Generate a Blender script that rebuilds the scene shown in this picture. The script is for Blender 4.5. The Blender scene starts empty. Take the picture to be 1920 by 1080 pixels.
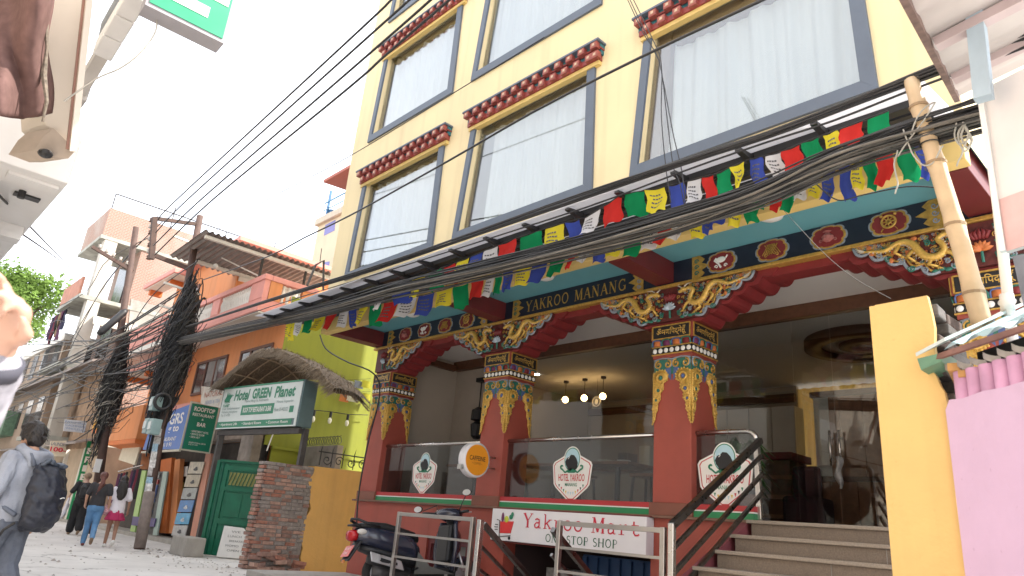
import bpy, math, random
from mathutils import Vector, Matrix
random.seed(7)
PI = math.pi
C = bpy.context.scene.collection
S = bpy.context.scene

# ------------------------------------------------------------------ camera, sky, sun, exposure
CAM_R = Vector((0.69247221, 0.71660944, 0.08338554))
CAM_U = Vector((0.18137371, -0.28479237, 0.94127407))
CAM_F = Vector((-0.69827346, 0.63668219, 0.32718491))
EYE = Vector((0, 0, 1.0))
cd = bpy.data.cameras.new('camera')
cam = bpy.data.objects.new('camera', cd)
C.objects.link(cam)
m = Matrix.Identity(4)
for i in range(3):
    m[i][0] = CAM_R[i]; m[i][1] = CAM_U[i]; m[i][2] = -CAM_F[i]; m[i][3] = EYE[i]
cam.matrix_world = m
cd.sensor_width = 36.0
cd.lens = 24.637
cd.clip_start = 0.05
cd.clip_end = 2000
cd.dof.use_dof = True
cd.dof.focus_distance = 9.0
cd.dof.aperture_fstop = 4.0
S.camera = cam

SUN_DIR = Vector((0.50, 0.52, 0.80)).normalized()      # towards the sun: behind and to the right of the hotel
w = bpy.data.worlds.new('World'); S.world = w; w.use_nodes = True
nt = w.node_tree
bg = nt.nodes['Background']
sky = nt.nodes.new('ShaderNodeTexSky')
sky.sky_type = 'NISHITA'
sky.sun_disc = False
sky.sun_elevation = math.asin(SUN_DIR.z)
sky.sun_rotation = math.atan2(SUN_DIR.x, SUN_DIR.y)
sky.dust_density = 2.0
sky.air_density = 1.0
sky.ozone_density = 0.6
tcw = nt.nodes.new('ShaderNodeTexCoord')
cl = nt.nodes.new('ShaderNodeTexNoise'); cl.inputs['Scale'].default_value = 2.2; cl.inputs['Detail'].default_value = 7
nt.links.new(tcw.outputs['Generated'], cl.inputs['Vector'])
cm = nt.nodes.new('ShaderNodeMapRange'); cm.inputs[1].default_value = 0.3; cm.inputs[2].default_value = 0.7; cm.inputs[3].default_value = 0.62; cm.inputs[4].default_value = 0.97
nt.links.new(cl.outputs[0], cm.inputs[0])
cx_ = nt.nodes.new('ShaderNodeMixRGB'); cx_.inputs[2].default_value = (3.6, 3.65, 3.75, 1)      # thin bright cloud over the whole sky
nt.links.new(cm.outputs[0], cx_.inputs[0]); nt.links.new(sky.outputs[0], cx_.inputs[1])
nt.links.new(cx_.outputs[0], bg.inputs[0])
bg.inputs[1].default_value = 0.15
sl = bpy.data.lights.new('sun', 'SUN'); sl.energy = 2.3; sl.angle = math.radians(0.6); sl.color = (1, 0.95, 0.87)
so = bpy.data.objects.new('sun', sl); C.objects.link(so)
so.rotation_euler = SUN_DIR.to_track_quat('Z', 'Y').to_euler()
so.location = SUN_DIR * 60
S.view_settings.view_transform = 'Standard'
S.view_settings.look = 'None'
S.view_settings.exposure = 2.15
S.view_settings.gamma = 1
S.view_settings.use_curve_mapping = False
S.cycles.max_bounces = 10
S.cycles.transparent_max_bounces = 24

# ------------------------------------------------------------------ helpers
def ray(x, y):
    return CAM_R * ((x - 960) / 1314.0) - CAM_U * ((y - 540) / 1314.0) + CAM_F
def onY(x, y, v):
    d = ray(x, y); return EYE + d * (v / d.y)
def onX(x, y, v):
    d = ray(x, y); return EYE + d * (v / d.x)
def onZ(x, y, v):
    d = ray(x, y); return EYE + d * ((v - 1.0) / d.z)
def far(x, y, dd):
    return EYE + ray(x, y) * dd

MATS = {}
def mat(name, col, rough=0.6, metal=0.0, var=0.12, scale=6.0, bump=0.0, bscale=None, stain=0.0, emit=0.0, spec=0.5, coat=0.0, stcol=None, streak=0.0, speck=0.0):
    if name in MATS: return MATS[name]
    M = bpy.data.materials.new(name); M.use_nodes = True
    n = M.node_tree.nodes; l = M.node_tree.links
    b = n['Principled BSDF']
    b.inputs['Base Color'].default_value = (*col, 1)
    b.inputs['Roughness'].default_value = rough
    b.inputs['Metallic'].default_value = metal
    b.inputs['Specular IOR Level'].default_value = spec
    if coat: b.inputs['Coat Weight'].default_value = coat
    tc = n.new('ShaderNodeTexCoord')
    if var:
        nz = n.new('ShaderNodeTexNoise'); nz.inputs['Scale'].default_value = scale; nz.inputs['Detail'].default_value = 6
        l.new(tc.outputs['Object'], nz.inputs['Vector'])
        mr = n.new('ShaderNodeMapRange')
        mr.inputs[1].default_value = 0.25; mr.inputs[2].default_value = 0.75
        mr.inputs[3].default_value = 1 - var; mr.inputs[4].default_value = 1 + var
        l.new(nz.outputs[0], mr.inputs[0])
        mx = n.new('ShaderNodeMixRGB'); mx.blend_type = 'MULTIPLY'; mx.inputs[0].default_value = 1
        mx.inputs[1].default_value = (*col, 1)
        l.new(mr.outputs[0], mx.inputs[2])
        out = mx.outputs[0]
        if stain:
            n2 = n.new('ShaderNodeTexNoise'); n2.inputs['Scale'].default_value = scale * 0.35; n2.inputs['Detail'].default_value = 9; n2.inputs['Roughness'].default_value = 0.7
            mp = n.new('ShaderNodeMapping'); mp.inputs['Scale'].default_value = (1, 1, 0.35)
            l.new(tc.outputs['Object'], mp.inputs[0]); l.new(mp.outputs[0], n2.inputs['Vector'])
            r2 = n.new('ShaderNodeMapRange'); r2.inputs[1].default_value = 0.5; r2.inputs[2].default_value = 0.72
            r2.inputs[3].default_value = 0; r2.inputs[4].default_value = stain
            l.new(n2.outputs[0], r2.inputs[0])
            m2 = n.new('ShaderNodeMixRGB'); sc = stcol or tuple(c * 0.45 for c in col)
            m2.inputs[2].default_value = (*sc, 1)
            l.new(r2.outputs[0], m2.inputs[0]); l.new(out, m2.inputs[1]); out = m2.outputs[0]
        for amt, sc3, lo, hi, dk in ((streak, (7.0, 7.0, .35), .50, .80, .62), (speck, (26, 26, 20), .68, .76, .45)):
            if not amt: continue
            n4 = n.new('ShaderNodeTexNoise'); n4.inputs['Scale'].default_value = 1; n4.inputs['Detail'].default_value = 5
            mp4 = n.new('ShaderNodeMapping'); mp4.inputs['Scale'].default_value = sc3
            l.new(tc.outputs['Object'], mp4.inputs[0]); l.new(mp4.outputs[0], n4.inputs['Vector'])
            r4 = n.new('ShaderNodeMapRange'); r4.inputs[1].default_value = lo; r4.inputs[2].default_value = hi; r4.inputs[3].default_value = 0; r4.inputs[4].default_value = amt
            l.new(n4.outputs[0], r4.inputs[0])
            m5 = n.new('ShaderNodeMixRGB'); m5.inputs[2].default_value = (col[0]*dk, col[1]*dk*.96, col[2]*dk*.92, 1)
            l.new(r4.outputs[0], m5.inputs[0]); l.new(out, m5.inputs[1]); out = m5.outputs[0]
        l.new(out, b.inputs['Base Color'])
        rr = n.new('ShaderNodeMapRange'); rr.inputs[3].default_value = max(0.02, rough - 0.1); rr.inputs[4].default_value = min(1, rough + 0.1)
        l.new(nz.outputs[0], rr.inputs[0]); l.new(rr.outputs[0], b.inputs['Roughness'])
    if bump:
        bn = n.new('ShaderNodeTexNoise'); bn.inputs['Scale'].default_value = bscale or scale * 8; bn.inputs['Detail'].default_value = 8
        l.new(tc.outputs['Object'], bn.inputs['Vector'])
        bp = n.new('ShaderNodeBump'); bp.inputs['Strength'].default_value = bump; bp.inputs['Distance'].default_value = 0.02
        l.new(bn.outputs[0], bp.inputs['Height']); l.new(bp.outputs[0], b.inputs['Normal'])
    if emit:
        b.inputs['Emission Color'].default_value = (*col, 1); b.inputs['Emission Strength'].default_value = emit
    MATS[name] = M
    return M

def glass(name, tint=(0.9, 0.95, 0.95), ior=0.05, rough=0.0):
    if name in MATS: return MATS[name]
    M = bpy.data.materials.new(name); M.use_nodes = True
    n = M.node_tree.nodes; l = M.node_tree.links
    n.remove(n['Principled BSDF'])
    t = n.new('ShaderNodeBsdfTransparent'); t.inputs[0].default_value = (*tint, 1)
    g = n.new('ShaderNodeBsdfGlossy'); g.inputs['Roughness'].default_value = rough
    lw = n.new('ShaderNodeLayerWeight'); lw.inputs[0].default_value = 0.5
    pw = n.new('ShaderNodeMath'); pw.operation = 'POWER'; pw.inputs[1].default_value = 3.5
    ma = n.new('ShaderNodeMath'); ma.operation = 'MULTIPLY_ADD'; ma.inputs[1].default_value = 0.8; ma.inputs[2].default_value = ior
    mx = n.new('ShaderNodeMixShader')
    l.new(lw.outputs['Facing'], pw.inputs[0]); l.new(pw.outputs[0], ma.inputs[0]); l.new(ma.outputs[0], mx.inputs[0])
    l.new(t.outputs[0], mx.inputs[1]); l.new(g.outputs[0], mx.inputs[2])
    l.new(mx.outputs[0], n['Material Output'].inputs[0])
    MATS[name] = M
    return M

def cloth(name, col, trans=0.35, var=0.1, scale=12):
    """thin cloth that lets light through"""
    if name in MATS: return MATS[name]
    M = mat(name, col, 0.9, var=var, scale=scale, spec=0.1)
    n = M.node_tree.nodes; l = M.node_tree.links
    b = n['Principled BSDF']
    tr = n.new('ShaderNodeBsdfTranslucent'); tr.inputs[0].default_value = (*col, 1)
    mx = n.new('ShaderNodeMixShader'); mx.inputs[0].default_value = trans
    l.new(b.outputs[0], mx.inputs[1]); l.new(tr.outputs[0], mx.inputs[2])
    l.new(mx.outputs[0], n['Material Output'].inputs[0])
    return M

def brickmat(name, c1, c2, mortar, bw=0.23, bh=0.075, bump=0.5, stain=0.3):
    """brick courses too far off to tell apart one by one"""
    if name in MATS: return MATS[name]
    M = bpy.data.materials.new(name); M.use_nodes = True
    n = M.node_tree.nodes; l = M.node_tree.links; b = n['Principled BSDF']
    tc = n.new('ShaderNodeTexCoord'); sp = n.new('ShaderNodeSeparateXYZ'); l.new(tc.outputs['Object'], sp.inputs[0])
    ad = n.new('ShaderNodeMath'); ad.operation = 'ADD'; l.new(sp.outputs[0], ad.inputs[0]); l.new(sp.outputs[1], ad.inputs[1])
    cb = n.new('ShaderNodeCombineXYZ'); l.new(ad.outputs[0], cb.inputs[0]); l.new(sp.outputs[2], cb.inputs[1])
    br = n.new('ShaderNodeTexBrick'); l.new(cb.outputs[0], br.inputs[0])
    br.inputs['Color1'].default_value = (*c1, 1); br.inputs['Color2'].default_value = (*c2, 1); br.inputs['Mortar'].default_value = (*mortar, 1)
    br.inputs['Scale'].default_value = 1; br.inputs['Mortar Size'].default_value = 0.012
    br.inputs['Brick Width'].default_value = bw; br.inputs['Row Height'].default_value = bh
    nz = n.new('ShaderNodeTexNoise'); nz.inputs['Scale'].default_value = 0.9; nz.inputs['Detail'].default_value = 8
    l.new(tc.outputs['Object'], nz.inputs['Vector'])
    mr = n.new('ShaderNodeMapRange'); mr.inputs[1].default_value = 0.48; mr.inputs[2].default_value = 0.7; mr.inputs[3].default_value = 0; mr.inputs[4].default_value = stain
    l.new(nz.outputs[0], mr.inputs[0])
    mx = n.new('ShaderNodeMixRGB'); mx.inputs[2].default_value = (*mortar, 1)
    l.new(mr.outputs[0], mx.inputs[0]); l.new(br.outputs[0], mx.inputs[1]); l.new(mx.outputs[0], b.inputs['Base Color'])
    b.inputs['Roughness'].default_value = 0.9
    bp = n.new('ShaderNodeBump'); bp.inputs['Strength'].default_value = bump; bp.inputs['Distance'].default_value = 0.01; bp.invert = True
    l.new(br.outputs['Fac'], bp.inputs['Height']); l.new(bp.outputs[0], b.inputs['Normal'])
    MATS[name] = M
    return M

V = Vector
class MB:
    def __init__(s): s.v = []; s.f = []
    def quad(s, a, b, c, d):
        i = len(s.v); s.v += [V(a), V(b), V(c), V(d)]; s.f.append((i, i+1, i+2, i+3)); return s
    def poly(s, pts):
        i = len(s.v); s.v += [V(p) for p in pts]; s.f.append(tuple(range(i, i+len(pts)))); return s
    def box(s, x0, x1, y0, y1, z0, z1):
        return s.hexa([(x0,y0,z0),(x1,y0,z0),(x1,y1,z0),(x0,y1,z0),(x0,y0,z1),(x1,y0,z1),(x1,y1,z1),(x0,y1,z1)])
    def hexa(s, p):
        i = len(s.v); s.v += [V(q) for q in p]
        s.f += [tuple(i+k for k in q) for q in ((0,3,2,1),(4,5,6,7),(0,1,5,4),(1,2,6,5),(2,3,7,6),(3,0,4,7))]; return s
    def obox(s, c, sx, sy, sz, rot=None):
        i = len(s.v)
        s.box(-sx/2, sx/2, -sy/2, sy/2, -sz/2, sz/2)
        R = rot.to_3x3() if rot is not None else Matrix.Identity(3)
        for k in range(i, len(s.v)): s.v[k] = R @ s.v[k] + V(c)
        return s
    def bar(s, a, b, wd, ht, up=(0,0,1)):
        """rectangular bar from a to b"""
        a = V(a); b = V(b); d = (b-a).normalized(); u = V(up)
        if abs(d.dot(u)) > 0.98: u = V((0, 1, 0))
        r = d.cross(u).normalized(); u = r.cross(d)
        r *= wd/2; u *= ht/2
        return s.hexa([a-r-u, a+r-u, b+r-u, b-r-u, a-r+u, a+r+u, b+r+u, b-r+u])
    def prism(s, pts, d):
        """polygon pts extruded by d"""
        n = len(pts); i = len(s.v); d = V(d)
        s.v += [V(p) for p in pts] + [V(p)+d for p in pts]
        s.f.append(tuple(range(i, i+n))[::-1]); s.f.append(tuple(range(i+n, i+2*n)))
        for k in range(n): s.f.append((i+k, i+(k+1) % n, i+n+(k+1) % n, i+n+k))
        return s
    def tube(s, pts, r, n=6, caps=True):
        pts = [V(p) for p in pts]; N = len(pts)
        rs = r if isinstance(r, (list, tuple)) else [r]*N
        i = len(s.v); u = None
        for k in range(N):
            d = (pts[min(k+1, N-1)] - pts[max(k-1, 0)])
            if d.length < 1e-9: d = V((0, 0, 1))
            d.normalize()
            if u is None:
                u = d.orthogonal().normalized()
            else:
                u = (u - d*u.dot(d))
                u = u.normalized() if u.length > 1e-6 else d.orthogonal().normalized()
            b = d.cross(u)
            for j in range(n):
                a = 2*PI*j/n
                s.v.append(pts[k] + (u*math.cos(a) + b*math.sin(a))*rs[k])
        for k in range(N-1):
            for j in range(n):
                s.f.append((i+k*n+j, i+k*n+(j+1) % n, i+(k+1)*n+(j+1) % n, i+(k+1)*n+j))
        if caps:
            s.f.append(tuple(i+j for j in range(n))[::-1]); s.f.append(tuple(i+(N-1)*n+j for j in range(n)))
        return s
    def cyl(s, a, b, r0, r1=None, n=12):
        return s.tube([a, b], [r0, r0 if r1 is None else r1], n)
    def lathe(s, prof, c=(0,0,0), n=16, axis='z'):
        i = len(s.v); N = len(prof); c = V(c)
        for r, h in prof:
            for j in range(n):
                a = 2*PI*j/n; x, y = r*math.cos(a), r*math.sin(a)
                s.v.append(c + (V((x, y, h)) if axis == 'z' else V((x, h, y)) if axis == 'y' else V((h, x, y))))
        for k in range(N-1):
            for j in range(n):
                s.f.append((i+k*n+j, i+k*n+(j+1) % n, i+(k+1)*n+(j+1) % n, i+(k+1)*n+j))
        s.f.append(tuple(i+j for j in range(n))[::-1]); s.f.append(tuple(i+(N-1)*n+j for j in range(n)))
        return s
    def ball(s, c, rx, ry=None, rz=None, n=10, rings=6):
        ry = rx if ry is None else ry; rz = rx if rz is None else rz
        c = V(c); i = len(s.v)
        s.v.append(c + V((0, 0, -rz)))
        for k in range(1, rings):
            t = -PI/2 + PI*k/rings
            for j in range(n):
                a = 2*PI*j/n
                s.v.append(c + V((rx*math.cos(t)*math.cos(a), ry*math.cos(t)*math.sin(a), rz*math.sin(t))))
        s.v.append(c + V((0, 0, rz))); e = len(s.v)-1
        for j in range(n):
            s.f.append((i, i+1+(j+1) % n, i+1+j))
            s.f.append((e, e-n+j, e-n+(j+1) % n))
        for k in range(rings-2):
            for j in range(n):
                a = i+1+k*n
                s.f.append((a+j, a+(j+1) % n, a+n+(j+1) % n, a+n+j))
        return s
    def torus(s, c, R, r, n=20, m_=6, nrm='y'):
        pts = []
        i = len(s.v); c = V(c)
        for k in range(n):
            a = 2*PI*k/n
            for j in range(m_):
                b = 2*PI*j/m_
                x = (R+r*math.cos(b))*math.cos(a); y = (R+r*math.cos(b))*math.sin(a); z = r*math.sin(b)
                s.v.append(c + (V((x, z, y)) if nrm == 'y' else V((x, y, z)) if nrm == 'z' else V((z, x, y))))
        for k in range(n):
            for j in range(m_):
                s.f.append((i+k*m_+j, i+k*m_+(j+1) % m_, i+((k+1) % n)*m_+(j+1) % m_, i+((k+1) % n)*m_+j))
        return s
    def grid(s, nu, nv, fn):
        i = len(s.v)
        for a in range(nu+1):
            for b in range(nv+1): s.v.append(V(fn(a/nu, b/nv)))
        for a in range(nu):
            for b in range(nv):
                k = i+a*(nv+1)+b; s.f.append((k, k+nv+1, k+nv+2, k+1))
        return s
    def xf(s, M, start=0):
        for k in range(start, len(s.v)): s.v[k] = M @ s.v[k]
        return s
    def mesh(s, name, off=(0,0,0), smooth=False):
        o = V(off)
        me = bpy.data.meshes.new(name); me.from_pydata([tuple(p-o) for p in s.v], [], s.f); me.update()
        if smooth:
            for p in me.polygons: p.use_smooth = True
        return me

def link(name, me, m=None, parent=None, loc=(0,0,0)):
    o = bpy.data.objects.new(name, me); C.objects.link(o)
    if m is not None:
        if len(me.materials) == 0: me.materials.append(m)
    if parent is not None: o.parent = parent
    o.location = loc
    return o
def bevel(o, wd=0.01, seg=2):
    b = o.modifiers.new('bevel', 'BEVEL'); b.width = wd; b.segments = seg; b.limit_method = 'ANGLE'; b.angle_limit = 0.6
    return o
def tag(o, label=None, cat=None, group=None, kind=None):
    if label: o['label'] = label
    if cat: o['category'] = cat
    if group: o['group'] = group
    if kind: o['kind'] = kind
    return o
def thing(name, label, cat, loc=(0,0,0), rz=0, group=None):
    o = bpy.data.objects.new(name, None); C.objects.link(o); o.empty_display_size = 0.2
    o.location = loc; o.rotation_euler = (0, 0, rz)
    return tag(o, label, cat, group)
def origin(p):
    """world point that the local frame of p's meshes is measured from (unrotated things)"""
    q = V((0, 0, 0))
    while p is not None: q += V(p.location); p = p.parent
    return q
def part(root, name, mb, m, smooth=False, bev=0, label=None, kind=None):
    """mb in world coordinates, under an unrotated thing or part"""
    nb = len(mb.v)//8
    if 1 < nb <= 40 and len(mb.v) == 8*nb and len(mb.f) == 6*nb and kind is None and all(8*(i//6) <= min(f) and max(f) < 8*(i//6)+8 for i, f in enumerate(mb.f)):      # several boxes: each one a part of its own
        first = None
        for k in range(nb):
            q = MB(); q.v = mb.v[8*k:8*k+8]; q.f = [tuple(i-8*k for i in f) for f in mb.f[6*k:6*k+6]]
            o = part(root, name, q, m, smooth, bev, label, kind); first = first or o
        return first
    o = link(name, mb.mesh(name, origin(root), smooth), m, root)
    if bev: bevel(o, bev)
    if label: o['label'] = label
    if kind: o['kind'] = kind
    return o
def local(root, name, mb, m, smooth=False, bev=0, loc=(0,0,0), label=None):
    o = link(name, mb.mesh(name, (0,0,0), smooth), m, root, loc)
    if bev: bevel(o, bev)
    if label: o['label'] = label
    return o
def solo(name, mb, m, label, cat, group=None, smooth=False, base=None, kind=None, bev=0):
    base = V(base) if base is not None else V((sum(p.x for p in mb.v)/len(mb.v), sum(p.y for p in mb.v)/len(mb.v), min(p.z for p in mb.v)))
    o = link(name, mb.mesh(name, base, smooth), m, None, base)
    if bev: bevel(o, bev)
    return tag(o, label, cat, group, kind)
def kids(o): return [c for c in o.children]
def dup(o, parent=None, loc=None, rz=None):
    c = o.copy(); C.objects.link(c)
    if parent is not None: c.parent = parent
    if loc is not None: c.location = loc
    if rz is not None: c.rotation_euler = (0, 0, rz)
    for ch in kids(o): dup(ch, c)
    return c

def textmesh(body, shear=0.0, spacing=1.0, extrude=0.0, bold=0.0, line=1.0, align='CENTER'):
    cu = bpy.data.curves.new('lettering', 'FONT'); cu.body = body; cu.align_x = align
    cu.shear = shear; cu.space_character = spacing; cu.extrude = extrude; cu.offset = bold; cu.space_line = line
    cu.resolution_u = 3
    o = bpy.data.objects.new('lettering', cu); C.objects.link(o)
    bpy.context.view_layer.update()
    me = bpy.data.meshes.new_from_object(o.evaluated_get(bpy.context.evaluated_depsgraph_get()))
    bpy.data.objects.remove(o); bpy.data.curves.remove(cu)
    me.materials.clear()
    return me
def fit(me, c, right, up, wd, ht, off=(0,0,0), keep=False):
    """stretch flat lettering over a wd x ht rectangle centred on c"""
    vs = me.vertices
    x0 = min(v.co.x for v in vs); x1 = max(v.co.x for v in vs); y0 = min(v.co.y for v in vs); y1 = max(v.co.y for v in vs)
    right = V(right).normalized(); up = V(up).normalized(); nn = right.cross(up)
    sx = wd/(x1-x0); sy = ht/(y1-y0)
    if keep: sx = sy = min(sx, sy)
    c = V(c) - V(off)
    for v in vs:
        v.co = c + right*((v.co.x-(x0+x1)/2)*sx) + up*((v.co.y-(y0+y1)/2)*sy) + nn*v.co.z
    return me
def text(root, name, body, c, right, up, wd, ht, m, keep=False, **k):
    me = fit(textmesh(body, **k), c, right, up, wd, ht, origin(root), keep)
    me.name = name
    return link(name, me, m, root)

# lettering drawn with strokes: glyph = (width, [(stroke width, [points])])
def arc(cx, cy, rx, ry, a0, a1, n=10):
    return [(cx+rx*math.cos(math.radians(a0+(a1-a0)*i/n)), cy+ry*math.sin(math.radians(a0+(a1-a0)*i/n))) for i in range(n+1)]
TK, TN = 0.15, 0.06
def sf(x, y, wd=0.26): return (0.045, [(x-wd/2, y), (x+wd/2, y)])
GL = {
 'Y': (0.8, [(TK, [(0.08,1),(0.4,0.48)]), (TN, [(0.74,1),(0.4,0.48)]), (TK, [(0.4,0.5),(0.4,0)]), sf(0.1,0.98), sf(0.72,0.98), sf(0.4,0.02,0.32)]),
 'A': (0.8, [(TN, [(0.08,0),(0.38,1)]), (TK, [(0.38,1),(0.7,0)]), (TN, [(0.2,0.36),(0.6,0.36)]), sf(0.08,0.02), sf(0.72,0.02)]),
 'K': (0.82, [(TK, [(0.16,0),(0.16,1)]), (TN, [(0.66,1),(0.18,0.42)]), (TK, [(0.34,0.58),(0.72,0)]), sf(0.16,0.02), sf(0.16,0.98), sf(0.66,0.98), sf(0.7,0.02)]),
 'R': (0.78, [(TK, [(0.16,0),(0.16,1)]), (TN, [(0.16,0.97)]+arc(0.36,0.74,0.22,0.23,90,-90)+[(0.16,0.51)]), (TK, [(0.36,0.5),(0.68,0)]), sf(0.16,0.02), sf(0.12,0.98,0.2), sf(0.7,0.02,0.2)]),
 'O': (0.86, [(0.11, arc(0.42,0.5,0.33,0.46,0,360,24))]),
 'M': (1.0, [(TN, [(0.14,0),(0.16,1)]), (TK, [(0.18,1),(0.48,0.06)]), (TN, [(0.48,0.06),(0.8,1)]), (TK, [(0.82,1),(0.84,0)]), sf(0.14,0.02), sf(0.84,0.02), sf(0.12,0.98,0.16), sf(0.88,0.98,0.16)]),
 'N': (0.88, [(TN, [(0.14,0),(0.14,1)]), (TK, [(0.14,1),(0.7,0)]), (TN, [(0.7,0),(0.7,1)]), sf(0.14,0.02), sf(0.7,0.98), sf(0.1,0.98,0.18)]),
 'G': (0.88, [(0.11, arc(0.44,0.5,0.34,0.46,50,330,20)), (TK, [(0.7,0.08),(0.7,0.42)]), sf(0.68,0.42), (TN, [(0.68,0.98),(0.68,0.74)])]),
 'E': (0.7, [(TK, [(0.16,0),(0.16,1)]), (TN, [(0.16,0.97),(0.6,0.97),(0.6,0.8)]), (TN, [(0.16,0.5),(0.48,0.5)]), (TN, [(0.16,0.03),(0.62,0.03),(0.62,0.22)])]),
 'S': (0.62, [(0.11, arc(0.3,0.73,0.2,0.23,40,270,10)+arc(0.3,0.26,0.22,0.24,90,-140,10))]),
 'T': (0.74, [(TK, [(0.36,0),(0.36,1)]), (TN, [(0.05,0.8),(0.05,0.97),(0.67,0.97),(0.67,0.8)]), sf(0.36,0.02)]),
 'P': (0.7, [(TK, [(0.16,0),(0.16,1)]), (TN, [(0.16,0.97)]+arc(0.36,0.72,0.22,0.25,90,-90)+[(0.16,0.47)]), sf(0.16,0.02)]),
 'H': (0.9, [(TK, [(0.16,0),(0.16,1)]), (TK, [(0.72,0),(0.72,1)]), (TN, [(0.16,0.5),(0.72,0.5)]), sf(0.16,0.02), sf(0.16,0.98), sf(0.72,0.02), sf(0.72,0.98)]),
 'y': (0.72, [(0.1, [(0.08,0.64),(0.36,0.02)]), (0.1, [(0.64,0.64),(0.3,-0.2),(0.1,-0.22)]), sf(0.1,0.64), sf(0.62,0.64)]),
 'a': (0.72, [(0.1, [(0.14,0.58),(0.3,0.66),(0.48,0.6),(0.5,0.45),(0.5,0.04),(0.64,0.04)]), (0.1, [(0.5,0.38),(0.25,0.38),(0.12,0.24),(0.16,0.06),(0.32,0.02),(0.5,0.16)])]),
 'k': (0.74, [(0.1, [(0.06,0.98),(0.18,0.98),(0.18,0)]), (0.1, [(0.56,0.62),(0.2,0.3)]), (0.1, [(0.32,0.4),(0.62,0.02)]), sf(0.18,0.03,0.3), sf(0.58,0.63,0.26), sf(0.62,0.03,0.26)]),
 'r': (0.72, [(0.1, [(0.1,0.62),(0.24,0.62),(0.24,0)]), (0.1, [(0.24,0.4),(0.38,0.58),(0.54,0.64),(0.64,0.56)]), sf(0.24,0.03,0.4)]),
 'o': (0.72, [(0.1, arc(0.36,0.33,0.27,0.31,0,360,20))]),
 't': (0.72, [(0.1, [(0.26,0.88),(0.26,0.16),(0.36,0.03),(0.54,0.05),(0.62,0.12)]), (0.1, [(0.1,0.62),(0.6,0.62)])]),
 ' ': (0.45, []),
}
GL['m_'] = GL['M']
def strokes(body, gl=None, thick=1.0, spacing=0.1):
    """flat lettering in the xy plane, height 1; every stroke a hair above the one before"""
    gl = gl or GL; mb = MB(); x = 0.0; lv = 0
    for ch in body:
        wd, st = gl[ch]
        for sw, pts in st:
            sw *= thick; lv += 1; z = 0.0002*(lv % 9)
            P = [V((x+px, py, z)) for px, py in pts]
            L = []; Rr = []
            for i, p in enumerate(P):
                a = P[max(i-1, 0)]; b = P[min(i+1, len(P)-1)]
                d = (b-a); d.normalize(); nn = V((-d.y, d.x, 0))
                L.append(p+nn*sw/2); Rr.append(p-nn*sw/2)
            for i in range(len(P)-1): mb.quad(Rr[i], Rr[i+1], L[i+1], L[i])
        x += wd + spacing
    return mb
def stext(root, name, body, c, right, up, wd, ht, m, thick=1.0, spacing=0.1):
    mb = strokes(body, None, thick, spacing)
    me = fit(mb.mesh(name), c, right, up, wd, ht, origin(root))
    return link(name, me, m, root)
def bez(p0, p1, p2, n=10):
    p0, p1, p2 = V(p0), V(p1), V(p2)
    return [p0*(1-t)**2 + p1*2*t*(1-t) + p2*t*t for t in [i/n for i in range(n+1)]]
def spiral(c, r, turns=1.4, a0=0.0, sgn=1, n=16, rt=0.012, y=0.0):
    """spiral in the xz plane"""
    return [(c[0]+r*(1-0.85*i/n)*math.cos(a0+sgn*turns*2*PI*i/n), y, c[1]+r*(1-0.85*i/n)*math.sin(a0+sgn*turns*2*PI*i/n)) for i in range(n+1)]

# ------------------------------------------------------------------ paints
YEL = mat('yellow_wall_paint', (0.74, 0.62, 0.37), 0.75, var=0.05, scale=1.6, stain=0.4, stcol=(0.70, 0.57, 0.34), bump=0.12, bscale=60, streak=.35, speck=.12)
YEL2 = mat('ochre_fascia_paint', (0.66, 0.48, 0.17), 0.6, var=0.08, scale=4)
SLATE = mat('slate_frame_paint', (0.10, 0.125, 0.165), 0.55, var=0.1, scale=5, bump=0.05)
RED = mat('brick_red_paint', (0.33, 0.068, 0.047), 0.55, var=0.14, scale=3, stain=0.4, stcol=(0.24,0.075,0.055), bump=0.08, streak=.25, speck=.15)
MAROON = mat('maroon_paint', (0.13, 0.018, 0.02), 0.5, var=0.15, scale=4)
CRIM = mat('crimson_paint', (0.20, 0.022, 0.024), 0.55, var=0.2, scale=5, stain=.3)
TEAL = mat('teal_soffit_paint', (0.13, 0.36, 0.415), 0.6, var=0.06, scale=2, speck=.15)
NAVY = mat('navy_paint', (0.012, 0.016, 0.032), 0.45, var=0.2, scale=8)
GOLD = mat('gold_paint', (0.52, 0.31, 0.07), 0.35, metal=0.35, var=0.3, scale=30, bump=0.25, bscale=120)
GOLD2 = mat('bright_gold_paint', (0.66, 0.42, 0.10), 0.35, metal=0.25, var=0.25, scale=40, bump=0.25, bscale=140)
DGREEN = mat('ornament_green', (0.03, 0.16, 0.12), 0.5, var=0.2, scale=20)
DBLUE = mat('ornament_blue', (0.08, 0.13, 0.30), 0.5, var=0.2, scale=20)
GREYBLUE = mat('ornament_grey_blue', (0.25, 0.29, 0.34), 0.5, var=0.2, scale=20)
ORAN = mat('ornament_orange', (0.55, 0.17, 0.05), 0.5, var=0.2, scale=20)
PURP = mat('ornament_purple', (0.16, 0.03, 0.10), 0.5, var=0.2, scale=20)
WHITE = mat('white_paint', (0.78, 0.77, 0.74), 0.6, var=0.05, scale=4)
OFFW = mat('off_white_plaster', (0.62, 0.59, 0.54), 0.8, var=0.06, scale=2)
BLACK = mat('black_paint', (0.012, 0.012, 0.014), 0.5, var=0.2, scale=10)
STEEL = mat('brushed_steel', (0.58, 0.57, 0.55), 0.26, metal=1.0, var=0.04, scale=5)
WOOD = mat('dark_stained_wood', (0.11, 0.045, 0.022), 0.45, var=0.3, scale=14)
WOOD2 = mat('brown_wood_boards', (0.25, 0.115, 0.06), 0.5, var=0.3, scale=12)
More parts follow.
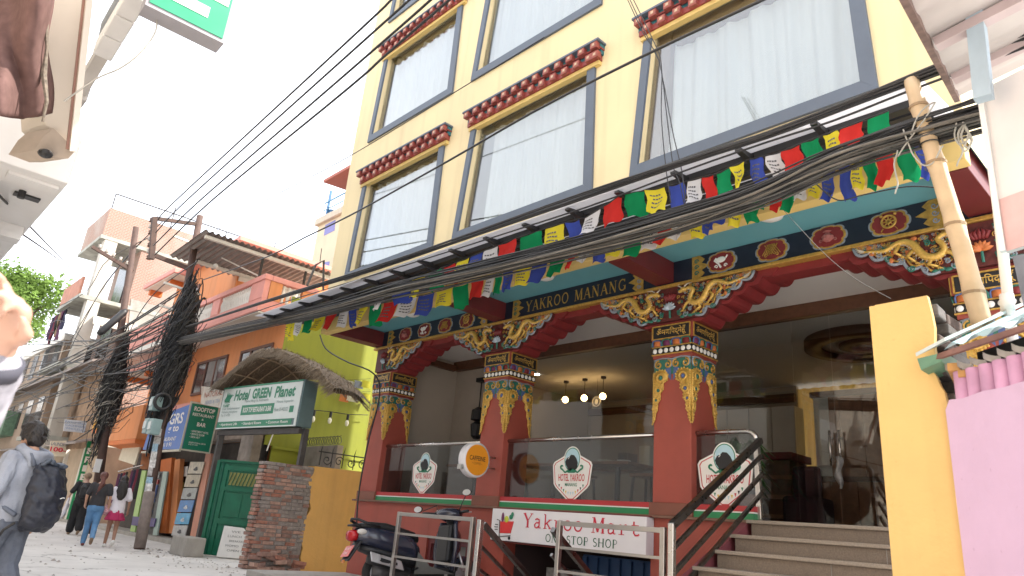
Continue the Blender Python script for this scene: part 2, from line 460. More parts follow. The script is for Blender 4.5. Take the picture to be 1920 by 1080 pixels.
GRN = mat('stripe_green', (0.02, 0.22, 0.08), 0.4, var=0.05)
CEIL = mat('white_ceiling', (0.74, 0.72, 0.69), 0.85, var=0.03, scale=1)
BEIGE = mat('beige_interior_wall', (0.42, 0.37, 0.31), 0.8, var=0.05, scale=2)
STONE = mat('granite_step', (0.19, 0.15, 0.115), 0.6, var=0.25, scale=90, bump=0.05, stain=0.3)
TYRE = mat('tyre_rubber', (0.015, 0.015, 0.015), 0.85, var=0.2)
CONC = mat('grey_concrete', (0.33, 0.31, 0.28), 0.9, var=0.15, scale=5, bump=0.3, stain=0.4)
GLASSW = glass('window_glass', (0.92, 0.95, 0.96), 0.15)
GLASSR = glass('balustrade_glass', (0.72, 0.75, 0.76), 0.08)
GLASSD = glass('shopfront_glass', (0.80, 0.82, 0.82), 0.07)
# ------------------------------------------------------------------ ground
GROUND = mat('pale_dusty_paving', (0.58, 0.555, 0.525), 0.9, var=0.12, scale=1.1, bump=0.3, bscale=22, stain=0.45, stcol=(0.37, 0.345, 0.32))
def add_cracks(M):
    n = M.node_tree.nodes; l = M.node_tree.links; b = n['Principled BSDF']; src = b.inputs['Base Color'].links[0].from_socket
    tc = n.new('ShaderNodeTexCoord'); nz = n.new('ShaderNodeTexNoise'); nz.inputs['Scale'].default_value = 1.7; nz.inputs['Detail'].default_value = 5
    l.new(tc.outputs['Object'], nz.inputs['Vector'])
    ad = n.new('ShaderNodeVectorMath'); ad.operation = 'MULTIPLY_ADD'; ad.inputs[1].default_value = (1.1, 1.1, 0)
    l.new(nz.outputs['Color'], ad.inputs[0]); l.new(tc.outputs['Object'], ad.inputs[2])
    vo = n.new('ShaderNodeTexVoronoi'); vo.feature = 'DISTANCE_TO_EDGE'; vo.inputs['Scale'].default_value = 0.55; l.new(ad.outputs[0], vo.inputs['Vector'])
    mr = n.new('ShaderNodeMapRange'); mr.inputs[1].default_value = 0.004; mr.inputs[2].default_value = 0.016; mr.inputs[3].default_value = 0.75; mr.inputs[4].default_value = 0
    l.new(vo.outputs['Distance'], mr.inputs[0])
    n2 = n.new('ShaderNodeTexNoise'); n2.inputs['Scale'].default_value = 0.6; l.new(tc.outputs['Object'], n2.inputs['Vector'])
    m2 = n.new('ShaderNodeMapRange'); m2.inputs[1].default_value = 0.45; m2.inputs[2].default_value = 0.6; l.new(n2.outputs[0], m2.inputs[0])
    mu = n.new('ShaderNodeMath'); mu.operation = 'MULTIPLY'; l.new(mr.outputs[0], mu.inputs[0]); l.new(m2.outputs[0], mu.inputs[1])
    mx = n.new('ShaderNodeMixRGB'); mx.inputs[2].default_value = (.12, .11, .10, 1); l.new(mu.outputs[0], mx.inputs[0]); l.new(src, mx.inputs[1])
    n3 = n.new('ShaderNodeTexNoise'); n3.inputs['Scale'].default_value = 9; n3.inputs['Detail'].default_value = 4; l.new(tc.outputs['Object'], n3.inputs['Vector'])
    m3 = n.new('ShaderNodeMapRange'); m3.inputs[1].default_value = 0.66; m3.inputs[2].default_value = 0.74; m3.inputs[4].default_value = 0.45; l.new(n3.outputs[0], m3.inputs[0])
    m4 = n.new('ShaderNodeMixRGB'); m4.inputs[2].default_value = (.24, .22, .20, 1); l.new(m3.outputs[0], m4.inputs[0]); l.new(mx.outputs[0], m4.inputs[1])
    l.new(m4.outputs[0], b.inputs['Base Color'])
add_cracks(GROUND)
def gfn(u, v):
    x = -130 + 170*u; y = -40 + 110*v
    return (x, y, 0)
g = link('street', MB().grid(34, 22, gfn).mesh('street', (0,0,0)), GROUND); tag(g, 'pale dusty street surface with cracks and stains', kind='structure')
# far ground to the horizon
solo('ground', MB().quad((-900,-900,-0.03),(900,-900,-0.03),(900,900,-0.03),(-900,900,-0.03)), GROUND, 'far ground beyond the street', None, kind='structure')
# raised shop pavement in front of the orange house
mb = MB().box(-34, -16.2, 6.75, 9.0, -0.02, 0.1)
pv = solo('pavement', mb, CONC, 'low concrete pavement in front of the shops', None, kind='structure', bev=0.015)

# ------------------------------------------------------------------ the hotel
YW = 5.45                       # front face of the upper storeys
HX0, HX1 = -10.69, -1.1
hotel = thing('hotel_building', 'yellow hotel with slate framed windows and carved red columns below', 'building', (-5.9, 6.5, 0))
cellx = [HX0, -7.51, -4.49, HX1]
wins = [(-10.14, -7.73, -10.04, -7.76), (-7.28, -4.75, -7.13, -4.80), (-4.22, -1.66, -4.07, -1.73)]   # outer slate frame: bottom l, r, top l, r
PER = 2.64
rows = 3
wall = MB(); rev = MB()
zc = [4.02] + [4.40+PER*(k+1) for k in range(rows-1)] + [16.6]
holes = []
for r in range(rows):
    zb = 4.73+PER*r; zt = zb+1.77
    for c in range(3):
        bl, br, tl, tr = wins[c]
        h = [(bl+.11, zb+.13), (br-.14, zb+.13), (tr-.13, zt), (tl+.11, zt)]
        holes.append((r, c, zb, zt, h))
        o = [(cellx[c], zc[r]), (cellx[c+1], zc[r]), (cellx[c+1], zc[r+1]), (cellx[c], zc[r+1])]
        for k in range(4):
            a, b = o[k], o[(k+1) % 4]; d, e = h[(k+1) % 4], h[k]
            wall.quad((a[0], YW, a[1]), (b[0], YW, b[1]), (d[0], YW, d[1]), (e[0], YW, e[1]))
            p, q = h[k], h[(k+1) % 4]
            rev.quad((p[0], YW, p[1]), (q[0], YW, q[1]), (q[0], YW+.09, q[1]), (p[0], YW+.09, p[1]))
wall.quad((HX0,YW,4.02),(HX0,YW,16.6),(HX0,15,16.6),(HX0,15,4.02))
wall.quad((HX1,YW,4.02),(HX1,15,4.02),(HX1,15,16.6),(HX1,YW,16.6))
wall.quad((HX0,15,3.9),(HX1,15,3.9),(HX1,15,16.6),(HX0,15,16.6)); wall.quad((HX0,15,0),(HX1,15,0),(HX1,15,1.5),(HX0,15,1.5))  # unseen gap left between the two strips to let daylight into the lobby
part(hotel, 'wall', wall, YEL)
part(hotel, 'window_reveal', rev, YEL)
part(hotel, 'roof_slab', MB().box(HX0-.2, HX1+.2, YW-.25, 15.1, 16.604, 16.8), WHITE, bev=.02)
sl_ = MB()
for r in range(1, rows): sl_.box(HX0+.05, HX1-.05, YW+.6, 14.9, 4.2+PER*r, 4.34+PER*r)
part(hotel, 'floor_slab', sl_, CEIL)
CURT = cloth('sheer_white_curtain', (0.70, 0.715, 0.70), 0.25, var=0.03, scale=3)
BROWNW = mat('brown_window_lining', (0.15, 0.10, 0.07), 0.6, var=0.1)
BLK = {}
blk = MB().box(-.05, .05, -.05, .02, -.045, .045); blk_me = blk.mesh('cornice_block'); blk.box(-.034, .034, -.053, -.049, -.030, .030); blk.box(-.016, .016, -.056, -.052, -.016, .018)
blk_me = blk.mesh('cornice_block')
for mm_ in (mat('cornice_red', (0.28, 0.065, 0.052), 0.55, var=0.3, scale=25), mat('cornice_orange', (0.36, 0.13, 0.085), .55, var=.25, scale=30), mat('cornice_pale', (0.50, 0.36, 0.25), .55, var=.2)): blk_me.materials.append(mm_)
for i_, p_ in enumerate(blk_me.polygons): p_.material_index = i_//6
face = MB().quad((-.032,-.052,-.028),(.032,-.052,-.028),(.02,-.052,.03),(-.02,-.052,.03))
CORN = mat('cornice_dark_red', (0.26, 0.045, 0.04), 0.5, var=0.25, scale=15)
CORT = mat('cornice_teal', (0.03, 0.14, 0.17), 0.5, var=0.25, scale=15)
rnd = random.Random(3)
for r, c, zb, zt, h in holes:
    bl, br, tl, tr = wins[c]
    fr = MB(); y0, y1 = YW-.035, YW+.05
    def strip(a, b, d, e):
        fr.hexa([(a[0],y0,a[1]),(b[0],y0,b[1]),(b[0],y1,b[1]),(a[0],y1,a[1]),(e[0],y0,e[1]),(d[0],y0,d[1]),(d[0],y1,d[1]),(e[0],y1,e[1])])
    strip((bl, zb), (bl+.105, zb+.125), (tl+.105, zt), (tl, zt))
    strip((br-.135, zb+.125), (br, zb), (tr, zt), (tr-.125, zt))
    strip((bl, zb), (br, zb), (br-.137, zb+.124), (bl+.107, zb+.124))
    F = part(hotel, 'window_frame', fr, SLATE)
    hb = [(q[0], q[1]) for q in h]
    yy = YW+.07
    ed = MB()
    ed.hexa([(h[0][0]+.004,yy+.01,h[0][1]+.004),(h[0][0]+.2,yy+.01,h[0][1]+.004),(h[0][0]+.2,yy+.26,h[0][1]+.004),(h[0][0]+.004,yy+.26,h[0][1]+.004),(h[3][0]+.004,yy+.01,h[3][1]-.004),(h[3][0]+.2,yy+.01,h[3][1]-.004),(h[3][0]+.2,yy+.26,h[3][1]-.004),(h[3][0]+.004,yy+.26,h[3][1]-.004)]) if c == 2 else ed.box(h[0][0]+.01, h[0][0]+.04, yy+.012, yy+.10, zb+.14, zt-.01)
    ed.box(h[3][0]+.21, h[2][0]-.01, yy+.02, yy+.26, zt-(.17 if c == 2 else .03), zt-.006)
    part(F, 'lining', ed, BROWNW)
    part(F, 'pane', MB().hexa([(h[0][0],yy,h[0][1]),(h[1][0],yy,h[1][1]),(h[1][0],yy+.008,h[1][1]),(h[0][0],yy+.008,h[0][1]),(h[3][0],yy,h[3][1]),(h[2][0],yy,h[2][1]),(h[2][0],yy+.008,h[2][1]),(h[3][0],yy+.008,h[3][1])]), GLASSW)
    ph = [rnd.uniform(0, 6) for _ in range(6)]
    x0 = h[0][0]+.02+{(0,1): .30, (0,0): .10, (1,0): .05}.get((r, c), 0); x1 = h[1][0]+.05
    def cf(u, v):
        x = x0+(x1-x0)*u; z = zb+.05+(zt-zb)*v*1.0
        q = x*13+.25*math.sin(x*3+ph[0]); s_ = math.sin(q*1.5+ph[1])+.5*math.sin(q*3.7+ph[2])+.35*math.sin(q*.6+ph[3])
        am = .028*(1.25-.5*v)
        return (x+.02*math.sin(v*2+q*.3), yy+.135+am*s_+.012*math.sin(3*v+q), z)
    part(F, 'curtain', MB().grid(150, 5, cf), CURT, smooth=True)
    # stepped cornice
    xa, xb = tl-.09, tr+.14
    cz = zt-.06
    cb = MB(); cb.box(xa+.06, xb-.06, YW-.055, YW+.02, cz, cz+.055)
    K = part(hotel, 'window_cornice', cb, YEL2)
    part(K, 'band', MB().box(xa+.05, xb-.05, YW-.075, YW+.01, cz+.058, cz+.13).box(xa+.02, xb-.02, YW-.10, YW+.01, cz+.195, cz+.215), CORN)
    part(K, 'recess', MB().box(xa+.03, xb-.03, YW-.06, YW+.01, cz+.133, cz+.192).box(xa+.02, xb-.02, YW-.085, YW+.01, cz+.218, cz+.262), CORT)
    part(K, 'top_slab', MB().box(xa, xb, YW-.16, YW+.01, cz+.265, cz+.295), SLATE, bev=.004)
    org = origin(K)
    n = max(9, round((xb-xa)/.2))
    for k in range(n):
        x = xa+.08+(xb-xa-.16)*k/(n-1)
        for zz, yo in ((cz+.225, YW-.10), (cz+.105, YW-.07)):
            if zz < cz+.2 and k == n-1: xx = x
            else: xx = x+(.0 if zz > cz+.2 else .5*(xb-xa-.16)/(n-1))
            if xx > xb-.05: continue
            o = bpy.data.objects.new('cornice_block', blk_me); C.objects.link(o); o.parent = K; o.location = V((xx, yo, zz)) - org

# fascia, soffit and awning
part(hotel, 'fascia', MB().box(-10.61, -1.12, 5.42, 5.56, 3.87, 4.10), YEL2, bev=.006)
part(hotel, 'fascia_band', MB().box(-10.69, -1.1, 5.40, 5.56, 4.104, 4.20), SLATE)
part(hotel, 'soffit', MB().box(-10.6, -1.14, 5.57, 6.50, 4.112, 4.2), TEAL)
for bx in (-10.42, -7.3, -4.46, -1.26):
    part(hotel, 'cross_beam', MB().box(bx-.12, bx+.12, 5.565, 6.47, 3.86, 4.109), MAROON, bev=.006)
AW = thing('awning', 'long pale sheet awning on black steel purlins above the hotel columns', 'awning', (-6.1, 5.4, 4.0))
def awz(y): return 3.99+(y-4.5)*.17
sh = MB()
def slab(mb, x0, x1, ya, yb, up, th):
    return mb.hexa([(x0,ya,awz(ya)+up),(x1,ya,awz(ya)+up),(x1,yb,awz(yb)+up),(x0,yb,awz(yb)+up),(x0,ya,awz(ya)+up+th),(x1,ya,awz(ya)+up+th),(x1,yb,awz(yb)+up+th),(x0,yb,awz(yb)+up+th)])
AWS = cloth('awning_pale_sheet', (0.74, 0.74, 0.76), 0.55, var=0.05, scale=2)
x = -11.2
while x < -1.2:
    x2 = min(x+1.0, -1.2)
    s_ = MB(); slab(s_, x+.004, x2-.004, 4.5, 5.40, 0.03, .012)
    part(AW, 'roof_sheet', s_, AWS); x = x2
DKST = mat('black_steel', (0.018, 0.018, 0.02), 0.45, var=0.2, scale=8)
for ya, yb in ((4.70, 4.80), (4.845, 4.91), (5.02, 5.10), (5.26, 5.38)):
    s_ = MB(); slab(s_, -11.2, -1.2, ya, yb, -.03, .058); part(AW, 'purlin', s_, DKST)
e_ = MB(); slab(e_, -1.197, -1.12, 4.5, 5.4, -.02, .10); part(AW, 'end_trim', e_, AWS)
br = MB()
br.prism([(-.025, 4.49, awz(4.5)-.012), (-.025, 4.80, awz(4.8)-.085), (-.025, 4.80, awz(4.8)+.0), (-.025, 4.49, awz(4.5)+.01)], (.05, 0, 0))
br_me = br.mesh('rafter_bracket', (0, 5.4, 4.0)); br_me.materials.append(DKST)
pl = MB().box(-.09, .03, 4.70, 4.79, awz(4.75)-.06, awz(4.75)-.032); pl_me = pl.mesh('rafter_plate', (0, 5.4, 4.0)); pl_me.materials.append(DKST)
for k in range(16):
    o = bpy.data.objects.new('rafter_bracket', br_me); C.objects.link(o); o.parent = AW; o.location = (-10.86+.602*k+6.1, 0, 0)
    o2 = bpy.data.objects.new('bracket_plate', pl_me); C.objects.link(o2); o2.parent = o

# ground floor: plinth, floor, side walls, ceilings
pw = MB()
for a, b in ((-10.45, -8.45), (-7.55, -6.85), (-4.62, -3.44)): pw.box(a, b, 6.5, 6.7, 0, 1.29)
pw.box(-8.45, -7.55, 6.502, 6.698, .82, 1.29); pw.box(-6.85, -4.62, 6.502, 6.698, .86, 1.29)
part(hotel, 'plinth_wall', pw, RED)
part(hotel, 'plinth_ledge', MB().box(-10.5, -3.42, 6.44, 6.72, 1.262, 1.29), mat('dull_brown_ledge', (0.17, 0.09, 0.06), .6, var=.2), bev=.006)
part(hotel, 'porch_floor', MB().box(-10.45, -1.1, 6.72, 15, 1.18, 1.288), mat('brown_floor_tile', (0.16, 0.09, 0.06), .35, var=.2, scale=4))
part(hotel, 'side_wall', MB().box(-10.43, -10.2, 6.98, 14.9, 0, 4.1), BEIGE)
part(hotel, 'rear_side_wall', MB().box(-1.35, -1.1, 6.98, 14.9, 0, 4.1), BEIGE)
part(hotel, 'porch_ceiling', MB().box(-10.2, -1.36, 6.52, 8.0, 3.9, 4.0), CEIL)
part(hotel, 'inner_ceiling', MB().box(-10.2, -1.36, 8.12, 14.9, 3.86, 3.98), CEIL)
part(hotel, 'ceiling_beam', MB().box(-10.199, -1.36, 8.0, 8.12, 3.74, 3.98), WOOD)
tr_ = MB().box(-10.199, -10.12, 6.99, 7.995, 3.72, 3.83)
part(hotel, 'wall_trim', tr_, WOOD)
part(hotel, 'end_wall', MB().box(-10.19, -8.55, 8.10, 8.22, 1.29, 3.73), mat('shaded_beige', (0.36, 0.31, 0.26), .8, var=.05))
# basement recesses
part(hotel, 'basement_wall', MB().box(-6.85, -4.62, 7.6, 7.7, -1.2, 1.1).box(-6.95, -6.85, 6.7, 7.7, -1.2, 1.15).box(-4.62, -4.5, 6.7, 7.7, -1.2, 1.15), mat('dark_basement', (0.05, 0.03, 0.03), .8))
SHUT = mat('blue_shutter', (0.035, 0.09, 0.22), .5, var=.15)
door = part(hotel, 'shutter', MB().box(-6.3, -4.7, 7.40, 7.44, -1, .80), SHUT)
for k in range(9): part(door, 'shutter_rib', MB().box(-6.28+.175*k, -6.21+.175*k, 7.36, 7.399, -1, .78), SHUT)
part(door, 'shelf_unit', MB().box(-6.75, -6.35, 7.2, 7.5, -.6, .1).box(-6.75, -6.35, 7.2, 7.5, .2, .6), mat('grey_white_stock', (.4, .4, .4), .6, var=.5, scale=20))
wv = part(hotel, 'basement_window', MB().box(-8.45, -7.55, 6.62, 6.66, 0, .82), mat('grey_painted_board', (.30, .29, .28), .6, var=.12, stain=.3))
part(wv, 'frame', MB().box(-8.45, -8.38, 6.53, 6.62, 0, .818).box(-7.62, -7.55, 6.53, 6.62, 0, .818).box(-8.38, -7.62, 6.53, 6.62, .75, .818), MAROON)

# frieze and lintel between the brackets
part(hotel, 'frieze', MB().box(-10.5, -1.12, 6.46, 6.62, 3.842, 4.108), NAVY)
part(hotel, 'frieze_border', MB().box(-10.52, -1.11, 6.43, 6.62, 3.80, 3.839), GOLD, bev=.006)
part(hotel, 'lintel', MB().box(-10.44, -1.14, 6.53, 6.74, 3.715, 3.797), CRIM)
name_ = stext(hotel, 'name_lettering', 'YAKROO MANANG', (-5.89, 6.454, 3.972), (1,0,0), (0,0,1), 1.74, .165, GOLD, .95)
# pointed gold ends of the navy name panel
for sx, xx in ((1, -6.86), (-1, -4.92), (1, -3.93), (-1, -7.72), (1, -9.98), (-1, -1.72)):
    e = MB()
    pts = [(0,0),(.10,.0),(.16,.05),(.12,.09),(.22,.132),(.12,.175),(.16,.215),(.10,.264),(0,.264)]
    e.prism([(xx-sx*.16+sx*(p[0]), 6.452, 3.843+p[1]) for p in (pts if sx > 0 else pts[::-1])], (0, .006, 0))
    E_ = part(hotel, 'frieze_tip', e, GOLD)
    t = MB()
    for k in range(3): t.tube(spiral((xx-sx*.1, 3.90+.07*k), .03, 1.2, 0, sx, 12, y=6.446), .006, 5)
    part(E_, 'scrollwork', t, DGREEN if sx > 0 else GREYBLUE)

def medallion(x, kind):
    z = 3.975; y = 6.452
    def lobed(R, k=.12, n=64):
        return [(x+R*1.42*math.copysign(abs(math.cos(a))**.8, math.cos(a))*(1+.13*abs(math.cos(4*a))**.6-.06), z+R*math.copysign(abs(math.sin(a))**.8, math.sin(a))*(1+.10*abs(math.cos(4*a))**.6-.06)) for a in [2*PI*i/n for i in range(n)]]
    o = part(hotel, 'medallion', MB().prism([(p[0], y, p[1]) for p in lobed(.122)], (0, .007, 0)), GREYBLUE)
    part(o, 'ring', MB().prism([(p[0], y-.005, p[1]) for p in lobed(.112)], (0, .004, 0)), GOLD)
    part(o, 'field', MB().prism([(p[0], y-.010, p[1]) for p in lobed(.098)], (0, .004, 0)), CRIM)
    e = MB(); yy = y-.016; mm = GOLD
    if kind == 0:      # white conch on a stand
        e.ball((x, yy, z+.02), .06, .012, .035).tube([(x-.05, yy, z+.045), (x-.075, yy, z+.02), (x-.03, yy, z-.02), (x, yy, z-.07)], .012, 6).tube([(x+.06, yy, z+.03), (x+.08, yy, z+.06)], .008, 5); mm = WHITE
        e.tube(spiral((x+.055, z-.055), .022, 1.1, y=yy), .006, 5).tube(spiral((x-.055, z-.055), .022, 1.1, PI, -1, y=yy), .006, 5)
    elif kind == 1:    # endless knot
        for k in (-2, -1, 0, 1, 2):
            a = .024*k
            e.bar((x+a-.05, yy, z-.05+abs(a)*.0), (x+a+.02, yy, z+.06), .008, .008); e.bar((x+a+.05, yy, z-.05), (x+a-.02, yy, z+.06), .008, .008)
        e.tube(spiral((x-.06, z-.06), .022, 1.1, y=yy), .005, 5).tube(spiral((x+.06, z-.06), .022, 1.1, PI, -1, y=yy), .005, 5)
    elif kind == 2:    # vase
        e.lathe([(.02,-.055),(.055,-.03),(.06,.0),(.03,.03),(.02,.045),(.045,.055),(.01,.06)], (x, yy+.012, z), 14); mm = mat('dusky_pink', (.35,.12,.11), .5, var=.3, scale=30)
        e.tube(spiral((x-.07, z-.04), .02, 1.1, y=yy), .005, 5).tube(spiral((x+.07, z-.04), .02, 1.1, PI, -1, y=yy), .005, 5)
    else:              # wheel
        e.torus((x, yy, z+.01), .06, .011, 20, 5); e.torus((x, yy, z+.01), .02, .008, 12, 5)
        for k in range(8):
            a = k*PI/4; e.bar((x, yy, z+.01), (x+.055*math.cos(a), yy, z+.01+.055*math.sin(a)), .009, .009)
        e.ball((x-.06, yy, z+.075), .014).ball((x+.06, yy, z+.075), .014).bar((x-.05, yy, z-.05), (x-.07, yy, z-.08), .008, .008).bar((x+.05, yy, z-.05), (x+.07, yy, z-.08), .008, .008)
    part(o, 'emblem', e, mm)
for x, k in ((-3.72, 0), (-3.14, 1), (-2.56, 2), (-2.0, 3), (-9.63, 2), (-9.1, 0), (-8.56, 1), (-8.03, 3)): medallion(x, k)

# a carved bracket, built round x = 0, y = 6.5
def scallops(hw_t, hw_b, zt, zb, n, amp):
    """lower outline from (hw_t, zt) to (hw_b, zb), bulging outward in n lobes"""
    out = []
    for i in range(n):
        a = V((hw_t+(hw_b-hw_t)*i/n, zt+(zb-zt)*i/n)); b = V((hw_t+(hw_b-hw_t)*(i+1)/n, zt+(zb-zt)*(i+1)/n))
        d = b-a; nn = V((-d.y, d.x)); nn = nn if nn.y < 0 else -nn; nn.normalize()
        for j in range(6):
            t = j/6; out.append(tuple(a+d*t+nn*amp*math.sin(PI*t)))
    out.append((hw_b, zb))
    return out
def bracket(cx, half):
    """half: -1 only the right side, 0 both"""
    sides = (1,) if half else (-1, 1)
    R_ = hotel; off = origin(hotel)
    def P(s, x, z, y): return (cx+s*x, y, z)
    low = scallops(1.26, .27, 3.80, 3.37, 6, .045)
    pts = [(cx+p[0], p[1]) for p in low] + ([(cx-p[0], p[1]) for p in low[::-1]] if not half else [(cx-.24, 3.37), (cx-.24, 3.8)])
    body = part(hotel, 'bracket', MB().prism([(p[0], 6.50, p[1]) for p in pts][::-1], (0, .40, 0)), CRIM)
    l2 = scallops(1.04, .34, 3.775, 3.40, 5, .05)
    p2 = [(cx+p[0], p[1]) for p in l2] + ([(cx-p[0], p[1]) for p in l2[::-1]] if not half else [(cx-.24, 3.40), (cx-.24, 3.8)])
    p2 = [(cx+1.04, 3.798)] + p2 + ([(cx-1.04, 3.798)] if not half else [])
    part(body, 'panel', MB().prism([(p[0], 6.455, p[1]) for p in p2][::-1], (0, .046, 0)), mat('carving_ground', (0.10, 0.02, 0.018), .5, var=.5, scale=25))
    b1, b2, gold, gold2, gr, bl, wh, orr = MB(), MB(), MB(), MB(), MB(), MB(), MB(), MB()
    for s in sides:
        part(body, 'border', MB().tube([P(s, p[0]-.015, p[1]+.02, 6.452) for p in l2], .016, 6), GREYBLUE, True); part(body, 'inner_border', MB().tube([P(s, p[0]-.045, p[1]+.045, 6.45) for p in l2], .011, 6), GOLD, True)
        # dragon: long body curling from the tip down to the middle, head raised by the centre
        ctr = [(.93,3.735),(.84,3.715),(.74,3.70),(.66,3.735),(.58,3.75),(.51,3.71),(.47,3.64),(.42,3.575),(.34,3.55),(.27,3.59),(.28,3.66),(.31,3.71),(.26,3.745),(.19,3.73)]
        rr = [.006,.014,.02,.026,.03,.034,.036,.036,.034,.03,.026,.024,.024,.016]
        path = []
        for i in range(len(ctr)-1):
            a = ctr[max(i-1, 0)]; b = ctr[i]; c_ = ctr[i+1]; d = ctr[min(i+2, len(ctr)-1)]
            for t in (0, .33, .66):
                path.append(tuple(.5*((2*b[k])+(-a[k]+c_[k])*t+(2*a[k]-5*b[k]+4*c_[k]-d[k])*t*t+(-a[k]+3*b[k]-3*c_[k]+d[k])*t**3) for k in (0, 1)))
        path.append(ctr[-1])
        rad = [rr[min(int(i/3), 13)]+(rr[min(int(i/3)+1, 13)]-rr[min(int(i/3), 13)])*((i % 3)/3) for i in range(len(path))]
        gold.tube([P(s, p[0], p[1], 6.43) for p in path], rad, 8)
        gold.ball(P(s, .19, 3.735, 6.425), .045, .03, .03).ball(P(s, .15, 3.715, 6.42), .03, .02, .018)
        for i in range(2, len(path)-2, 1):                     # spines along the back
            a = V(path[i-1]); b = V(path[i+1]); d = (b-a).normalized(); nn = V((-d.y, d.x))*1.0
            q = V(path[i])+nn*(rad[i]+.012)
            wh.tube([P(s, path[i][0]+nn.x*rad[i]*.6, path[i][1]+nn.y*rad[i]*.6, 6.425), P(s, q.x, q.y, 6.42)], [.009, .002], 4)
        for a, b, c_ in (((.50,3.66),(.56,3.60),(.50,3.54)), ((.36,3.56),(.40,3.49),(.33,3.46)), ((.30,3.60),(.22,3.56),(.18,3.50)), ((.62,3.73),(.66,3.66),(.61,3.62))):
            gold2.tube([P(s, *a, 6.43), P(s, *b, 6.425), P(s, *c_, 6.43)], [.022, .017, .012], 6)
            for k in (-1, 0, 1): gold2.tube([P(s, *c_, 6.428), P(s, c_[0]-.02+.018*k, c_[1]-.028, 6.425)], [.009, .003], 4)
        wh.tube([P(s, .17, 3.755, 6.42), P(s, .12, 3.785, 6.415), P(s, .14, 3.80, 6.41)], [.01, .007, .003], 5)
        wh.tube([P(s, .20, 3.765, 6.42), P(s, .24, 3.79, 6.415), P(s, .30, 3.79, 6.41)], [.01, .008, .003], 5)
        for k in range(4): wh.tube([P(s, .92, 3.735, 6.43), P(s, .97+.01*k, 3.72+.018*k, 6.425)], [.008, .003], 4)
        for (sx, sz, rr_, sg, mb_) in ((.80,3.655,.03,1,bl),(.72,3.62,.034,-1,gr),(.62,3.57,.036,1,bl),(.54,3.49,.034,-1,gr),(.44,3.45,.03,1,bl),(.20,3.45,.034,-1,bl),(.12,3.47,.03,1,gr),(.68,3.67,.022,1,orr),(.86,3.70,.02,-1,orr),(.40,3.70,.03,1,gr),(.26,3.50,.026,1,bl),(.56,3.64,.025,1,orr),(.88,3.765,.016,1,orr)):
            mb_.tube([P(s, q[0], q[2], 6.442) for q in spiral((sx, sz), rr_, 1.5, .6, sg)], .0075, 5)
        for k in range(5): gr.ball(P(s, .16+.05*k, 3.425+.012*(k % 2), 6.445), .034, .012, .02, 7, 4)
        orr.ball(P(s, .50, 3.765, 6.44), .03, .014, .022, 8, 5).ball(P(s, .70, 3.60, 6.44), .02, .014, .028, 8, 5)
    # the ground between them is packed with little scrolls
    rs_ = random.Random(17)
    more = {'gilt': MB(), 'pale': MB(), 'green': MB(), 'red': MB()}
    for k in range(230):
        x = rs_.uniform(.10, 1.0); zl = 3.775-(1.04-x)/.70*.375 if x > .34 else 3.40
        zz = rs_.uniform(zl+.05, 3.785)
        if zz <= zl+.03: continue
        c_ = rs_.choice(('gilt','gilt','gilt','pale','green','red'))
        for s in sides: more[c_].tube([P(s, q[0], q[2], 6.449) for q in spiral((x, zz), rs_.uniform(.012,.026), rs_.uniform(.8,1.5), rs_.uniform(0,6), rs_.choice((-1,1)), 9)], .0052, 4)
    for nm_, mm_ in (('gilt', GOLD), ('pale', GREYBLUE), ('green', DGREEN), ('red', ORAN)): part(body, nm_+'_filigree', more[nm_], mm_, True, kind='stuff')
    # lotus and flame jewel in the middle
    lo = MB()
    for k in (-3, -2, -1, 0, 1, 2, 3):
        if half and k < -1: continue
        a = k*.42; lo.tube([(cx, 6.43, 3.53), (cx+.055*math.sin(a), 6.42, 3.53+.05*math.cos(a)), (cx+.095*math.sin(a), 6.415, 3.53+.085*math.cos(a)*(1 if abs(k) < 3 else .6))], [.012, .024, .003], 6)
    fl = MB()
    for k in (-2, -1, 0, 1, 2):
        fl.tube([(cx+.02*k, 6.44, 3.635), (cx+.035*k, 6.43, 3.69), (cx+.02*k, 6.43, 3.74-.012*abs(k))], [.016, .02, .002], 6)
    st = MB().tube([(cx, 6.44, 3.43), (cx, 6.43, 3.54)], .012, 6)
    part(body, 'dragon', gold, GOLD2, True, kind='stuff'); part(body, 'claws', gold2, GOLD2, True, kind='stuff')
    part(body, 'spines', wh, mat('ivory_paint', (.55, .50, .42), .5, var=.2, scale=20), kind='stuff'); part(body, 'blue_scrolls', bl, GREYBLUE, True, kind='stuff'); part(body, 'green_hills', gr, DGREEN, True, kind='stuff')
    part(body, 'flowers', orr, ORAN, True, kind='stuff')
    part(body, 'lotus', lo, mat('lotus_pale_blue', (.42, .50, .58), .5, var=.2, scale=20) if abs(cx+1.31) > .1 else ORAN, True); part(body, 'flame', fl, CRIM, True); part(body, 'stem', st, DGREEN)
for cx, hf in ((-10.17, 1), (-7.27, 0), (-4.37, 0), (-1.31, 0)): bracket(cx, hf)

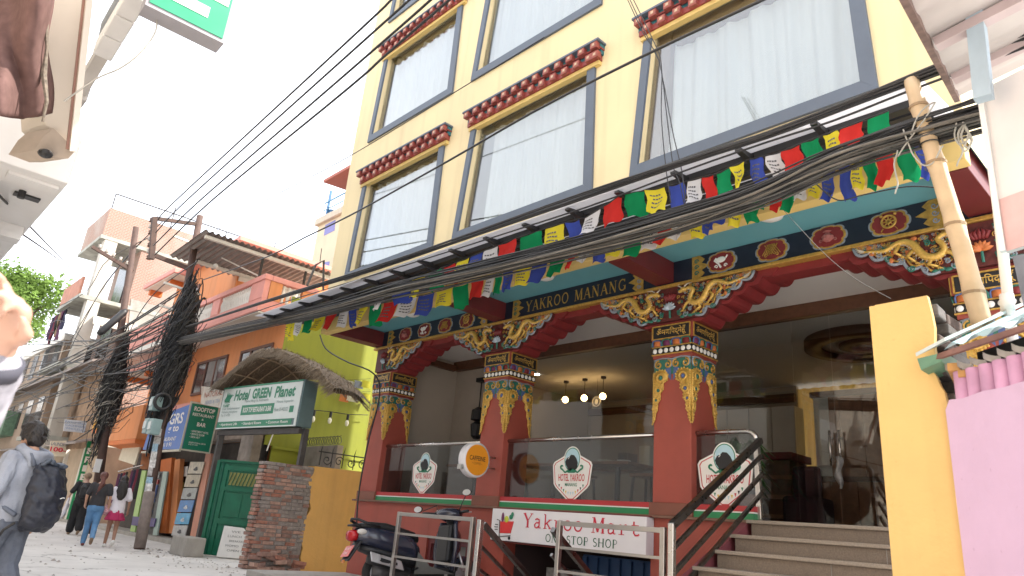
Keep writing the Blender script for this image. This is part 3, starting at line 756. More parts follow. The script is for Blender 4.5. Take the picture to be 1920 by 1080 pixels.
# a column, built round x = 0 with its front face on y = 0
sh = MB().box(-.238, .238, .0, .476, 1.42, 3.36)
col = local(hotel, 'column', sh, RED, loc=(-10.17+5.9, 0, 0), bev=.006)
local(col, 'column_base', MB().box(-.265, .265, -.03, .506, 1.29, 1.42), mat('brown_column_base', (.20, .07, .045), .55, var=.15), bev=.006)
def fm(k): return Matrix.Translation((0, .238, 0)) @ Matrix.Rotation(k*PI/2, 4, 'Z') @ Matrix.Translation((0, -.238, 0))
local(col, 'capital_block', MB().box(-.255, .255, -.018, .494, 2.98, 3.03).box(-.27, .27, -.03, .506, 3.19, 3.372), mat('capital_red', (.25, .05, .035), .5, var=.25, scale=12), bev=.006)
local(col, 'bead_band', MB().box(-.258, .258, -.02, .496, 3.034, 3.108), BLACK)
local(col, 'gilt_fillet', MB().box(-.268, .268, -.030, .506, 3.02, 3.033).box(-.268, .268, -.030, .506, 3.109, 3.12), GOLD)
petal_me = {}
pm = MB()
pm.grid(6, 6, lambda u, v: (.052*(2*u-1)*(1-.25*(v-.3)**2), -.012-.03*math.sin(PI*u)*(1-.3*v), .065*v))
bead_me = MB().ball((0,0,0), .029, .012, .029, 10, 6).mesh('bead', smooth=True); bead_me.materials.append(WHITE)
pal = [ORAN, PURP, ORAN, CRIM]
pmes = []
for i, mm in enumerate(pal):
    me = pm.mesh('lotus_petal', smooth=True); me.materials.append(mm); pmes.append(me)
rimm = MB().tube([(-.055,-.02,0),(-.056,-.03,.045),(-.045,-.032,.066),(0,-.034,.072),(.045,-.032,.066),(.056,-.03,.045),(.055,-.02,0)], .009, 5)
rim_mes = []
for mm in (DBLUE, DGREEN):
    me = rimm.mesh('petal_rim', smooth=True); me.materials.append(mm); rim_mes.append(me)
GLYPH = ['ॐ', 'म', 'णि', 'प', 'द्मे', 'हूँ']
LAN = 'ॐमणिपद्मेहूँ'
for k in (0, 1, 3):
    for i in range(4):
        o = bpy.data.objects.new('lotus_petal', pmes[(i+k) % 4]); C.objects.link(o); o.parent = col
        q = fm(k) @ V((-.19+.127*i, -.008, 3.121)); o.location = q; o.rotation_euler = (0, 0, k*PI/2)
        o2 = bpy.data.objects.new('petal_rim', rim_mes[i % 2]); C.objects.link(o2); o2.parent = col; o2.location = q; o2.rotation_euler = (0, 0, k*PI/2)
    for i in range(7):
        o = bpy.data.objects.new('bead', bead_me); C.objects.link(o); o.parent = col
        o.location = fm(k) @ V((-.222+.074*i, -.024, 3.071)); o.rotation_euler = (0, 0, k*PI/2)
    t = MB().box(-.235, .235, -.038, -.031, 3.215, 3.345); t.xf(fm(k)); local(col, 'text_panel', t, BLACK)
    t = MB()
    for a, b in (((-.245,3.205),(.245,3.205)),((-.245,3.355),(.245,3.355)),((-.245,3.205),(-.245,3.355)),((.245,3.205),(.245,3.355))): t.bar((a[0],-.038,a[1]), (b[0],-.038,b[1]), .014, .012, (0,1,0))
    t.xf(fm(k)); local(col, 'panel_border', t, GOLD)
    me = fit(textmesh(LAN, bold=.012), (0, -.0385, 3.28), (1,0,0), (0,0,1), .39, .105); me.transform(fm(k)); me.name = 'mantra_lettering'
    link('mantra_lettering', me, GOLD2, col)
    # scroll frieze below
    t1, t2, t3, t4 = MB(), MB(), MB(), MB()
    t3.poly([(-.238,-.004,2.86),(.238,-.004,2.86),(.238,-.004,2.97),(-.238,-.004,2.97)])
    t3.poly([(-.238,-.004,2.86),(-.238,-.004,2.66),(-.15,-.004,2.76),(-.06,-.004,2.75),(0,-.004,2.80),(.06,-.004,2.75),(.15,-.004,2.76),(.238,-.004,2.66),(.238,-.004,2.86)][::-1])
    for s in (-1, 1):
        for xx in (.055, .175):
            t1.tube(spiral((s*xx, 2.91), .05, 1.3, PI/2, s*(1 if xx < .1 else -1), y=-.014), .011, 5)
            t2.tube(spiral((s*xx, 2.91), .068, .9, PI/2, s*(1 if xx < .1 else -1), y=-.010), .009, 5)
        t4.poly([(s*.02,-.008,2.87),(s*.10,-.008,2.86),(s*.06,-.008,2.78),(s*.01,-.008,2.72)][::int(s)])
    t2.tube([(-.235,-.012,2.965),(-.12,-.012,2.985),(0,-.012,2.965),(.12,-.012,2.985),(.235,-.012,2.965)], .009, 5)
    for t_, nm, mm in ((t1, 'scroll', GOLD), (t2, 'scroll_outline', GREYBLUE), (t3, 'scroll_ground', DGREEN), (t4, 'leaf', DBLUE)):
        t_.xf(fm(k)); local(col, nm, t_, mm, nm.startswith('scroll') and nm != 'scroll_ground')
    for s in (-1, 1):
        t = MB()
        out = [(s*.243, 2.25), (s*.215, 2.30), (s*.205, 2.37), (s*.185, 2.40), (s*.18, 2.48), (s*.15, 2.52), (s*.15, 2.59), (s*.11, 2.63), (s*.11, 2.70), (s*.06, 2.73), (s*.05, 2.79), (s*.09, 2.84), (s*.16, 2.85), (s*.243, 2.82)]
        t.prism([(p[0], -.016, p[1]) for p in (out if s > 0 else out[::-1])], (0, .014, 0))
        for a, b in zip(out[:-1], out[1:]):
            for f in (0, .5): t.ball((a[0]+(b[0]-a[0])*f, -.016, a[1]+(b[1]-a[1])*f), .012, .010, .012, 6, 4)
        for z_ in [2.27+.026*i for i in range(22)]: t.ball((s*.232, -.018, z_), .011, .010, .011, 6, 4)
        for (x_, z_, r_) in ((.145, 2.76, .045), (.175, 2.62, .036), (.20, 2.51, .028), (.215, 2.42, .02)):
            t.torus((s*x_, -.02, z_), r_, .012, 14, 5)
            t.tube(spiral((s*(x_-.0), z_-r_-.022), .02, 1.2, 0, s, y=-.02), .006, 5)
        t.xf(fm(k)); local(col, 'gilt_drop', t, GOLD2, True)
        t = MB()
        for (x_, z_, r_) in ((.145, 2.76, .026), (.175, 2.62, .02), (.20, 2.51, .015)): t.ball((s*x_, -.02, z_), r_, .01, r_, 8, 5)
        t.xf(fm(k)); local(col, 'boss', t, DBLUE if s > 0 else DGREEN, True)
for cx in (-7.27, -4.37, -1.31): dup(col, hotel, (cx+5.9, 0, 0))
# ------------------------------------------------------------------ glass balustrades with the hotel badge
LRED = mat('badge_red', (0.50, 0.05, 0.06), .5, var=.05); LGRN = mat('badge_green', (0.02, 0.20, 0.11), .5, var=.05); LBLU = mat('badge_pale_blue', (0.42, 0.62, 0.70), .5, var=.05)
LYEL = mat('badge_yellow', (0.7, 0.5, 0.08), .5, var=.05)
def badge(root, cx, cz, y, sc):
    def P(pts, yy): return [(cx+p[0]*sc, yy, cz+p[1]*sc) for p in pts][::-1]
    shield = [(-.46,.26),(-.5,.2),(-.45,-.16),(-.40,-.22),(-.06,-.47),(.06,-.47),(.40,-.22),(.45,-.16),(.5,.2),(.46,.26),(.1,.42),(-.1,.42)]
    inset = lambda k: [(p[0]*k, p[1]*k-.0) for p in shield]
    B = part(root, 'badge', MB().prism(P(shield, y), (0, .004, 0)), WHITE)
    part(B, 'outline', MB().prism(P(inset(.93), y-.0015), (0, .001, 0)), LRED)
    part(B, 'field', MB().prism(P(inset(.89), y-.0030), (0, .001, 0)), WHITE)
    circ = lambda r, k=1.0: [(r*math.cos(2*PI*i/28), .30+r*k*math.sin(2*PI*i/28)) for i in range(28)]
    part(B, 'disc_rim', MB().prism(P(circ(.215, 1.15), y-.0045), (0, .001, 0)), WHITE)
    part(B, 'disc_line', MB().prism(P(circ(.195, 1.15), y-.0060), (0, .001, 0)), LGRN)
    part(B, 'disc', MB().prism(P(circ(.18, 1.15), y-.0075), (0, .001, 0)), LBLU)
    yak = [(-.15,.20),(-.17,.26),(-.13,.33),(-.07,.35),(-.03,.39),(.05,.38),(.11,.32),(.15,.24),(.14,.14),(.08,.10),(.03,.13),(-.02,.09),(-.09,.10),(-.11,.15)]
    part(B, 'animal_emblem', MB().prism(P(yak, y-.0092), (0, .001, 0)), BLACK)
    h = MB()
    for s in (-1, 1): h.tube([(cx+(-.12+s*.02)*sc, y-.010, cz+.31*sc), (cx+(-.12+s*.05)*sc, y-.010, cz+.335*sc), (cx+(-.12+s*.035)*sc, y-.010, cz+.37*sc)], .006*sc, 5)
    part(B, 'horns', h, WHITE)
    t = MB()
    for s in (-1, 1):
        t.tube([(cx+s*.05*sc, y-.011, cz+.10*sc), (cx+s*.16*sc, y-.011, cz+.06*sc), (cx+s*.24*sc, y-.011, cz+.12*sc)] + [(cx+s*.24*sc+s*(.05-.04*i/8)*sc*math.cos(-PI/2+i*.55), y-.011, cz+.165*sc+(.05-.04*i/8)*sc*math.sin(-PI/2+i*.55)) for i in range(9)], .016*sc, 5)
    t.prism(P([(-.14,.09),(0,.14),(.14,.09),(.08,.05),(-.08,.05)], y-.0092), (0, .001, 0))
    part(B, 'scrolls', t, LGRN)
    text(B, 'lettering', 'HOTEL YAKROO', (cx, y-.0052, cz-.035*sc), (1,0,0), (0,0,1), .66*sc, .135*sc, LRED, bold=.02)
    text(B, 'place_lettering', 'MANANG', (cx, y-.0052, cz-.165*sc), (1,0,0), (0,0,1), .30*sc, .065*sc, LGRN, bold=.012)
    cols = [BLACK, LRED, LGRN, LYEL, LBLU, LBLU, LBLU, LYEL, LRED, BLACK, LGRN]
    for i in range(11):
        x = (-.30+.06*i)*sc; z = (-.16-.14*(1-((i-5)/5)**2))*sc
        part(B, 'pennant', MB().prism([(cx+x-.02*sc, y-.0045, cz+z), (cx+x+.02*sc, y-.0045, cz+z), (cx+x, y-.0045, cz+z-.06*sc)][::-1], (0, .001, 0)), cols[i])
def balustrade(x0, x1, label, bcx, bsc, end=False):
    t = thing('glass_balustrade', label, 'balustrade', ((x0+x1)/2, 6.6, 1.29), group='glass balustrades between the red columns')
    part(t, 'glass_pane', MB().box(x0, x1, 6.60, 6.612, 1.42, 2.12), GLASSR)
    part(t, 'sill', MB().box(x0, x1, 6.50, 6.64, 1.292, 1.352), GRN)
    part(t, 'white_stripe', MB().box(x0, x1, 6.502, 6.64, 1.354, 1.366), WHITE)
    part(t, 'red_stripe', MB().box(x0, x1, 6.504, 6.64, 1.368, 1.42), mat('stripe_red', (.42, .03, .035), .45, var=.1))
    if end:
        pts = [(x0, 6.6, 2.15), (x1-.10, 6.6, 2.15), (x1-.045, 6.6, 2.135), (x1-.012, 6.6, 2.10), (x1, 6.6, 2.05), (x1+.01, 6.6, 1.30)]
        part(t, 'handrail', MB().tube(pts[:5], .026, 10), STEEL, True)
        part(t, 'end_post', MB().bar(pts[4], pts[5], .05, .05, (0,1,0)), STEEL, bev=.006)
    else:
        part(t, 'handrail', MB().tube([(x0, 6.6, 2.15), (x1, 6.6, 2.15)], .026, 10), STEEL, True)
    badge(t, bcx, 1.70, 6.592, bsc)
    return t
balustrade(-9.93, -7.51, 'glass balustrade behind the scooter, its badge beside the orange round sign', -8.83, .60)
balustrade(-7.03, -4.61, 'glass balustrade above the white shop sign, badge in its middle', -5.86, .64)
balustrade(-4.13, -3.45, 'short glass balustrade beside the steps, badge behind the stair rail', -3.80, .63, True)

# round sign
t = thing('round_sign', 'round orange coffee sign reading CAFFEINE on a red column', 'sign', (-7.15, 6.12, 1.61))
part(t, 'drum', MB().lathe([(.19,-.062),(.222,-.056),(.225,-.03),(.225,.03),(.222,.056),(.19,.062)], (-7.15, 6.12, 1.84), 40, 'x'), mat('white_plastic', (.72, .71, .74), .35, var=.03), True)
for s in (-1, 1):
    o = part(t, 'face', MB().lathe([(.196, s*.0625), (.196, s*.066)], (-7.15, 6.12, 1.84), 40, 'x'), mat('sign_orange', (.80, .30, .015), .45, var=.03))
    text(o, 'lettering', 'CAFFEINE', (-7.15+s*.068, 6.12, 1.86), (0,s,0), (0,0,1), .27, .06, BLACK, bold=.01)
    text(o, 'small_lettering', '• COFFEE •', (-7.15+s*.068, 6.12, 1.795), (0,s,0), (0,0,1), .17, .03, mat('sign_brown', (.28, .10, .02), .6, var=.05))
for z in (1.77, 1.91): part(t, 'arm', MB().cyl((-7.15, 6.30, z), (-7.15, 6.49, z), .014), STEEL, True)
part(t, 'clip', MB().box(-7.19, -7.11, 5.88, 5.92, 1.70, 1.76), STEEL)

# shop sign
t = thing('shop_sign', 'long white sign reading Yakroo Mart One Stop Shop', 'sign', (-5.77, 6.4, .9))
part(t, 'box', MB().box(-6.97, -4.58, 6.36, 6.498, .885, 1.262), mat('sign_white', (.74, .73, .76), .4, var=.03), bev=.006)
part(t, 'edge', MB().box(-6.985, -4.565, 6.40, 6.497, .868, .884).box(-6.985, -4.565, 6.40, 6.497, 1.263, 1.275), MAROON)
F_ = (1, 0, 0); U_ = (0, 0, 1)
SRED = mat('sign_red', (.55, .02, .05), .5, var=.03); SGRN = mat('sign_dark_green', (.015, .10, .05), .5, var=.03)
stext(t, 'name_lettering', 'Yakroo Mart', (-5.53, 6.356, 1.145), F_, U_, 1.74, .175, SRED, 1.0, .1)
stext(t, 'small_lettering', 'ONE STOP SHOP', (-5.48, 6.356, .965), F_, U_, 1.05, .095, SGRN, .95, .06)
cx, cz, y = -6.70, 1.07, 6.352
ct = part(t, 'cart_emblem', MB().prism([(cx-.10,y,cz+.04),(cx+.14,y,cz+.05),(cx+.10,y,cz-.09),(cx-.09,y,cz-.10)][::-1], (0,.006,0)), mat('cart_red', (.60,.03,.03), .4, var=.1))
part(ct, 'cart_frame', MB().tube([(cx-.16,y,cz+.06),(cx-.11,y,cz+.05),(cx-.10,y,cz-.14),(cx+.10,y,cz-.12)], .006, 5).tube([(cx-.19,y,cz),(cx-.14,y,cz)], .005, 5).tube([(cx-.20,y,cz-.03),(cx-.14,y,cz-.03)], .005, 5).tube([(cx-.19,y,cz-.06),(cx-.14,y,cz-.06)], .005, 5), BLACK)
part(ct, 'cart_wheel', MB().cyl((cx-.10,y,cz-.165),(cx-.10,y+.005,cz-.165),.02), BLACK); part(ct, 'cart_wheel', MB().cyl((cx+.08,y,cz-.15),(cx+.08,y+.005,cz-.15),.02), BLACK)
part(ct, 'aubergine', MB().ball((cx-.06,y,cz+.09),.025,.008,.06), PURP); part(ct, 'lettuce', MB().ball((cx+.01,y,cz+.07),.04,.010,.04), mat('sign_lime', (.45,.5,.05), .5)); part(ct, 'greens', MB().ball((cx+.09,y,cz+.10),.035,.008,.03).ball((cx+.11,y,cz+.13),.025,.008,.03), LGRN)

# ------------------------------------------------------------------ entrance steps and steel rails
BARS = mat('dull_worn_steel', (.42,.40,.375), .34, metal=1.0, var=.06, scale=6)
st = thing('entrance_steps', 'brown granite steps climbing to the glass door', 'steps', (-2.26, 5.2, 0))
for k in range(9):
    z1 = 1.286-.1425*k; ye = 6.32-.30*k
    if z1 < .02: break
    S_ = part(st, 'step', MB().box(-3.38, -1.12, ye, ye+.40 if k else 6.72, max(0, z1-.1425)+.001, z1-.033), STONE)
    part(S_, 'tread', MB().box(-3.42, -1.12, ye-.03, ye+.30 if k else 6.72, z1-.032, z1), mat('granite_tread', (.27, .225, .18), .5, var=.2, scale=80), bev=.006)
    if k: part(S_, 'tread_joint', MB().box(-2.42+.3*(k % 2), -2.415+.3*(k % 2), ye-.004, ye+.001, z1-.14, z1-.034), CONC)
side = [(6.72, 1.26), (6.35, 1.26), (4.10, .16), (4.0, 0), (6.72, 0)]
part(st, 'stringer', MB().prism([(-3.50, a, b) for a, b in side], (.075, 0, 0)), mat('purple_red_paint', (.20, .05, .06), .6, var=.15, stain=.2))
for a in range(6): pass
rl = thing('stair_railing', 'square steel railing sloping down beside the steps', 'railing', (-3.4, 5.7, .6))
part(rl, 'post', MB().bar((-3.4, 5.07, .55), (-3.4, 5.07, 1.17), .05, .05, (0,1,0)), STEEL, bev=.005)
DST = mat('darkened_steel', (.20, .19, .18), .3, metal=1.0, var=.15, scale=20)
for a, b, c_, d, wd in ((6.58, 2.05, 5.07, 1.155, .05), (6.58, 1.90, 5.07, .97, .03), (6.58, 1.72, 5.07, .78, .03), (6.58, 1.55, 5.07, .60, .03)):
    part(rl, 'rail', MB().bar((-3.4, a, b), (-3.4, c_, d), wd, wd*1.1), DST)
def fence_panel(x0, x1, label, zs, zt):
    f = thing('steel_barrier', label, 'barrier', ((x0+x1)/2, 5.05, 0), group='steel barriers along the shop front')
    for x in (x0, x1): part(f, 'post', MB().bar((x, 5.05, 0), (x, 5.05, zt+.025), .045, .045, (0,1,0)), BARS, bev=.005)
    part(f, 'top_rail', MB().bar((x0+.023, 5.05, zt), (x1-.023, 5.05, zt), .035, .042), BARS, bev=.004)
    for z in zs: part(f, 'rail', MB().bar((x0+.023, 5.05, z), (x1-.023, 5.05, z), .02, .024), BARS)
    return f
fence_panel(-4.60, -3.47, 'steel barrier in front of the shop sign, joined to the stair railing', (.90, .70, .48, .25), 1.11)
fence_panel(-7.14, -5.82, 'steel barrier in front of the black scooter', (.87, .62, .40, .2), 1.085)
for x, lb in ((-5.70, 'steel handrail running down to the basement shop beside the scooter barrier'), (-4.72, 'steel handrail running down behind the barrier below the shop sign')):
    f = thing('basement_handrail', lb, 'handrail', (x, 5.05, 0))
    if x < -5: part(f, 'post', MB().bar((x, 5.05, 0), (x, 5.05, 1.09), .055, .055, (0,1,0)), STEEL, bev=.005)
    for q, wd in ((0, .05), (-.22, .03), (-.44, .03)):
        if 1.05+q > 0: part(f, 'rail', MB().bar((x, 5.09, 1.05+q), (x, 6.36, max(.02, .18+q)), wd, wd), DST)

# ------------------------------------------------------------------ inside the porch
gw = thing('porch_glazing', 'dark glass wall and door at the back of the porch', 'glass wall', (-5, 8.06, 1.29))
xs = [-8.55, -6.9, -5.2, -3.72, -3.26, -2.75, -1.36]
for a, b in zip(xs[:-1], xs[1:]): part(gw, 'glass_pane', MB().box(a+.004, b-.004, 8.06, 8.072, 1.29, 3.738), GLASSD)
for x in (-3.31, -3.205):
    h = part(gw, 'door_handle', MB().cyl((x, 7.99, 1.98), (x, 7.99, 2.36), .012), STEEL, True)
    part(h, 'handle_mount', MB().cyl((x, 7.99, 2.05), (x, 8.058, 2.05), .01).cyl((x, 7.99, 2.28), (x, 8.058, 2.28), .01), STEEL)
bg_ = MB()
bg_.grid(14, 12, lambda u, v: (-3.215+.012*math.sin(9*v)+(.012+.05*math.sin(PI*min(1, .1+v))*(.6+.4*math.sin(7*v+2)))*math.cos(2*PI*u)*(1+.35*math.sin(6*PI*u+5*v)), 7.96+(.02+.03*math.sin(PI*v))*math.sin(2*PI*u), 2.07-.34*v))
solo('plastic_bag', bg_, mat('grey_plastic_bag', (.25, .25, .25), .4, var=.4, scale=30), 'crumpled grey plastic bag hanging from the door handle', 'bag', smooth=True)
part(hotel, 'rear_wall', MB().box(-10.19, -5.5, 12.0, 12.1, 1.29, 3.85).box(-3.9, -1.36, 12.0, 12.1, 1.29, 3.85), BEIGE)
part(hotel, 'amber_filter', MB().grid(40, 3, lambda u, v: (-5.5+1.6*u, 12.05+.03*math.sin(60*u), 1.3+2.5*v)), cloth('amber_filter_cloth', (.55,.36,.12), .5), True)  # cloth added across the rear opening to dim and warm the daylight
part(hotel, 'rear_trim', MB().box(-10.19, -5.5, 11.9, 11.995, 3.56, 3.70), WOOD)
part(hotel, 'pilaster', MB().box(-7.75, -7.45, 11.6, 11.99, 1.29, 3.55), OFFW)
part(hotel, 'cream_panel', MB().box(-8.9, -8.0, 11.93, 11.99, 1.6, 3.4), mat('tan_panel', (.36, .28, .19), .7))
for k, (x, ) in enumerate(((-9.16,), (-8.68,), (-8.23,))):
    p = thing('pendant_lamp', 'glowing globe pendant, %s of the three over the cafe counter' % ('leftmost', 'middle one', 'rightmost')[k], 'lamp', (x, 10, 3.45), group='globe pendants over the cafe counter')
    part(p, 'globe', MB().ball((x, 10, 3.49), .06, n=16, rings=10), mat('warm_globe', (1, .60, .24), .4, var=0, emit=8.0), True)
    part(p, 'cord', MB().cyl((x, 10, 3.55), (x, 10, 3.83), .005), BLACK); part(p, 'canopy', MB().cyl((x, 10, 3.82), (x, 10, 3.859), .05), BLACK)
solo('downlight', MB().cyl((-9.3, 9.3, 3.852), (-9.3, 9.3, 3.858), .05), mat('downlight_glow', (1, .95, .85), .4, var=0, emit=30), 'small bright downlight in the cafe ceiling by the left column', 'lamp')
lg = thing('round_cafe_sign', 'round dark coffee emblem hanging between the pendant lamps', 'sign', (-8.45, 10.1, 3.3))
part(lg, 'disc', MB().lathe([(.11, -.01), (.11, .01)], (-8.45, 10.1, 3.42), 24, 'y'), mat('emblem_dark', (.05, .05, .06), .5))
part(lg, 'ring', MB().torus((-8.45, 10.088, 3.42), .09, .006), WHITE); part(lg, 'bean', MB().ball((-8.45, 10.088, 3.42), .04, .008, .055), WHITE)
part(lg, 'wire', MB().cyl((-8.45, 10.1, 3.53), (-8.45, 10.1, 3.86), .003), BLACK)
ctr = thing('cafe_counter', 'pale cafe counter with cupboards against the back wall', 'counter', (-7.2, 11, 1.29))
part(ctr, 'base_cabinet', MB().box(-9.6, -5.6, 11.0, 11.6, 1.29, 2.25), OFFW, bev=.01)
part(ctr, 'worktop', MB().box(-9.65, -5.55, 10.95, 11.62, 2.252, 2.30), WOOD2)
for k in range(5): part(ctr, 'cupboard', MB().box(-7.4+.42*k, -7.0+.42*k, 11.5, 11.85, 2.6, 3.4), WHITE, bev=.01)
for k in range(7): part(ctr, 'machine', MB().box(-9.2+.5*k, -8.95+.5*k, 11.1, 11.4, 2.301, 2.5+.12*(k % 3)), DKST if k % 2 else WHITE, bev=.01)
# ceiling ring
c0 = onZ(1612, 648, 3.8)
cr = thing('ceiling_ring', 'oval dark wood ring feature on the lobby ceiling', 'ceiling ring', (c0.x, c0.y, 3.7))
for R0, R1, z0, z1, mm in ((.80, .58, 3.74, 3.859, WOOD), (.58, .36, 3.80, 3.858, CEIL), (.36, .14, 3.77, 3.857, WOOD), (.14, .02, 3.79, 3.856, CEIL)):
    part(cr, 'ring' if mm == WOOD else 'recess', MB().lathe([(R1, z1), (R1, z0), (R0, z0), (R0, z1)], (c0.x+.1, c0.y, 0), 40), mm, True)
# panelled wall and reception
pn = thing('panelled_wall', 'dark brown board wall with wainscot behind the glass door', 'wall', (-3.2, 9.2, 1.29))
for k in range(16): part(pn, 'board', MB().box(-4.0+.165*k, -3.838+.165*k, 9.2+.006*(k % 2), 9.26, 1.29, 1.93), WOOD2)
part(pn, 'dado_rail', MB().box(-4.02, -1.36, 9.17, 9.27, 1.932, 1.99), WOOD)
for k in range(6): part(pn, 'upright_board', MB().box(-3.80+.14*k, -3.663+.14*k, 9.2+.006*(k % 2), 9.26, 1.992, 3.0), WOOD2)
part(pn, 'plaster', MB().box(-4.0, -3.802, 9.215, 9.27, 1.992, 3.0).box(-2.962, -1.36, 9.215, 9.27, 1.992, 3.0), OFFW)
part(pn, 'head_rail', MB().box(-4.02, -1.36, 9.15, 9.27, 3.002, 3.07), WOOD)
rc = thing('reception_desk', 'wooden reception desk with a red top', 'desk', (-4.9, 9.4, 1.29))
part(rc, 'desk_front', MB().box(-5.4, -4.35, 9.2, 9.7, 1.29, 2.2), WOOD, bev=.01)
for k in range(3): part(rc, 'ledge', MB().box(-5.42, -4.33, 9.17, 9.199, 1.45+.25*k, 1.5+.25*k), WOOD2)
part(rc, 'top', MB().box(-5.45, -4.3, 9.15, 9.75, 2.202, 2.30), CRIM, bev=.01)
sf_ = thing('dark_sofa', 'dark upholstered armchair beside the reception desk', 'armchair', (-4.0, 8.9, 1.29))
part(sf_, 'seat', MB().box(-4.2, -3.75, 8.6, 9.1, 1.29, 1.7), mat('dark_purple_cloth', (.035, .02, .03), .9), bev=.05); part(sf_, 'backrest', MB().box(-4.25, -3.9, 9.0, 9.15, 1.29, 2.1), mat('dark_purple_cloth', (0,0,0)), bev=.05)
# bar tables, stools
def bar_table(x, y, label):
    t = thing('bar_table', label, 'table', (x, y, 1.29), group='high tables behind the balustrade')
    local(t, 'tabletop', MB().box(-.38, .38, -.3, .3, .60, .64), WOOD2, bev=.008); local(t, 'leg', MB().cyl((0,0,0.02), (0,0,.6), .035), BLACK); local(t, 'foot', MB().lathe([(.25,0),(.25,.015),(.05,.03)]), BLACK)
    return t
bar_table(-5.75, 7.35, 'dark high table with a white dish, nearest the tall red column'); bar_table(-7.0, 7.5, 'dark high table behind the left end of the badge pane'); bar_table(-8.7, 7.5, 'dark high table behind the scooter side balustrade')
solo('white_dish', MB().lathe([(.05,0),(.09,.03),(.09,.035),(.04,.01)], (-5.62, 7.3, 1.932), 14), WHITE, 'small white dish on the high table', 'dish')
for i, (x, y) in enumerate(((-5.2, 7.25), (-6.35, 7.3), (-7.7, 7.4))):
    s_ = thing('bar_stool', ('wooden stool right of the high table', 'wooden stool left of the white dish table', 'wooden stool behind the orange sign')[i], 'stool', (x, y, 1.29), group='stools on the porch')
    local(s_, 'seat', MB().box(-.17, .17, -.17, .17, .46, .50), WOOD2, bev=.008)
    for a in (-1, 1):
        for b in (-1, 1): local(s_, 'leg', MB().cyl((a*.16, b*.16, 0), (a*.13, b*.13, .46), .018), BLACK)
# wall lantern and plant
ln = thing('wall_lantern', 'black iron lantern on the shaded wall left of the second column', 'lantern', (-9.35, 8.0, 2.4))
part(ln, 'lantern_body', MB().lathe([(.05,2.45),(.10,2.5),(.12,2.7),(.05,2.75),(.13,2.78),(.12,2.95),(.04,3.0)], (-9.35, 8.0, 0), 8), BLACK); part(ln, 'rod', MB().cyl((-9.35, 8.0, 3.0), (-9.35, 8.0, 3.5), .012), BLACK); part(ln, 'bracket', MB().box(-9.45, -9.25, 7.95, 8.09, 3.45, 3.52), BLACK)
pt = thing('potted_plant', 'leafy green pot plant behind the third red column', 'plant', (-4.15, 7.6, 1.29))
local(pt, 'pot', MB().lathe([(.12,0),(.17,.3),(.18,.32),(.15,.31)], n=14), mat('clay_pot', (.25,.1,.06), .8))
lf = MB(); rr = random.Random(5)
for k in range(46):
    a = rr.uniform(0, 2*PI); h = rr.uniform(.3, .85); L = rr.uniform(.2, .38); r0 = rr.uniform(.0, .08)
    d = V((math.cos(a), math.sin(a), 0)); p = V((0,0,h))+d*r0; q = p+d*L*.5+V((0,0,.10)); e = p+d*L+V((0,0,-.05)); s_ = V((-d.y, d.x, 0))*.035
    lf.quad(p, q-s_, e, q+s_); lf.tube([(0,0,.3), tuple(p)], .005, 4)
local(pt, 'foliage', lf, mat('pot_plant_leaf', (.04, .13, .03), .5, var=.3, scale=8))
# soffit dome lights
for i, q in enumerate(((773, 587), (1022, 517), (1445, 403))):
    c = onZ(*q, 4.09)
    d = thing('soffit_lamp', 'round white dome lamp under the teal soffit, %s' % ('by the left column', 'left of the thick middle beam', 'at the right, over the dark medallions')[i], 'lamp', (c.x, c.y, 4.0), group='dome lamps under the soffit')
    part(d, 'dome', MB().lathe([(.001,4.03),(.06,4.035),(.11,4.06),(.125,4.095)], (c.x, c.y, 0), 24), WHITE, True); part(d, 'rim', MB().lathe([(.12,4.096),(.135,4.098),(.135,4.111)], (c.x, c.y, 0), 24), OFFW)
# ------------------------------------------------------------------ right foreground
YP = mat('sunny_yellow_plaster', (0.68, 0.45, 0.165), 0.75, var=.07, scale=3, stain=.3, stcol=(.56,.36,.14), bump=.2, bscale=25, streak=.25, speck=.2)
RUB = mat('grey_rubble_mortar', (0.13, 0.115, 0.11), .95, var=.3, scale=14, bump=.6, bscale=30)
yw = thing('broken_gate_pillar', 'yellow plastered wall end with broken grey bricks at its right', 'wall', (-1.05, 3.6, 0))
edge = [(-.955,2.206),(-.945,2.12),(-.94,2.05),(-.945,2.0),(-.95,1.95),(-.945,1.90),(-.965,1.885),(-.975,1.86),(-.955,1.82),(-.945,1.78),(-.93,1.745),(-.925,1.70),(-.935,1.3),(-.93,.6),(-.92,0)]
pts = [(-1.188, 3.5, 0), (-1.188, 3.5, 2.198)] + [(a, 3.5, b) for a, b in edge]
part(yw, 'plaster', MB().prism(pts[::-1], (0, .035, 0)), YP)
part(yw, 'core', MB().box(-1.186, -.985, 3.536, 3.95, 0, 2.19), RUB)
part(yw, 'side_plaster', MB().box(-1.215, -1.188, 3.503, 4.3, 0, 2.196), YP)
rr = random.Random(11)
z = 0.02; k = 0
BRM = [mat('old_brick_%s' % n, c, .95, var=.3, scale=18, bump=.4, bscale=50) for n, c in (('grey', (.105,.095,.09)), ('brown', (.10,.07,.06)), ('ashen', (.14,.125,.12)))]
while z < 2.14:
    y = 3.54+.1*(k % 2); top = 3.95 if z < 1.6 else 3.95-.5*(z-1.6)*.5
    while y < top:
        L = rr.uniform(.16, .23); h = rr.uniform(.05, .062); px = rr.uniform(-.035, .012)
        b = MB().obox((-.965+px, y+L/2, z+h/2), .10+rr.uniform(0,.03), L-.012, h, Matrix.Rotation(rr.uniform(-.09,.09), 4, 'Z') @ Matrix.Rotation(rr.uniform(-.06,.06), 4, 'X'))
        part(yw, 'brick', b, rr.choice(BRM), bev=.008); y += L
    z += .07; k += 1
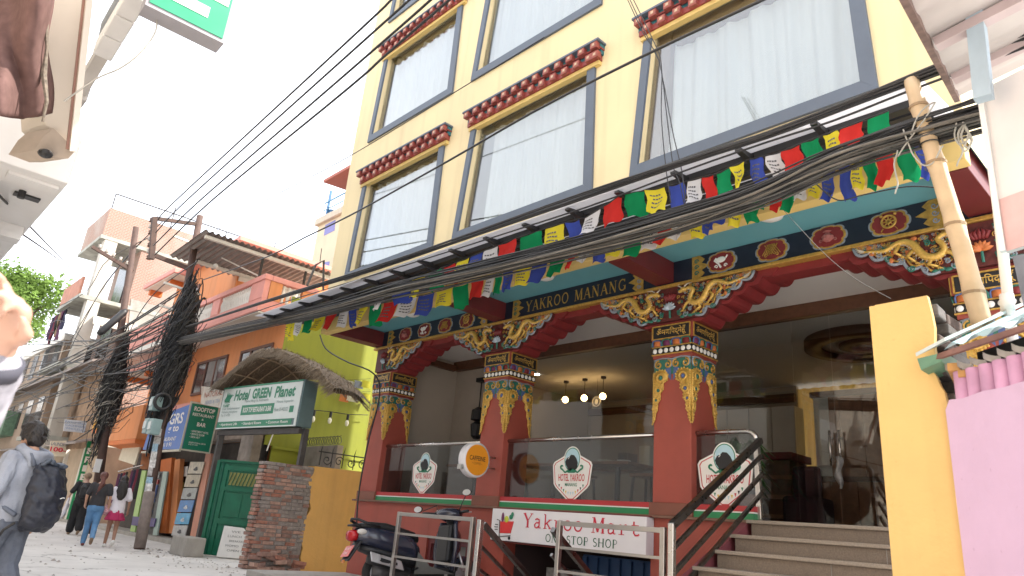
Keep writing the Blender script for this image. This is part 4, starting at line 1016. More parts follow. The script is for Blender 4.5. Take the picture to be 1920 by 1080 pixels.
pk = mat('pink_wall_paint', (0.56, 0.39, 0.535), .85, var=.05, scale=3, stain=.25, stcol=(.47,.33,.44), bump=.4, bscale=14, streak=.2, speck=.4)
ps = thing('pink_shed', 'pink stall wall under a small corrugated tin roof', 'shed', (-.7, 3.3, 0))
wl = MB()
A = V((-.926, 3.47, 0)); B = V((.34, 2.494, 0)); dn = (B-A).normalized(); nrm = V((dn.y, -dn.x, 0)); LL = (B-A).length
top = [1.70+.0*i for i in range(13)]
poly = [A] + [B] + [B+V((0,0,1.70))] + [A+dn*LL*(1-i/14)+V((0,0,1.70+rr.uniform(-.008,.008))) for i in range(1, 14)] + [A+dn*.03+V((0,0,1.70)), A+V((0,0,1.66))]
wl.prism(poly, -nrm*.12)
part(ps, 'wall', wl, pk)
# vertical corrugated panel painted pink, in rolls, with its raw scalloped top edge
cpink = mat('faded_pink_sheet', (0.52, 0.28, 0.43), .7, var=.25, scale=7, stain=.8, stcol=(.45,.38,.36)); craw = mat('weathered_cement_sheet', (.36, .33, .30), .9, var=.2, scale=10)
for i in range(12):
    u0 = .085+.075*i
    c = A+dn*(u0)-nrm*.03
    def roll(u, v, c=c):
        a = PI*u; return tuple(c+dn*(-.036*math.cos(a))+nrm*(.03*math.sin(a))+V((0,0,1.66+.155*v)))
    r_ = part(ps, 'sheet_roll', MB().grid(8, 1, roll), cpink, True)
    def lip(u, v, c=c):
        a = PI*u; return tuple(c+dn*(-.038*math.cos(a))+nrm*((.032+.006*v)*-math.sin(a)+.045)+V((0,0,1.828+.028*v-.02*math.sin(a))))
    part(r_, 'scalloped_edge', MB().grid(8, 1, lip), craw, True)
a = A+dn*.02+nrm*.05; b = A+dn*1.3+nrm*.05
part(ps, 'iron_beam', MB().bar(a+V((0,0,1.88)), b+V((0,0,1.885)), .02, .022), mat('rusty_brown_iron', (.20,.10,.08), .7, var=.3))
dk_ = MB(); q0 = A-nrm*.16+dn*.03; q1 = A-nrm*.16+dn*1.55  # dark panel behind the rolls, its colour stands for the shadow under the roof
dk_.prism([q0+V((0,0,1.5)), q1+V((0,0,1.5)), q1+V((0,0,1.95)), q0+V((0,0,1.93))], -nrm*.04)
part(ps, 'shadow_panel', dk_, mat('under_roof_shadow', (.05,.045,.045), .9, var=.3))
part(ps, 'rafter', MB().bar(A+dn*.0+V((.01,.3,1.80)), A+dn*.06+V((.02,-.02,1.835)), .05, .035), mat('raw_orange_timber', (.48,.26,.09), .7, var=.3, scale=20))
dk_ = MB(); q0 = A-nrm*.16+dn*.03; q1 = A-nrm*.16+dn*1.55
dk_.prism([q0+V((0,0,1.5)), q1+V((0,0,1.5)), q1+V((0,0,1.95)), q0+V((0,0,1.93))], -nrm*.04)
part(ps, 'shadow_panel', dk_, mat('under_roof_shadow', (.05,.045,.045), .9, var=.3))  # the same painted under-roof shadow once more
part(ps, 'rafter', MB().bar(A+dn*.02+V((.03,.3,1.76)), A+dn*.09+V((.03,-.01,1.80)), .04, .03), mat('raw_orange_timber', (0,0,0)))
tin = mat('faded_teal_tin', (0.33, 0.50, 0.54), .5, var=.15, scale=6, stain=.3, stcol=(.30,.30,.27))
rf = MB()
def rfn(u, v):
    s_ = -.02+1.5*u; amp = .012*math.sin(s_*2*PI/.13)
    p = A+dn*s_+nrm*.08+V((.24,.86,0))*v
    return tuple(p+V((.10*(1-v),0,1.925+.385*v+amp)))
rf.grid(90, 3, rfn); part(ps, 'tin_roof', rf, tin, True)
fl = MB().hexa([(-.985,3.35,1.880),(-.86,3.33,1.930),(-.70,4.25,2.335),(-.78,4.25,2.315),(-.985,3.35,1.897),(-.86,3.33,1.945),(-.70,4.25,2.350),(-.78,4.25,2.330)])
part(ps, 'verge_flashing', fl, mat('pale_green_grey_tin', (.45,.50,.48), .5, var=.2, stain=.4))
part(ps, 'end_gutter', MB().hexa([(-.985,3.40,1.83),(-.90,3.40,1.86),(-.90,3.6,1.86),(-.985,3.6,1.83),(-.99,3.38,1.878),(-.88,3.38,1.895),(-.88,3.6,1.90),(-.99,3.6,1.885)]), mat('gutter_green', (.13,.27,.17), .5, var=.3))
# bamboo
bb = thing('bamboo_pole', 'leaning bamboo pole in front of the carved corner column', 'pole', (-.84, 3.9, 2.1))
p0 = V((-.835, 3.9, 2.12)); p1 = onY(1711, 150, 3.95); mid = []
for i in range(25):
    t_ = i/24; mid.append(p0.lerp(p1, t_)+V((.006*math.sin(5*t_), 0, 0)))
BAM = mat('bamboo', (.58, .42, .25), .5, var=.2, scale=6, stain=.3, stcol=(.35,.24,.14))
part(bb, 'culm', MB().tube(mid, [.047-.006*i/24+(.005 if i % 6 == 3 else 0) for i in range(25)], 12), BAM, True)
for i in (3, 9, 15, 21): part(bb, 'node', MB().tube([mid[i]-V((0,0,.008)), mid[i]+V((0,0,.008))], .052, 12), mat('bamboo_node', (.30,.20,.11), .7))
part(bb, 'binding', MB().torus((0,0,0), .05, .004, 14, 5, 'z').xf(Matrix.Translation(mid[17])), BLACK)
# white pipe
a, b = onY(1850, 175, 4.0), onY(1896, 645, 4.0)
pp = thing('white_pipe', 'thin white plastic pipe beside the corner column', 'pipe', b)
part(pp, 'tube', MB().tube([a+V((0,0,.6)), a.lerp(b,.5), b-V((0,0,.2))], .024, 10), WHITE, True); part(pp, 'joint', MB().tube([a.lerp(b,.82), a.lerp(b,.88)], .031, 10), WHITE, True)
# neighbour at the far right: board, post, tin eave with a bulb
nb = thing('neighbour_lean_to', 'pale tin eave on a light blue post over the stall', 'lean-to', (-.3, 3.4, 0))
e0 = onY(1703, -5, 2.7); e1 = onY(1797, 180, 4.4)
PALE = mat('dusty_white_sheet', (.55,.50,.48), .8, var=.12, scale=3, stain=.4)
dv = (e1-e0)
def un(u, v):
    p = e0-dv*.5+dv*1.5*u+V((1.6*v, 0, .30*v)); return tuple(p+V((0,0,.012*math.sin(u*60))))
part(nb, 'tin_underside', MB().grid(90, 4, un), PALE, True)
part(nb, 'roof_top', MB().hexa([tuple(e0-dv*.5+V((-.02,0,.03))), tuple(e0-dv*.5+V((1.6,0,.33))), tuple(e1+V((1.6,0,.33))), tuple(e1+V((-.02,0,.03)))]+[tuple(e0-dv*.5+V((-.02,0,.045))), tuple(e0-dv*.5+V((1.6,0,.345))), tuple(e1+V((1.6,0,.345))), tuple(e1+V((-.02,0,.045)))]), mat('rusty_tin', (.32,.24,.21), .7, var=.3))
part(nb, 'verge_board', MB().bar(e0-dv*.5+V((-.01,0,.0)), e1+V((-.01,0,.0)), .03, .07), mat('dark_rotten_wood', (.21,.14,.12), .8, var=.4, scale=15))
for k in (.35, .72): part(nb, 'beam', MB().bar(e0+dv*k+V((.02,0,-.03)), e0+dv*k+V((1.5,0,.22)), .06, .05), mat('pinkish_beam', (.52,.42,.42), .7, var=.1))
part(nb, 'beam', MB().bar(e0-dv*.4+V((.62,0,.06)), e1+V((.62,0,.06)), .10, .06), mat('pinkish_beam', (0,0,0)))
q0, q1 = onY(1826, 0, 3.3), onY(1843, 168, 3.3)
part(nb, 'post', MB().bar(q0+(q0-q1)*.15, q1+(q1-q0)*.1, .07, .06, (0,1,0)), mat('light_blue_paint', (.42,.52,.60), .6, var=.1, stain=.3, scale=4))
bl_ = thing('hanging_bulb', 'bare glass light bulb hanging from the tin eave', 'bulb', onY(1793, 66, 3.6))
c = onY(1793, 72, 3.6)
part(bl_, 'bulb_glass', MB().lathe([(.002,-.05),(.026,-.04),(.033,-.015),(.026,.012),(.014,.032)], c, 14), WHITE, True); part(bl_, 'socket', MB().cyl(c+V((0,0,.032)), c+V((0,0,.075)), .016), BLACK); part(bl_, 'flex', MB().tube([c+V((0,0,.07)), c+V((.01,0,.2)), c+V((.05,.05,.4))], .004, 5), BLACK)
bd = thing('faded_board', 'faded white board with a pink lower edge behind the stall', 'board', onY(1880, 470, 3.4))
u = onY(1841, 168, 3.42); v_ = onY(1886, 472, 3.42); uu = V((1,-.35,.0)).normalized()
M_ = mat('faded_white_board', (.72,.68,.66), .6, var=.1, scale=3, stain=.3, stcol=(.55,.53,.5))
part(bd, 'panel', MB().hexa([v_, v_+uu*1.2, v_+uu*1.2+V((0,.03,0)), v_+V((0,.03,0)), u, u+uu*1.2, u+uu*1.2+V((0,.03,0)), u+V((0,.03,0))]), M_)
part(bd, 'pink_band', MB().hexa([v_+V((.004,-.006,.0)), v_+uu*1.2+V((0,-.006,0)), v_+uu*1.2+V((0,-.003,0)), v_+V((.004,-.003,0)), v_+(u-v_)*.3+V((.004,-.006,0)), v_+(u-v_)*.3+uu*1.2+V((0,-.006,0)), v_+(u-v_)*.3+uu*1.2+V((0,-.003,0)), v_+(u-v_)*.3+V((.004,-.003,0))]), mat('faded_pink_print', (.66,.42,.40), .6, var=.25, scale=5))
part(bd, 'frame', MB().bar(u+V((-.008,-.005,0)), v_+V((-.008,-.005,0)), .022, .03, (0,1,0)), WHITE)
solo('grey_steel_sheet', MB().hexa([onY(1898,480,3.5), onY(1960,470,3.45), onY(1960,470,3.5), onY(1898,480,3.55), onY(1925,600,3.5), onY(1970,595,3.45), onY(1970,595,3.5), onY(1925,600,3.55)]), mat('grey_sheet', (.16,.165,.19), .5, var=.3, scale=9), 'dark grey steel sheet under the faded board', 'steel sheet')

# ------------------------------------------------------------------ left foreground: near building, its awning and sign
LW = mat('bright_white_plaster', (.78,.77,.76), .8, var=.05, scale=2, stain=.15, stcol=(.5,.46,.4))
nl = thing('white_corner_building', 'white building corner with a balcony slab at the street left edge', 'building', (-9, -1, 0))
part(nl, 'wall', MB().box(-16, -7.05, -6, .42, 0, 7.5), LW)
part(nl, 'balcony', MB().box(-11.5, -6.62, -6, .84, 3.47, 3.93), LW, bev=.01)
part(nl, 'slab_rib', MB().box(-8.4, -8.2, .43, .80, 3.33, 3.469), LW); part(nl, 'slab_rib', MB().box(-6.9, -6.75, .43, .80, 3.44, 3.469), LW)
for xx in (-7.15, -8.75): part(nl, 'soffit_hook', MB().cyl((xx, .6, 3.40), (xx, .6, 3.468), .03), BLACK)
part(nl, 'drain', MB().box(-7.3,-7.2,.55,.75,3.452,3.469), DKST)
nr = thing('cream_shop_house', 'cream shop house with eave beam at the top left', 'building', (-5.6, 0, 0))
CRM = mat('cream_plaster', (.70,.63,.54), .8, var=.06, scale=3, stain=.25, stcol=(.48,.40,.32))
dpt = 5.2
def col_at(x, y, d=dpt): return far(x, y, d)
a, b, c_, d_ = col_at(84,232), col_at(133,278), col_at(166,-8), col_at(70,-8)
part(nr, 'pier', MB().hexa([a, b, b+V((-.3,-.1,0)), a+V((-.3,-.1,0)), d_, c_, c_+V((-.3,-.1,.0)), d_+V((-.3,-.1,0))]), CRM, bev=.01)
a2, b2 = col_at(128,280, 5.1), col_at(160,-8, 5.1)
part(nr, 'brown_trim', MB().bar(a2, b2, .035, .03, (0,1,0)), mat('brown_trim_paint', (.30,.16,.12), .6, var=.2))
a3, b3 = col_at(136,284, 5.08), col_at(168,-8, 5.08)
part(nr, 'cream_trim', MB().bar(a3, b3, .05, .04, (0,1,0)), CRM)
e = MB()
ee = [col_at(*q, 5.15) for q in ((82,255),(64,282),(104,297),(128,297),(142,282),(100,240))]
e.prism(ee, V((-.25,-.12,0))); part(nr, 'moulded_end', e, mat('tan_plaster', (.46,.38,.31), .8, var=.15, scale=6))
part(nr, 'dark_underside', MB().ball(col_at(85,288,5.1), .06, .05, .03), DKST)
YA = .75
g0, g1 = onY(92, 268, YA), onY(250, 2, YA)
EAV = mat('grey_eave_beam', (.50,.47,.44), .8, var=.12, scale=4, stain=.3)
part(nr, 'eave_beam', MB().bar(g0, g1, .10, .13), EAV)
part(nr, 'eave_block', MB().obox(g0.lerp(g1,.40)+V((0,.03,-.01)), .22, .08, .15), EAV, bev=.01)
part(nr, 'eave_block', MB().obox(g0+V((.05,.02,-.02)), .3, .16, .10), CRM, bev=.01)
for k in range(3): part(nr, 'eave_cap', MB().bar(g0.lerp(g1,.70+.12*k), g0.lerp(g1,.816+.12*k), .15, .16), mat('white_capping', (.68,.67,.66), .6, var=.06), bev=.012)
part(nr, 'drain_hose', MB().tube([g0.lerp(g1,.62)+V((0,.0,.1)), g0.lerp(g1,.75)+V((0,-.06,.16)), g0.lerp(g1,1.0)+V((0,-.06,.18))], .035, 8), mat('grey_hose', (.25,.27,.29), .5), True)
part(nr, 'back_wall', MB().box(-7.0, -4.9, -5, -.3, 0, 8), CRM)
# brown awning bundle
aw = MB(); rr = random.Random(2)
def awf(u, v):
    x = -60+150*u+6*math.sin(v*9)*u; yv = -60+ (270+26*math.sin(u*2.5+.6)-30*(1-u))*v
    p = far(x, yv, 4.6+.25*math.sin(u*5+v*3)+.1*math.sin(u*13)); return tuple(p)
aw.grid(24, 24, awf)
AWN = cloth('brown_awning_cloth', (.17,.10,.09), .15, var=.25, scale=14)
bw = solo('brown_awning', aw, AWN, 'sagging brown cloth awning at the top left corner', 'awning', smooth=True)
sd = bw.modifiers.new('thickness', 'SOLIDIFY'); sd.thickness = .02
wt = part(bw, 'frayed_edge', MB().tube([far(x, y, 4.55) for x, y in ((88,-8),(86,40),(88,90),(82,140),(88,190),(80,228))], [.012,.02,.010,.02,.012,.008], 6), mat('fray_grey', (.16,.13,.10), .9, var=.5, scale=40))
# green sign box
gs = thing('green_hanging_sign', 'green and white sign box jutting out over the street, top left', 'sign', far(330, 40, 6.0))
A0 = far(262, 34, 6.0); B0 = far(415, 92, 6.0*(1.0)); dirv = V((0.06, 1, 0)).normalized()
wd = .62
A0 = onZ(272, 8, 4.2); B0 = onZ(420, 82, 4.2); back = onZ(405, 108, 4.2)
up = V((0, 0, 1)); dr = B0-A0; dr.z = 0; L_ = dr.length; dr.normalize(); nn = V((dr.y, -dr.x, 0)); nn = nn if nn.x > 0 else -nn
GS = mat('sign_sea_green', (.012,.26,.13), .4, var=.05)
part(gs, 'box', MB().hexa([A0-nn*.16, A0+dr*L_-nn*.16, A0+dr*L_, A0, A0-nn*.16+up*1.1, A0+dr*L_-nn*.16+up*1.1, A0+dr*L_+up*1.1, A0+up*1.1]), mat('sign_grey_casing', (.30,.29,.31), .5, var=.1))
part(gs, 'face', MB().hexa([A0+nn*.001+up*.03+dr*.02, A0+dr*(L_-.02)+nn*.001+up*.03, A0+dr*(L_-.02)+nn*.008+up*.03, A0+dr*.02+nn*.008+up*.03]+[A0+nn*.001+up*1.08+dr*.02, A0+dr*(L_-.02)+nn*.001+up*1.08, A0+dr*(L_-.02)+nn*.008+up*1.08, A0+dr*.02+nn*.008+up*1.08]), GS)
part(gs, 'white_band', MB().hexa([A0+nn*.010+up*.13+dr*.03, A0+dr*(L_*.72)+nn*.010+up*.13, A0+dr*(L_*.72)+nn*.012+up*.13, A0+dr*.03+nn*.012+up*.13]+[A0+nn*.010+up*.22+dr*.03, A0+dr*(L_*.72)+nn*.010+up*.22, A0+dr*(L_*.72)+nn*.012+up*.22, A0+dr*.03+nn*.012+up*.22]), WHITE)
part(gs, 'white_panel', MB().hexa([A0+nn*.010+up*.30+dr*L_*.68, A0+dr*(L_*.93)+nn*.010+up*.30, A0+dr*(L_*.93)+nn*.012+up*.30, A0+dr*L_*.68+nn*.012+up*.30]+[A0+nn*.010+up*.6+dr*L_*.68, A0+dr*(L_*.93)+nn*.010+up*.6, A0+dr*(L_*.93)+nn*.012+up*.6, A0+dr*L_*.68+nn*.012+up*.6]), WHITE)
tq = A0+dr*L_*.80+nn*.016+up*.42
part(gs, 'ring_mark', MB().torus((0,0,0), .055, .006, 20, 5, 'x').xf(Matrix.Translation(tq) @ Matrix.Rotation(math.atan2(nn.y, nn.x), 4, 'Z')), mat('mark_grey', (.2,.25,.3), .5))
part(gs, 'bracket', MB().bar(A0+up*.2-dr*.02-nn*.08, A0+up*.2-dr*.5-nn*.08, .05, .05), DKST)
# ------------------------------------------------------------------ helpers for the left hand buildings
def onP(q, pl):
    return onX(*q, pl[1]) if pl[0] == 'X' else onY(*q, pl[1]) if pl[0] == 'Y' else onZ(*q, pl[1])
def pq(root, name, pts, pl, th, m, bev=0, label=None):
    """plate on a wall plane, its outline read off the photograph, th thick behind the plane"""
    P = [onP(q, pl) for q in pts]
    d = V((-th, 0, 0)) if pl[0] == 'X' else V((0, th, 0)) if pl[0] == 'Y' else V((0, 0, th))
    mb = MB().prism(P, d)
    me = mb
    return part(root, name, me, m, bev=bev, label=label)
ORG = mat('orange_wall_paint', (0.66, 0.25, 0.09), .75, var=.06, scale=2.5, stain=.35, stcol=(.60,.32,.18), bump=.1, streak=.35, speck=.12)
PNK = mat('salmon_pink_trim', (0.70, 0.30, 0.25), .7, var=.08, scale=4)
DOR = mat('deep_orange_paint', (0.62, 0.17, 0.04), .7, var=.08)
LIME = mat('lime_green_paint', (0.225, 0.25, 0.022), .75, var=.06, scale=1.8, stain=.25, stcol=(.19,.21,.04), bump=.1, streak=.4, speck=.1)
LIME2 = mat('light_lime_paint', (0.27, 0.30, 0.03), .75, var=.06, scale=3, stain=.25, stcol=(.33,.36,.08))
PALEW = mat('balcony_white', (.72,.69,.63), .8, var=.06, scale=3, stain=.2)
DKWIN = mat('dark_window_glass', (.06,.05,.05), .15, var=.3, scale=3)
BROWN = mat('brown_joinery', (.14,.06,.04), .6, var=.2)
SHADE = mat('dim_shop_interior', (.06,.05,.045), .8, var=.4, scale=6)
TINR = mat('corrugated_roof_brown', (.26,.22,.20), .6, var=.25, scale=5, stain=.3)

# ------------------------------------------------------------------ orange house
oh = thing('orange_house', 'orange house with pink balconies and a lime green side wall', 'building', (-20, 8, 0))
FY = 7.25
part(oh, 'wall', MB().box(-25.6, -16.004, FY, 15, 3.0, 5.46).box(-25.6, -16.004, FY+.3, 15, 0, 2.998), ORG)
part(oh, 'side_wall', MB().box(-16.003, -15.98, FY, 15, 2.42, 6.05), LIME)
part(oh, 'side_ledge', MB().box(-16.003, -15.93, FY+.2, 14, 2.36, 2.419).box(-16.003, -15.96, FY+.2, 14, 0, 2.36), LIME2)
part(oh, 'upper_room', MB().box(-23.6, -18.6, 6.75, 13, 5.47, 7.9), ORG)
part(oh, 'roof_slab', MB().box(-23.7, -18.3, 6.5, 13.3, 7.902, 8.02), PNK)
part(oh, 'terrace_floor', MB().box(-18.598, -16.0, 6.5, 13, 5.47, 5.55), PALEW)
part(oh, 'balcony_slab', MB().box(-22.2, -15.95, 6.42, FY+.05, 5.46, 5.62), PNK, bev=.02)
part(oh, 'balcony_soffit', MB().box(-22.2, -15.97, 6.46, FY-.002, 5.43, 5.458), PALEW)
# balcony parapet: orange piers, pink rails, white panels of small balusters
part(oh, 'parapet_base', MB().box(-21.6, -16, 6.5, 6.62, 5.622, 5.82).box(-16.12, -16, 6.622, 7.9, 5.622, 5.80), PNK)
part(oh, 'parapet_rail', MB().box(-21.65, -15.97, 6.46, 6.66, 6.28, 6.42).box(-16.15, -15.965, 6.662, 7.9, 6.28, 6.418), PNK, bev=.015)
for a, b in ((-21.6, -21.2), (-19.2, -18.7), (-16.75, -16.0)): part(oh, 'parapet_pier', MB().box(a, b, 6.49, 6.63, 5.822, 6.279), PNK if a > -19.5 else ORG)
part(oh, 'parapet_pier', MB().box(-16.13, -15.99, 6.64, 6.95, 5.805, 6.278).box(-16.13, -15.99, 7.5, 7.9, 5.805, 6.278), ORG)
bal = MB().lathe([(.028,0),(.045,.02),(.045,.05),(.03,.08),(.055,.17),(.06,.23),(.035,.32),(.028,.36),(.045,.39),(.045,.44),(.03,.455)], n=8)
bal_me = bal.mesh('baluster', smooth=True); bal_me.materials.append(PALEW)
def balu(root, x, y, z):
    o = bpy.data.objects.new('baluster', bal_me); C.objects.link(o); o.parent = root; o.location = V((x,y,z))-origin(root)
for i in range(15): balu(oh, -21.1+.13*i, 6.56, 5.823)
for i in range(14): balu(oh, -18.6+.135*i, 6.56, 5.823)
for i in range(4): balu(oh, -16.06, 7.02+.14*i, 5.81)
# the three pink slabs of the left hand bay
for (x0, x1, z0, nm) in ((-25.4, -22.4, 7.72, 'bay_slab'), (-25.4, -22.0, 4.75, 'bay_slab')):
    S_ = part(oh, nm, MB().box(x0, x1, 6.2, FY+.0 if z0 < 5.4 else 6.75, z0, z0+.16), PNK, bev=.02)
    part(S_, 'slab_soffit', MB().box(x0+.05, x1-.05, 6.25, 7.2 if z0 < 5.4 else 6.74, z0-.03, z0-.002), PALEW)
    for k in range(2): part(S_, 'beam', MB().box(x0+.2+1.9*k, x0+.4+1.9*k, 6.35, 7.2 if z0 < 5.4 else 6.74, z0-.2, z0-.033), DOR)
part(oh, 'bay_parapet', MB().hexa([(-25.4,6.2,5.5),(-21.9,6.2,5.5),(-21.9,6.4,5.5),(-25.4,6.4,5.5),(-25.4,6.1,6.25),(-21.9,6.1,6.25),(-21.9,6.25,6.25),(-25.4,6.25,6.25)]), PNK, bev=.02)
part(oh, 'bay_floor', MB().box(-25.4, -21.9, 6.2, 7.24, 5.35, 5.498), PALEW)
B_ = part(oh, 'box_bay', MB().box(-25.2, -22.5, 6.35, 7.24, 2.62, 3.62), ORG, bev=.02)
part(B_, 'bay_foot', MB().hexa([(-25.2,6.36,2.5),(-22.5,6.36,2.5),(-22.5,7.24,2.36),(-25.2,7.24,2.36),(-25.2,6.34,2.617),(-22.5,6.34,2.617),(-22.5,7.24,2.617),(-25.2,7.24,2.617)]), DOR)
part(oh, 'first_floor_rail', MB().box(-22.45, -19.6, 6.75, 6.85, 3.45, 3.58).box(-22.45, -19.6, 6.7, 7.24, 2.9, 3.0), PNK, bev=.01)
for i in range(18): balu(oh, -22.3+.15*i, 6.8, 3.0)
# first floor windows
def window(root, x0, x1, z0, z1, y, n=3, m=BROWN):
    f = MB(); t = .07
    f.box(x0, x1, y-.04, y+.05, z1-t, z1).box(x0, x1, y-.04, y+.05, z0, z0+t)
    for k in range(n+1): xx = x0+(x1-x0-t)*k/n; f.box(xx, xx+t, y-.038, y+.048, z0+t, z1-t)
    W = part(root, 'window', f, m)
    for k in range(n):
        xa = x0+(x1-x0-t)*k/n+t; xb = x0+(x1-x0-t)*(k+1)/n
        part(W, 'pane', MB().box(xa, xb, y-.012, y-.004, z0+t, z1-t), DKWIN)
    part(W, 'net_curtain', MB().box(x0+(x1-x0)*.4, x0+(x1-x0)*.75, y-.018, y-.0125, z0+t+.25, z1-t), mat('dull_net', (.22,.20,.19), .8, var=.2)) if n > 2 else None
    return W
window(oh, -21.45, -19.25, 3.95, 4.95, FY-.002); window(oh, -18.4, -16.5, 3.95, 4.93, FY-.002)
window(oh, -24.5, -23.0, 3.95, 4.7, FY-.002, 2); window(oh, -22.6, -21.4, 6.3, 7.3, 6.748, 2)
pq(oh, 'side_window', [(362,585),(361,552),(373,540),(374,573)], ('X', -18.58), .05, DKWIN)
part(oh, 'room_band', MB().box(-18.599, -18.5, 6.8, 12.9, 6.85, 6.97), PALEW)
# tin roof over the terrace, its underside seen from the street
def trf(u, v):
    y = 5.0+3.6*u; return (-18.9+2.4*v, y, 7.05+.12*v+.025*math.sin(u*3.6*2*PI/.15))
part(oh, 'tin_roof', MB().grid(200, 3, trf), TINR, True)
part(oh, 'roof_beam', MB().box(-18.62, -18.5, 5.6, 8.6, 6.98, 7.06).box(-16.75,-16.65,5.1,8.6,7.04,7.12), PALEW)
for y in (6.6, 7.8): part(oh, 'roof_post', MB().bar((-16.7, y, 5.56), (-16.7, y, 7.05), .05, .05, (0,1,0)), DKST)
part(oh, 'strut', MB().bar((-16.75, 6.9, 6.5), (-17.6, 5.9, 7.0), .03, .03), PALEW)
part(oh, 'bulb', MB().ball((-17.6, 5.8, 6.75), .06), WHITE, True)

# shops under the orange house
sh_ = thing('shop_row', 'orange framed shop fronts under the signs with racks of goods', 'shop', (-19.5, 7.3, .1))
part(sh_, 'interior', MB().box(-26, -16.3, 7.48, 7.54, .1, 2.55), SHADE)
part(sh_, 'head_beam', MB().box(-26, -16.2, 7.10, 7.5, 2.56, 2.98), mat('weathered_lintel', (.30,.24,.20), .85, var=.3, scale=5))
PY = ('Y', 7.2)
pq(sh_, 'orange_jamb', [(289,998),(302,862),(322,858),(311,1000)], PY, .12, DOR)
pq(sh_, 'orange_jamb', [(316,1000),(328,862),(338,860),(327,1001)], PY, .12, ORG)
pq(sh_, 'orange_jamb', [(356,1006),(386,850),(396,850),(367,1009)], ('Y', 7.1), .1, mat('salmon_pole', (.55,.25,.17), .6, var=.1))
pq(sh_, 'orange_jamb', [(262,880),(268,840),(286,838),(281,880)], PY, .1, ORG)
pq(sh_, 'glass_door', [(312,1000),(334,866),(352,866),(330,1003)], ('Y', 7.4), .03, DKWIN)
pst = [(.55,.50,.40),(.42,.37,.28),(.30,.33,.33),(.05,.20,.48),(.06,.32,.55),(.42,.42,.42)]
ys = [866, 890, 915, 938, 962, 985, 1006]
for k in range(6):
    def ex(y): return 383-(y-866)*.262, 357-(y-866)*.262
    (r0, l0), (r1, l1) = ex(ys[k]), ex(ys[k+1]-2)
    P_ = pq(sh_, 'poster', [(l1, ys[k+1]-2), (l0, ys[k]), (r0, ys[k]), (r1, ys[k+1]-2)], ('Y', 7.06), .02, mat('poster_%s' % ('cream tan grey blue sky pale'.split()[k]), pst[k], .4, var=.25, scale=10))
    c = onP(((l0+r1)/2, (ys[k]+ys[k+1])/2), ('Y', 7.052))
    part(P_, 'picture', MB().ball(c+V((0,0,-.03)), .15, .006, .035).ball(c+V((.03,0,.0)), .09, .006, .04), mat('poster_print_%s' % ('dark' if k in (0,1,2,5) else 'pale'), (.06,.06,.07) if k in (0,1,2,5) else (.45,.5,.55), .5, var=.6, scale=25))
pq(sh_, 'round_arch_sticker', [(332,925),(333,905),(338,897),(344,905),(343,925)], ('Y', 7.36), .01, mat('sticker_yellow', (.65,.45,.05), .5))
for q, mm in ((((336,893),(338,876),(352,874),(350,893)), WHITE), (((325,952),(327,928),(337,927),(335,953)), mat('sticker_mint', (.35,.55,.45), .5)), (((308,995),(313,962),(331,962),(326,998)), mat('sticker_sky', (.30,.50,.62), .4))): pq(sh_, 'sticker', list(q), ('Y', 7.35), .01, mm)
rk = thing('display_rack', 'green edged display rack of small goods behind the street pole', 'rack', onP((265, 1000), ('Y', 6.9)))
pq(rk, 'side_panel', [(243,1000),(266,882),(274,882),(252,1000)], ('Y', 6.9), .04, mat('rack_lime', (.33,.50,.16), .5)); pq(rk, 'side_panel', [(286,1003),(306,884),(314,884),(294,1004)], ('Y', 6.9), .04, mat('rack_sage', (.32,.42,.38), .5))
pq(rk, 'back_panel', [(252,1000),(274,884),(306,884),(286,1003)], ('Y', 7.0), .02, mat('rack_dark', (.09,.09,.09), .6, var=.5, scale=20))
pq(rk, 'purple_panel', [(246,985),(249,968),(292,972),(288,988)], ('Y', 6.86), .02, mat('rack_purple', (.06,.04,.16), .5))
rr = random.Random(8)
for i in range(7):
    for j in range(4):
        x = 277-(i*14)*.19+j*7.2; y = 892+i*11.5
        c = onP((x, y), ('Y', 6.97))
        part(rk, 'packet', MB().obox(c, rr.uniform(.07,.11), .04, rr.uniform(.1,.16)), mat('goods_%s' % 'red grey white blue black tan'.split()[rr.randrange(6)], [(.35,.06,.06),(.2,.2,.2),(.6,.6,.6),(.1,.15,.35),(.03,.03,.03),(.4,.3,.2)][rr.randrange(6)], .5))
text(rk, 'lettering', 'CURIO', onP((268, 979), ('Y', 6.855)), (1,0,0), (0,0,1), .35, .09, WHITE)
cl_ = thing('clothes_rail', 'rail of dark clothes hanging outside the shop left of the pole', 'clothes rail', onP((240, 960), ('Y', 6.9)))
part(cl_, 'rail', MB().cyl(onP((222,884), ('Y',6.9)), onP((268,872), ('Y',6.9)), .02), STEEL)
for k in range(9):
    a = onP((224+5*k, 887-1.2*k), ('Y', 6.9)); mm = mat('hung_%s' % 'plum ink wine coal tan'.split()[k % 5], [(.10,.03,.07),(.02,.02,.05),(.14,.02,.04),(.02,.02,.02),(.25,.17,.10)][k % 5], .9, var=.2)
    part(cl_, 'garment', MB().grid(4, 6, lambda u, v: (a.x+.22*(u-.5), a.y+.05*math.sin(u*6+v*2), a.z-.02-.9*v*(1-.1*abs(u-.5)))), mm, True)
wb = thing('white_canopy_board', 'small cream canopy board tilted over the clothes rail', 'board', onP((240, 870), ('Y', 6.7)))
pq(wb, 'panel', [(222,862),(232,832),(262,838),(252,872)], ('Y', 6.7), .05, mat('cream_board', (.62,.58,.46), .7, var=.1, stain=.2))
kb = onZ(347, 1030, .12)
solo('concrete_block', MB().box(kb.x-.42, kb.x+.35, kb.y-.15, kb.y+.25, 0, .36), CONC, 'grey concrete block at the foot of the sign post', 'block', bev=.02)

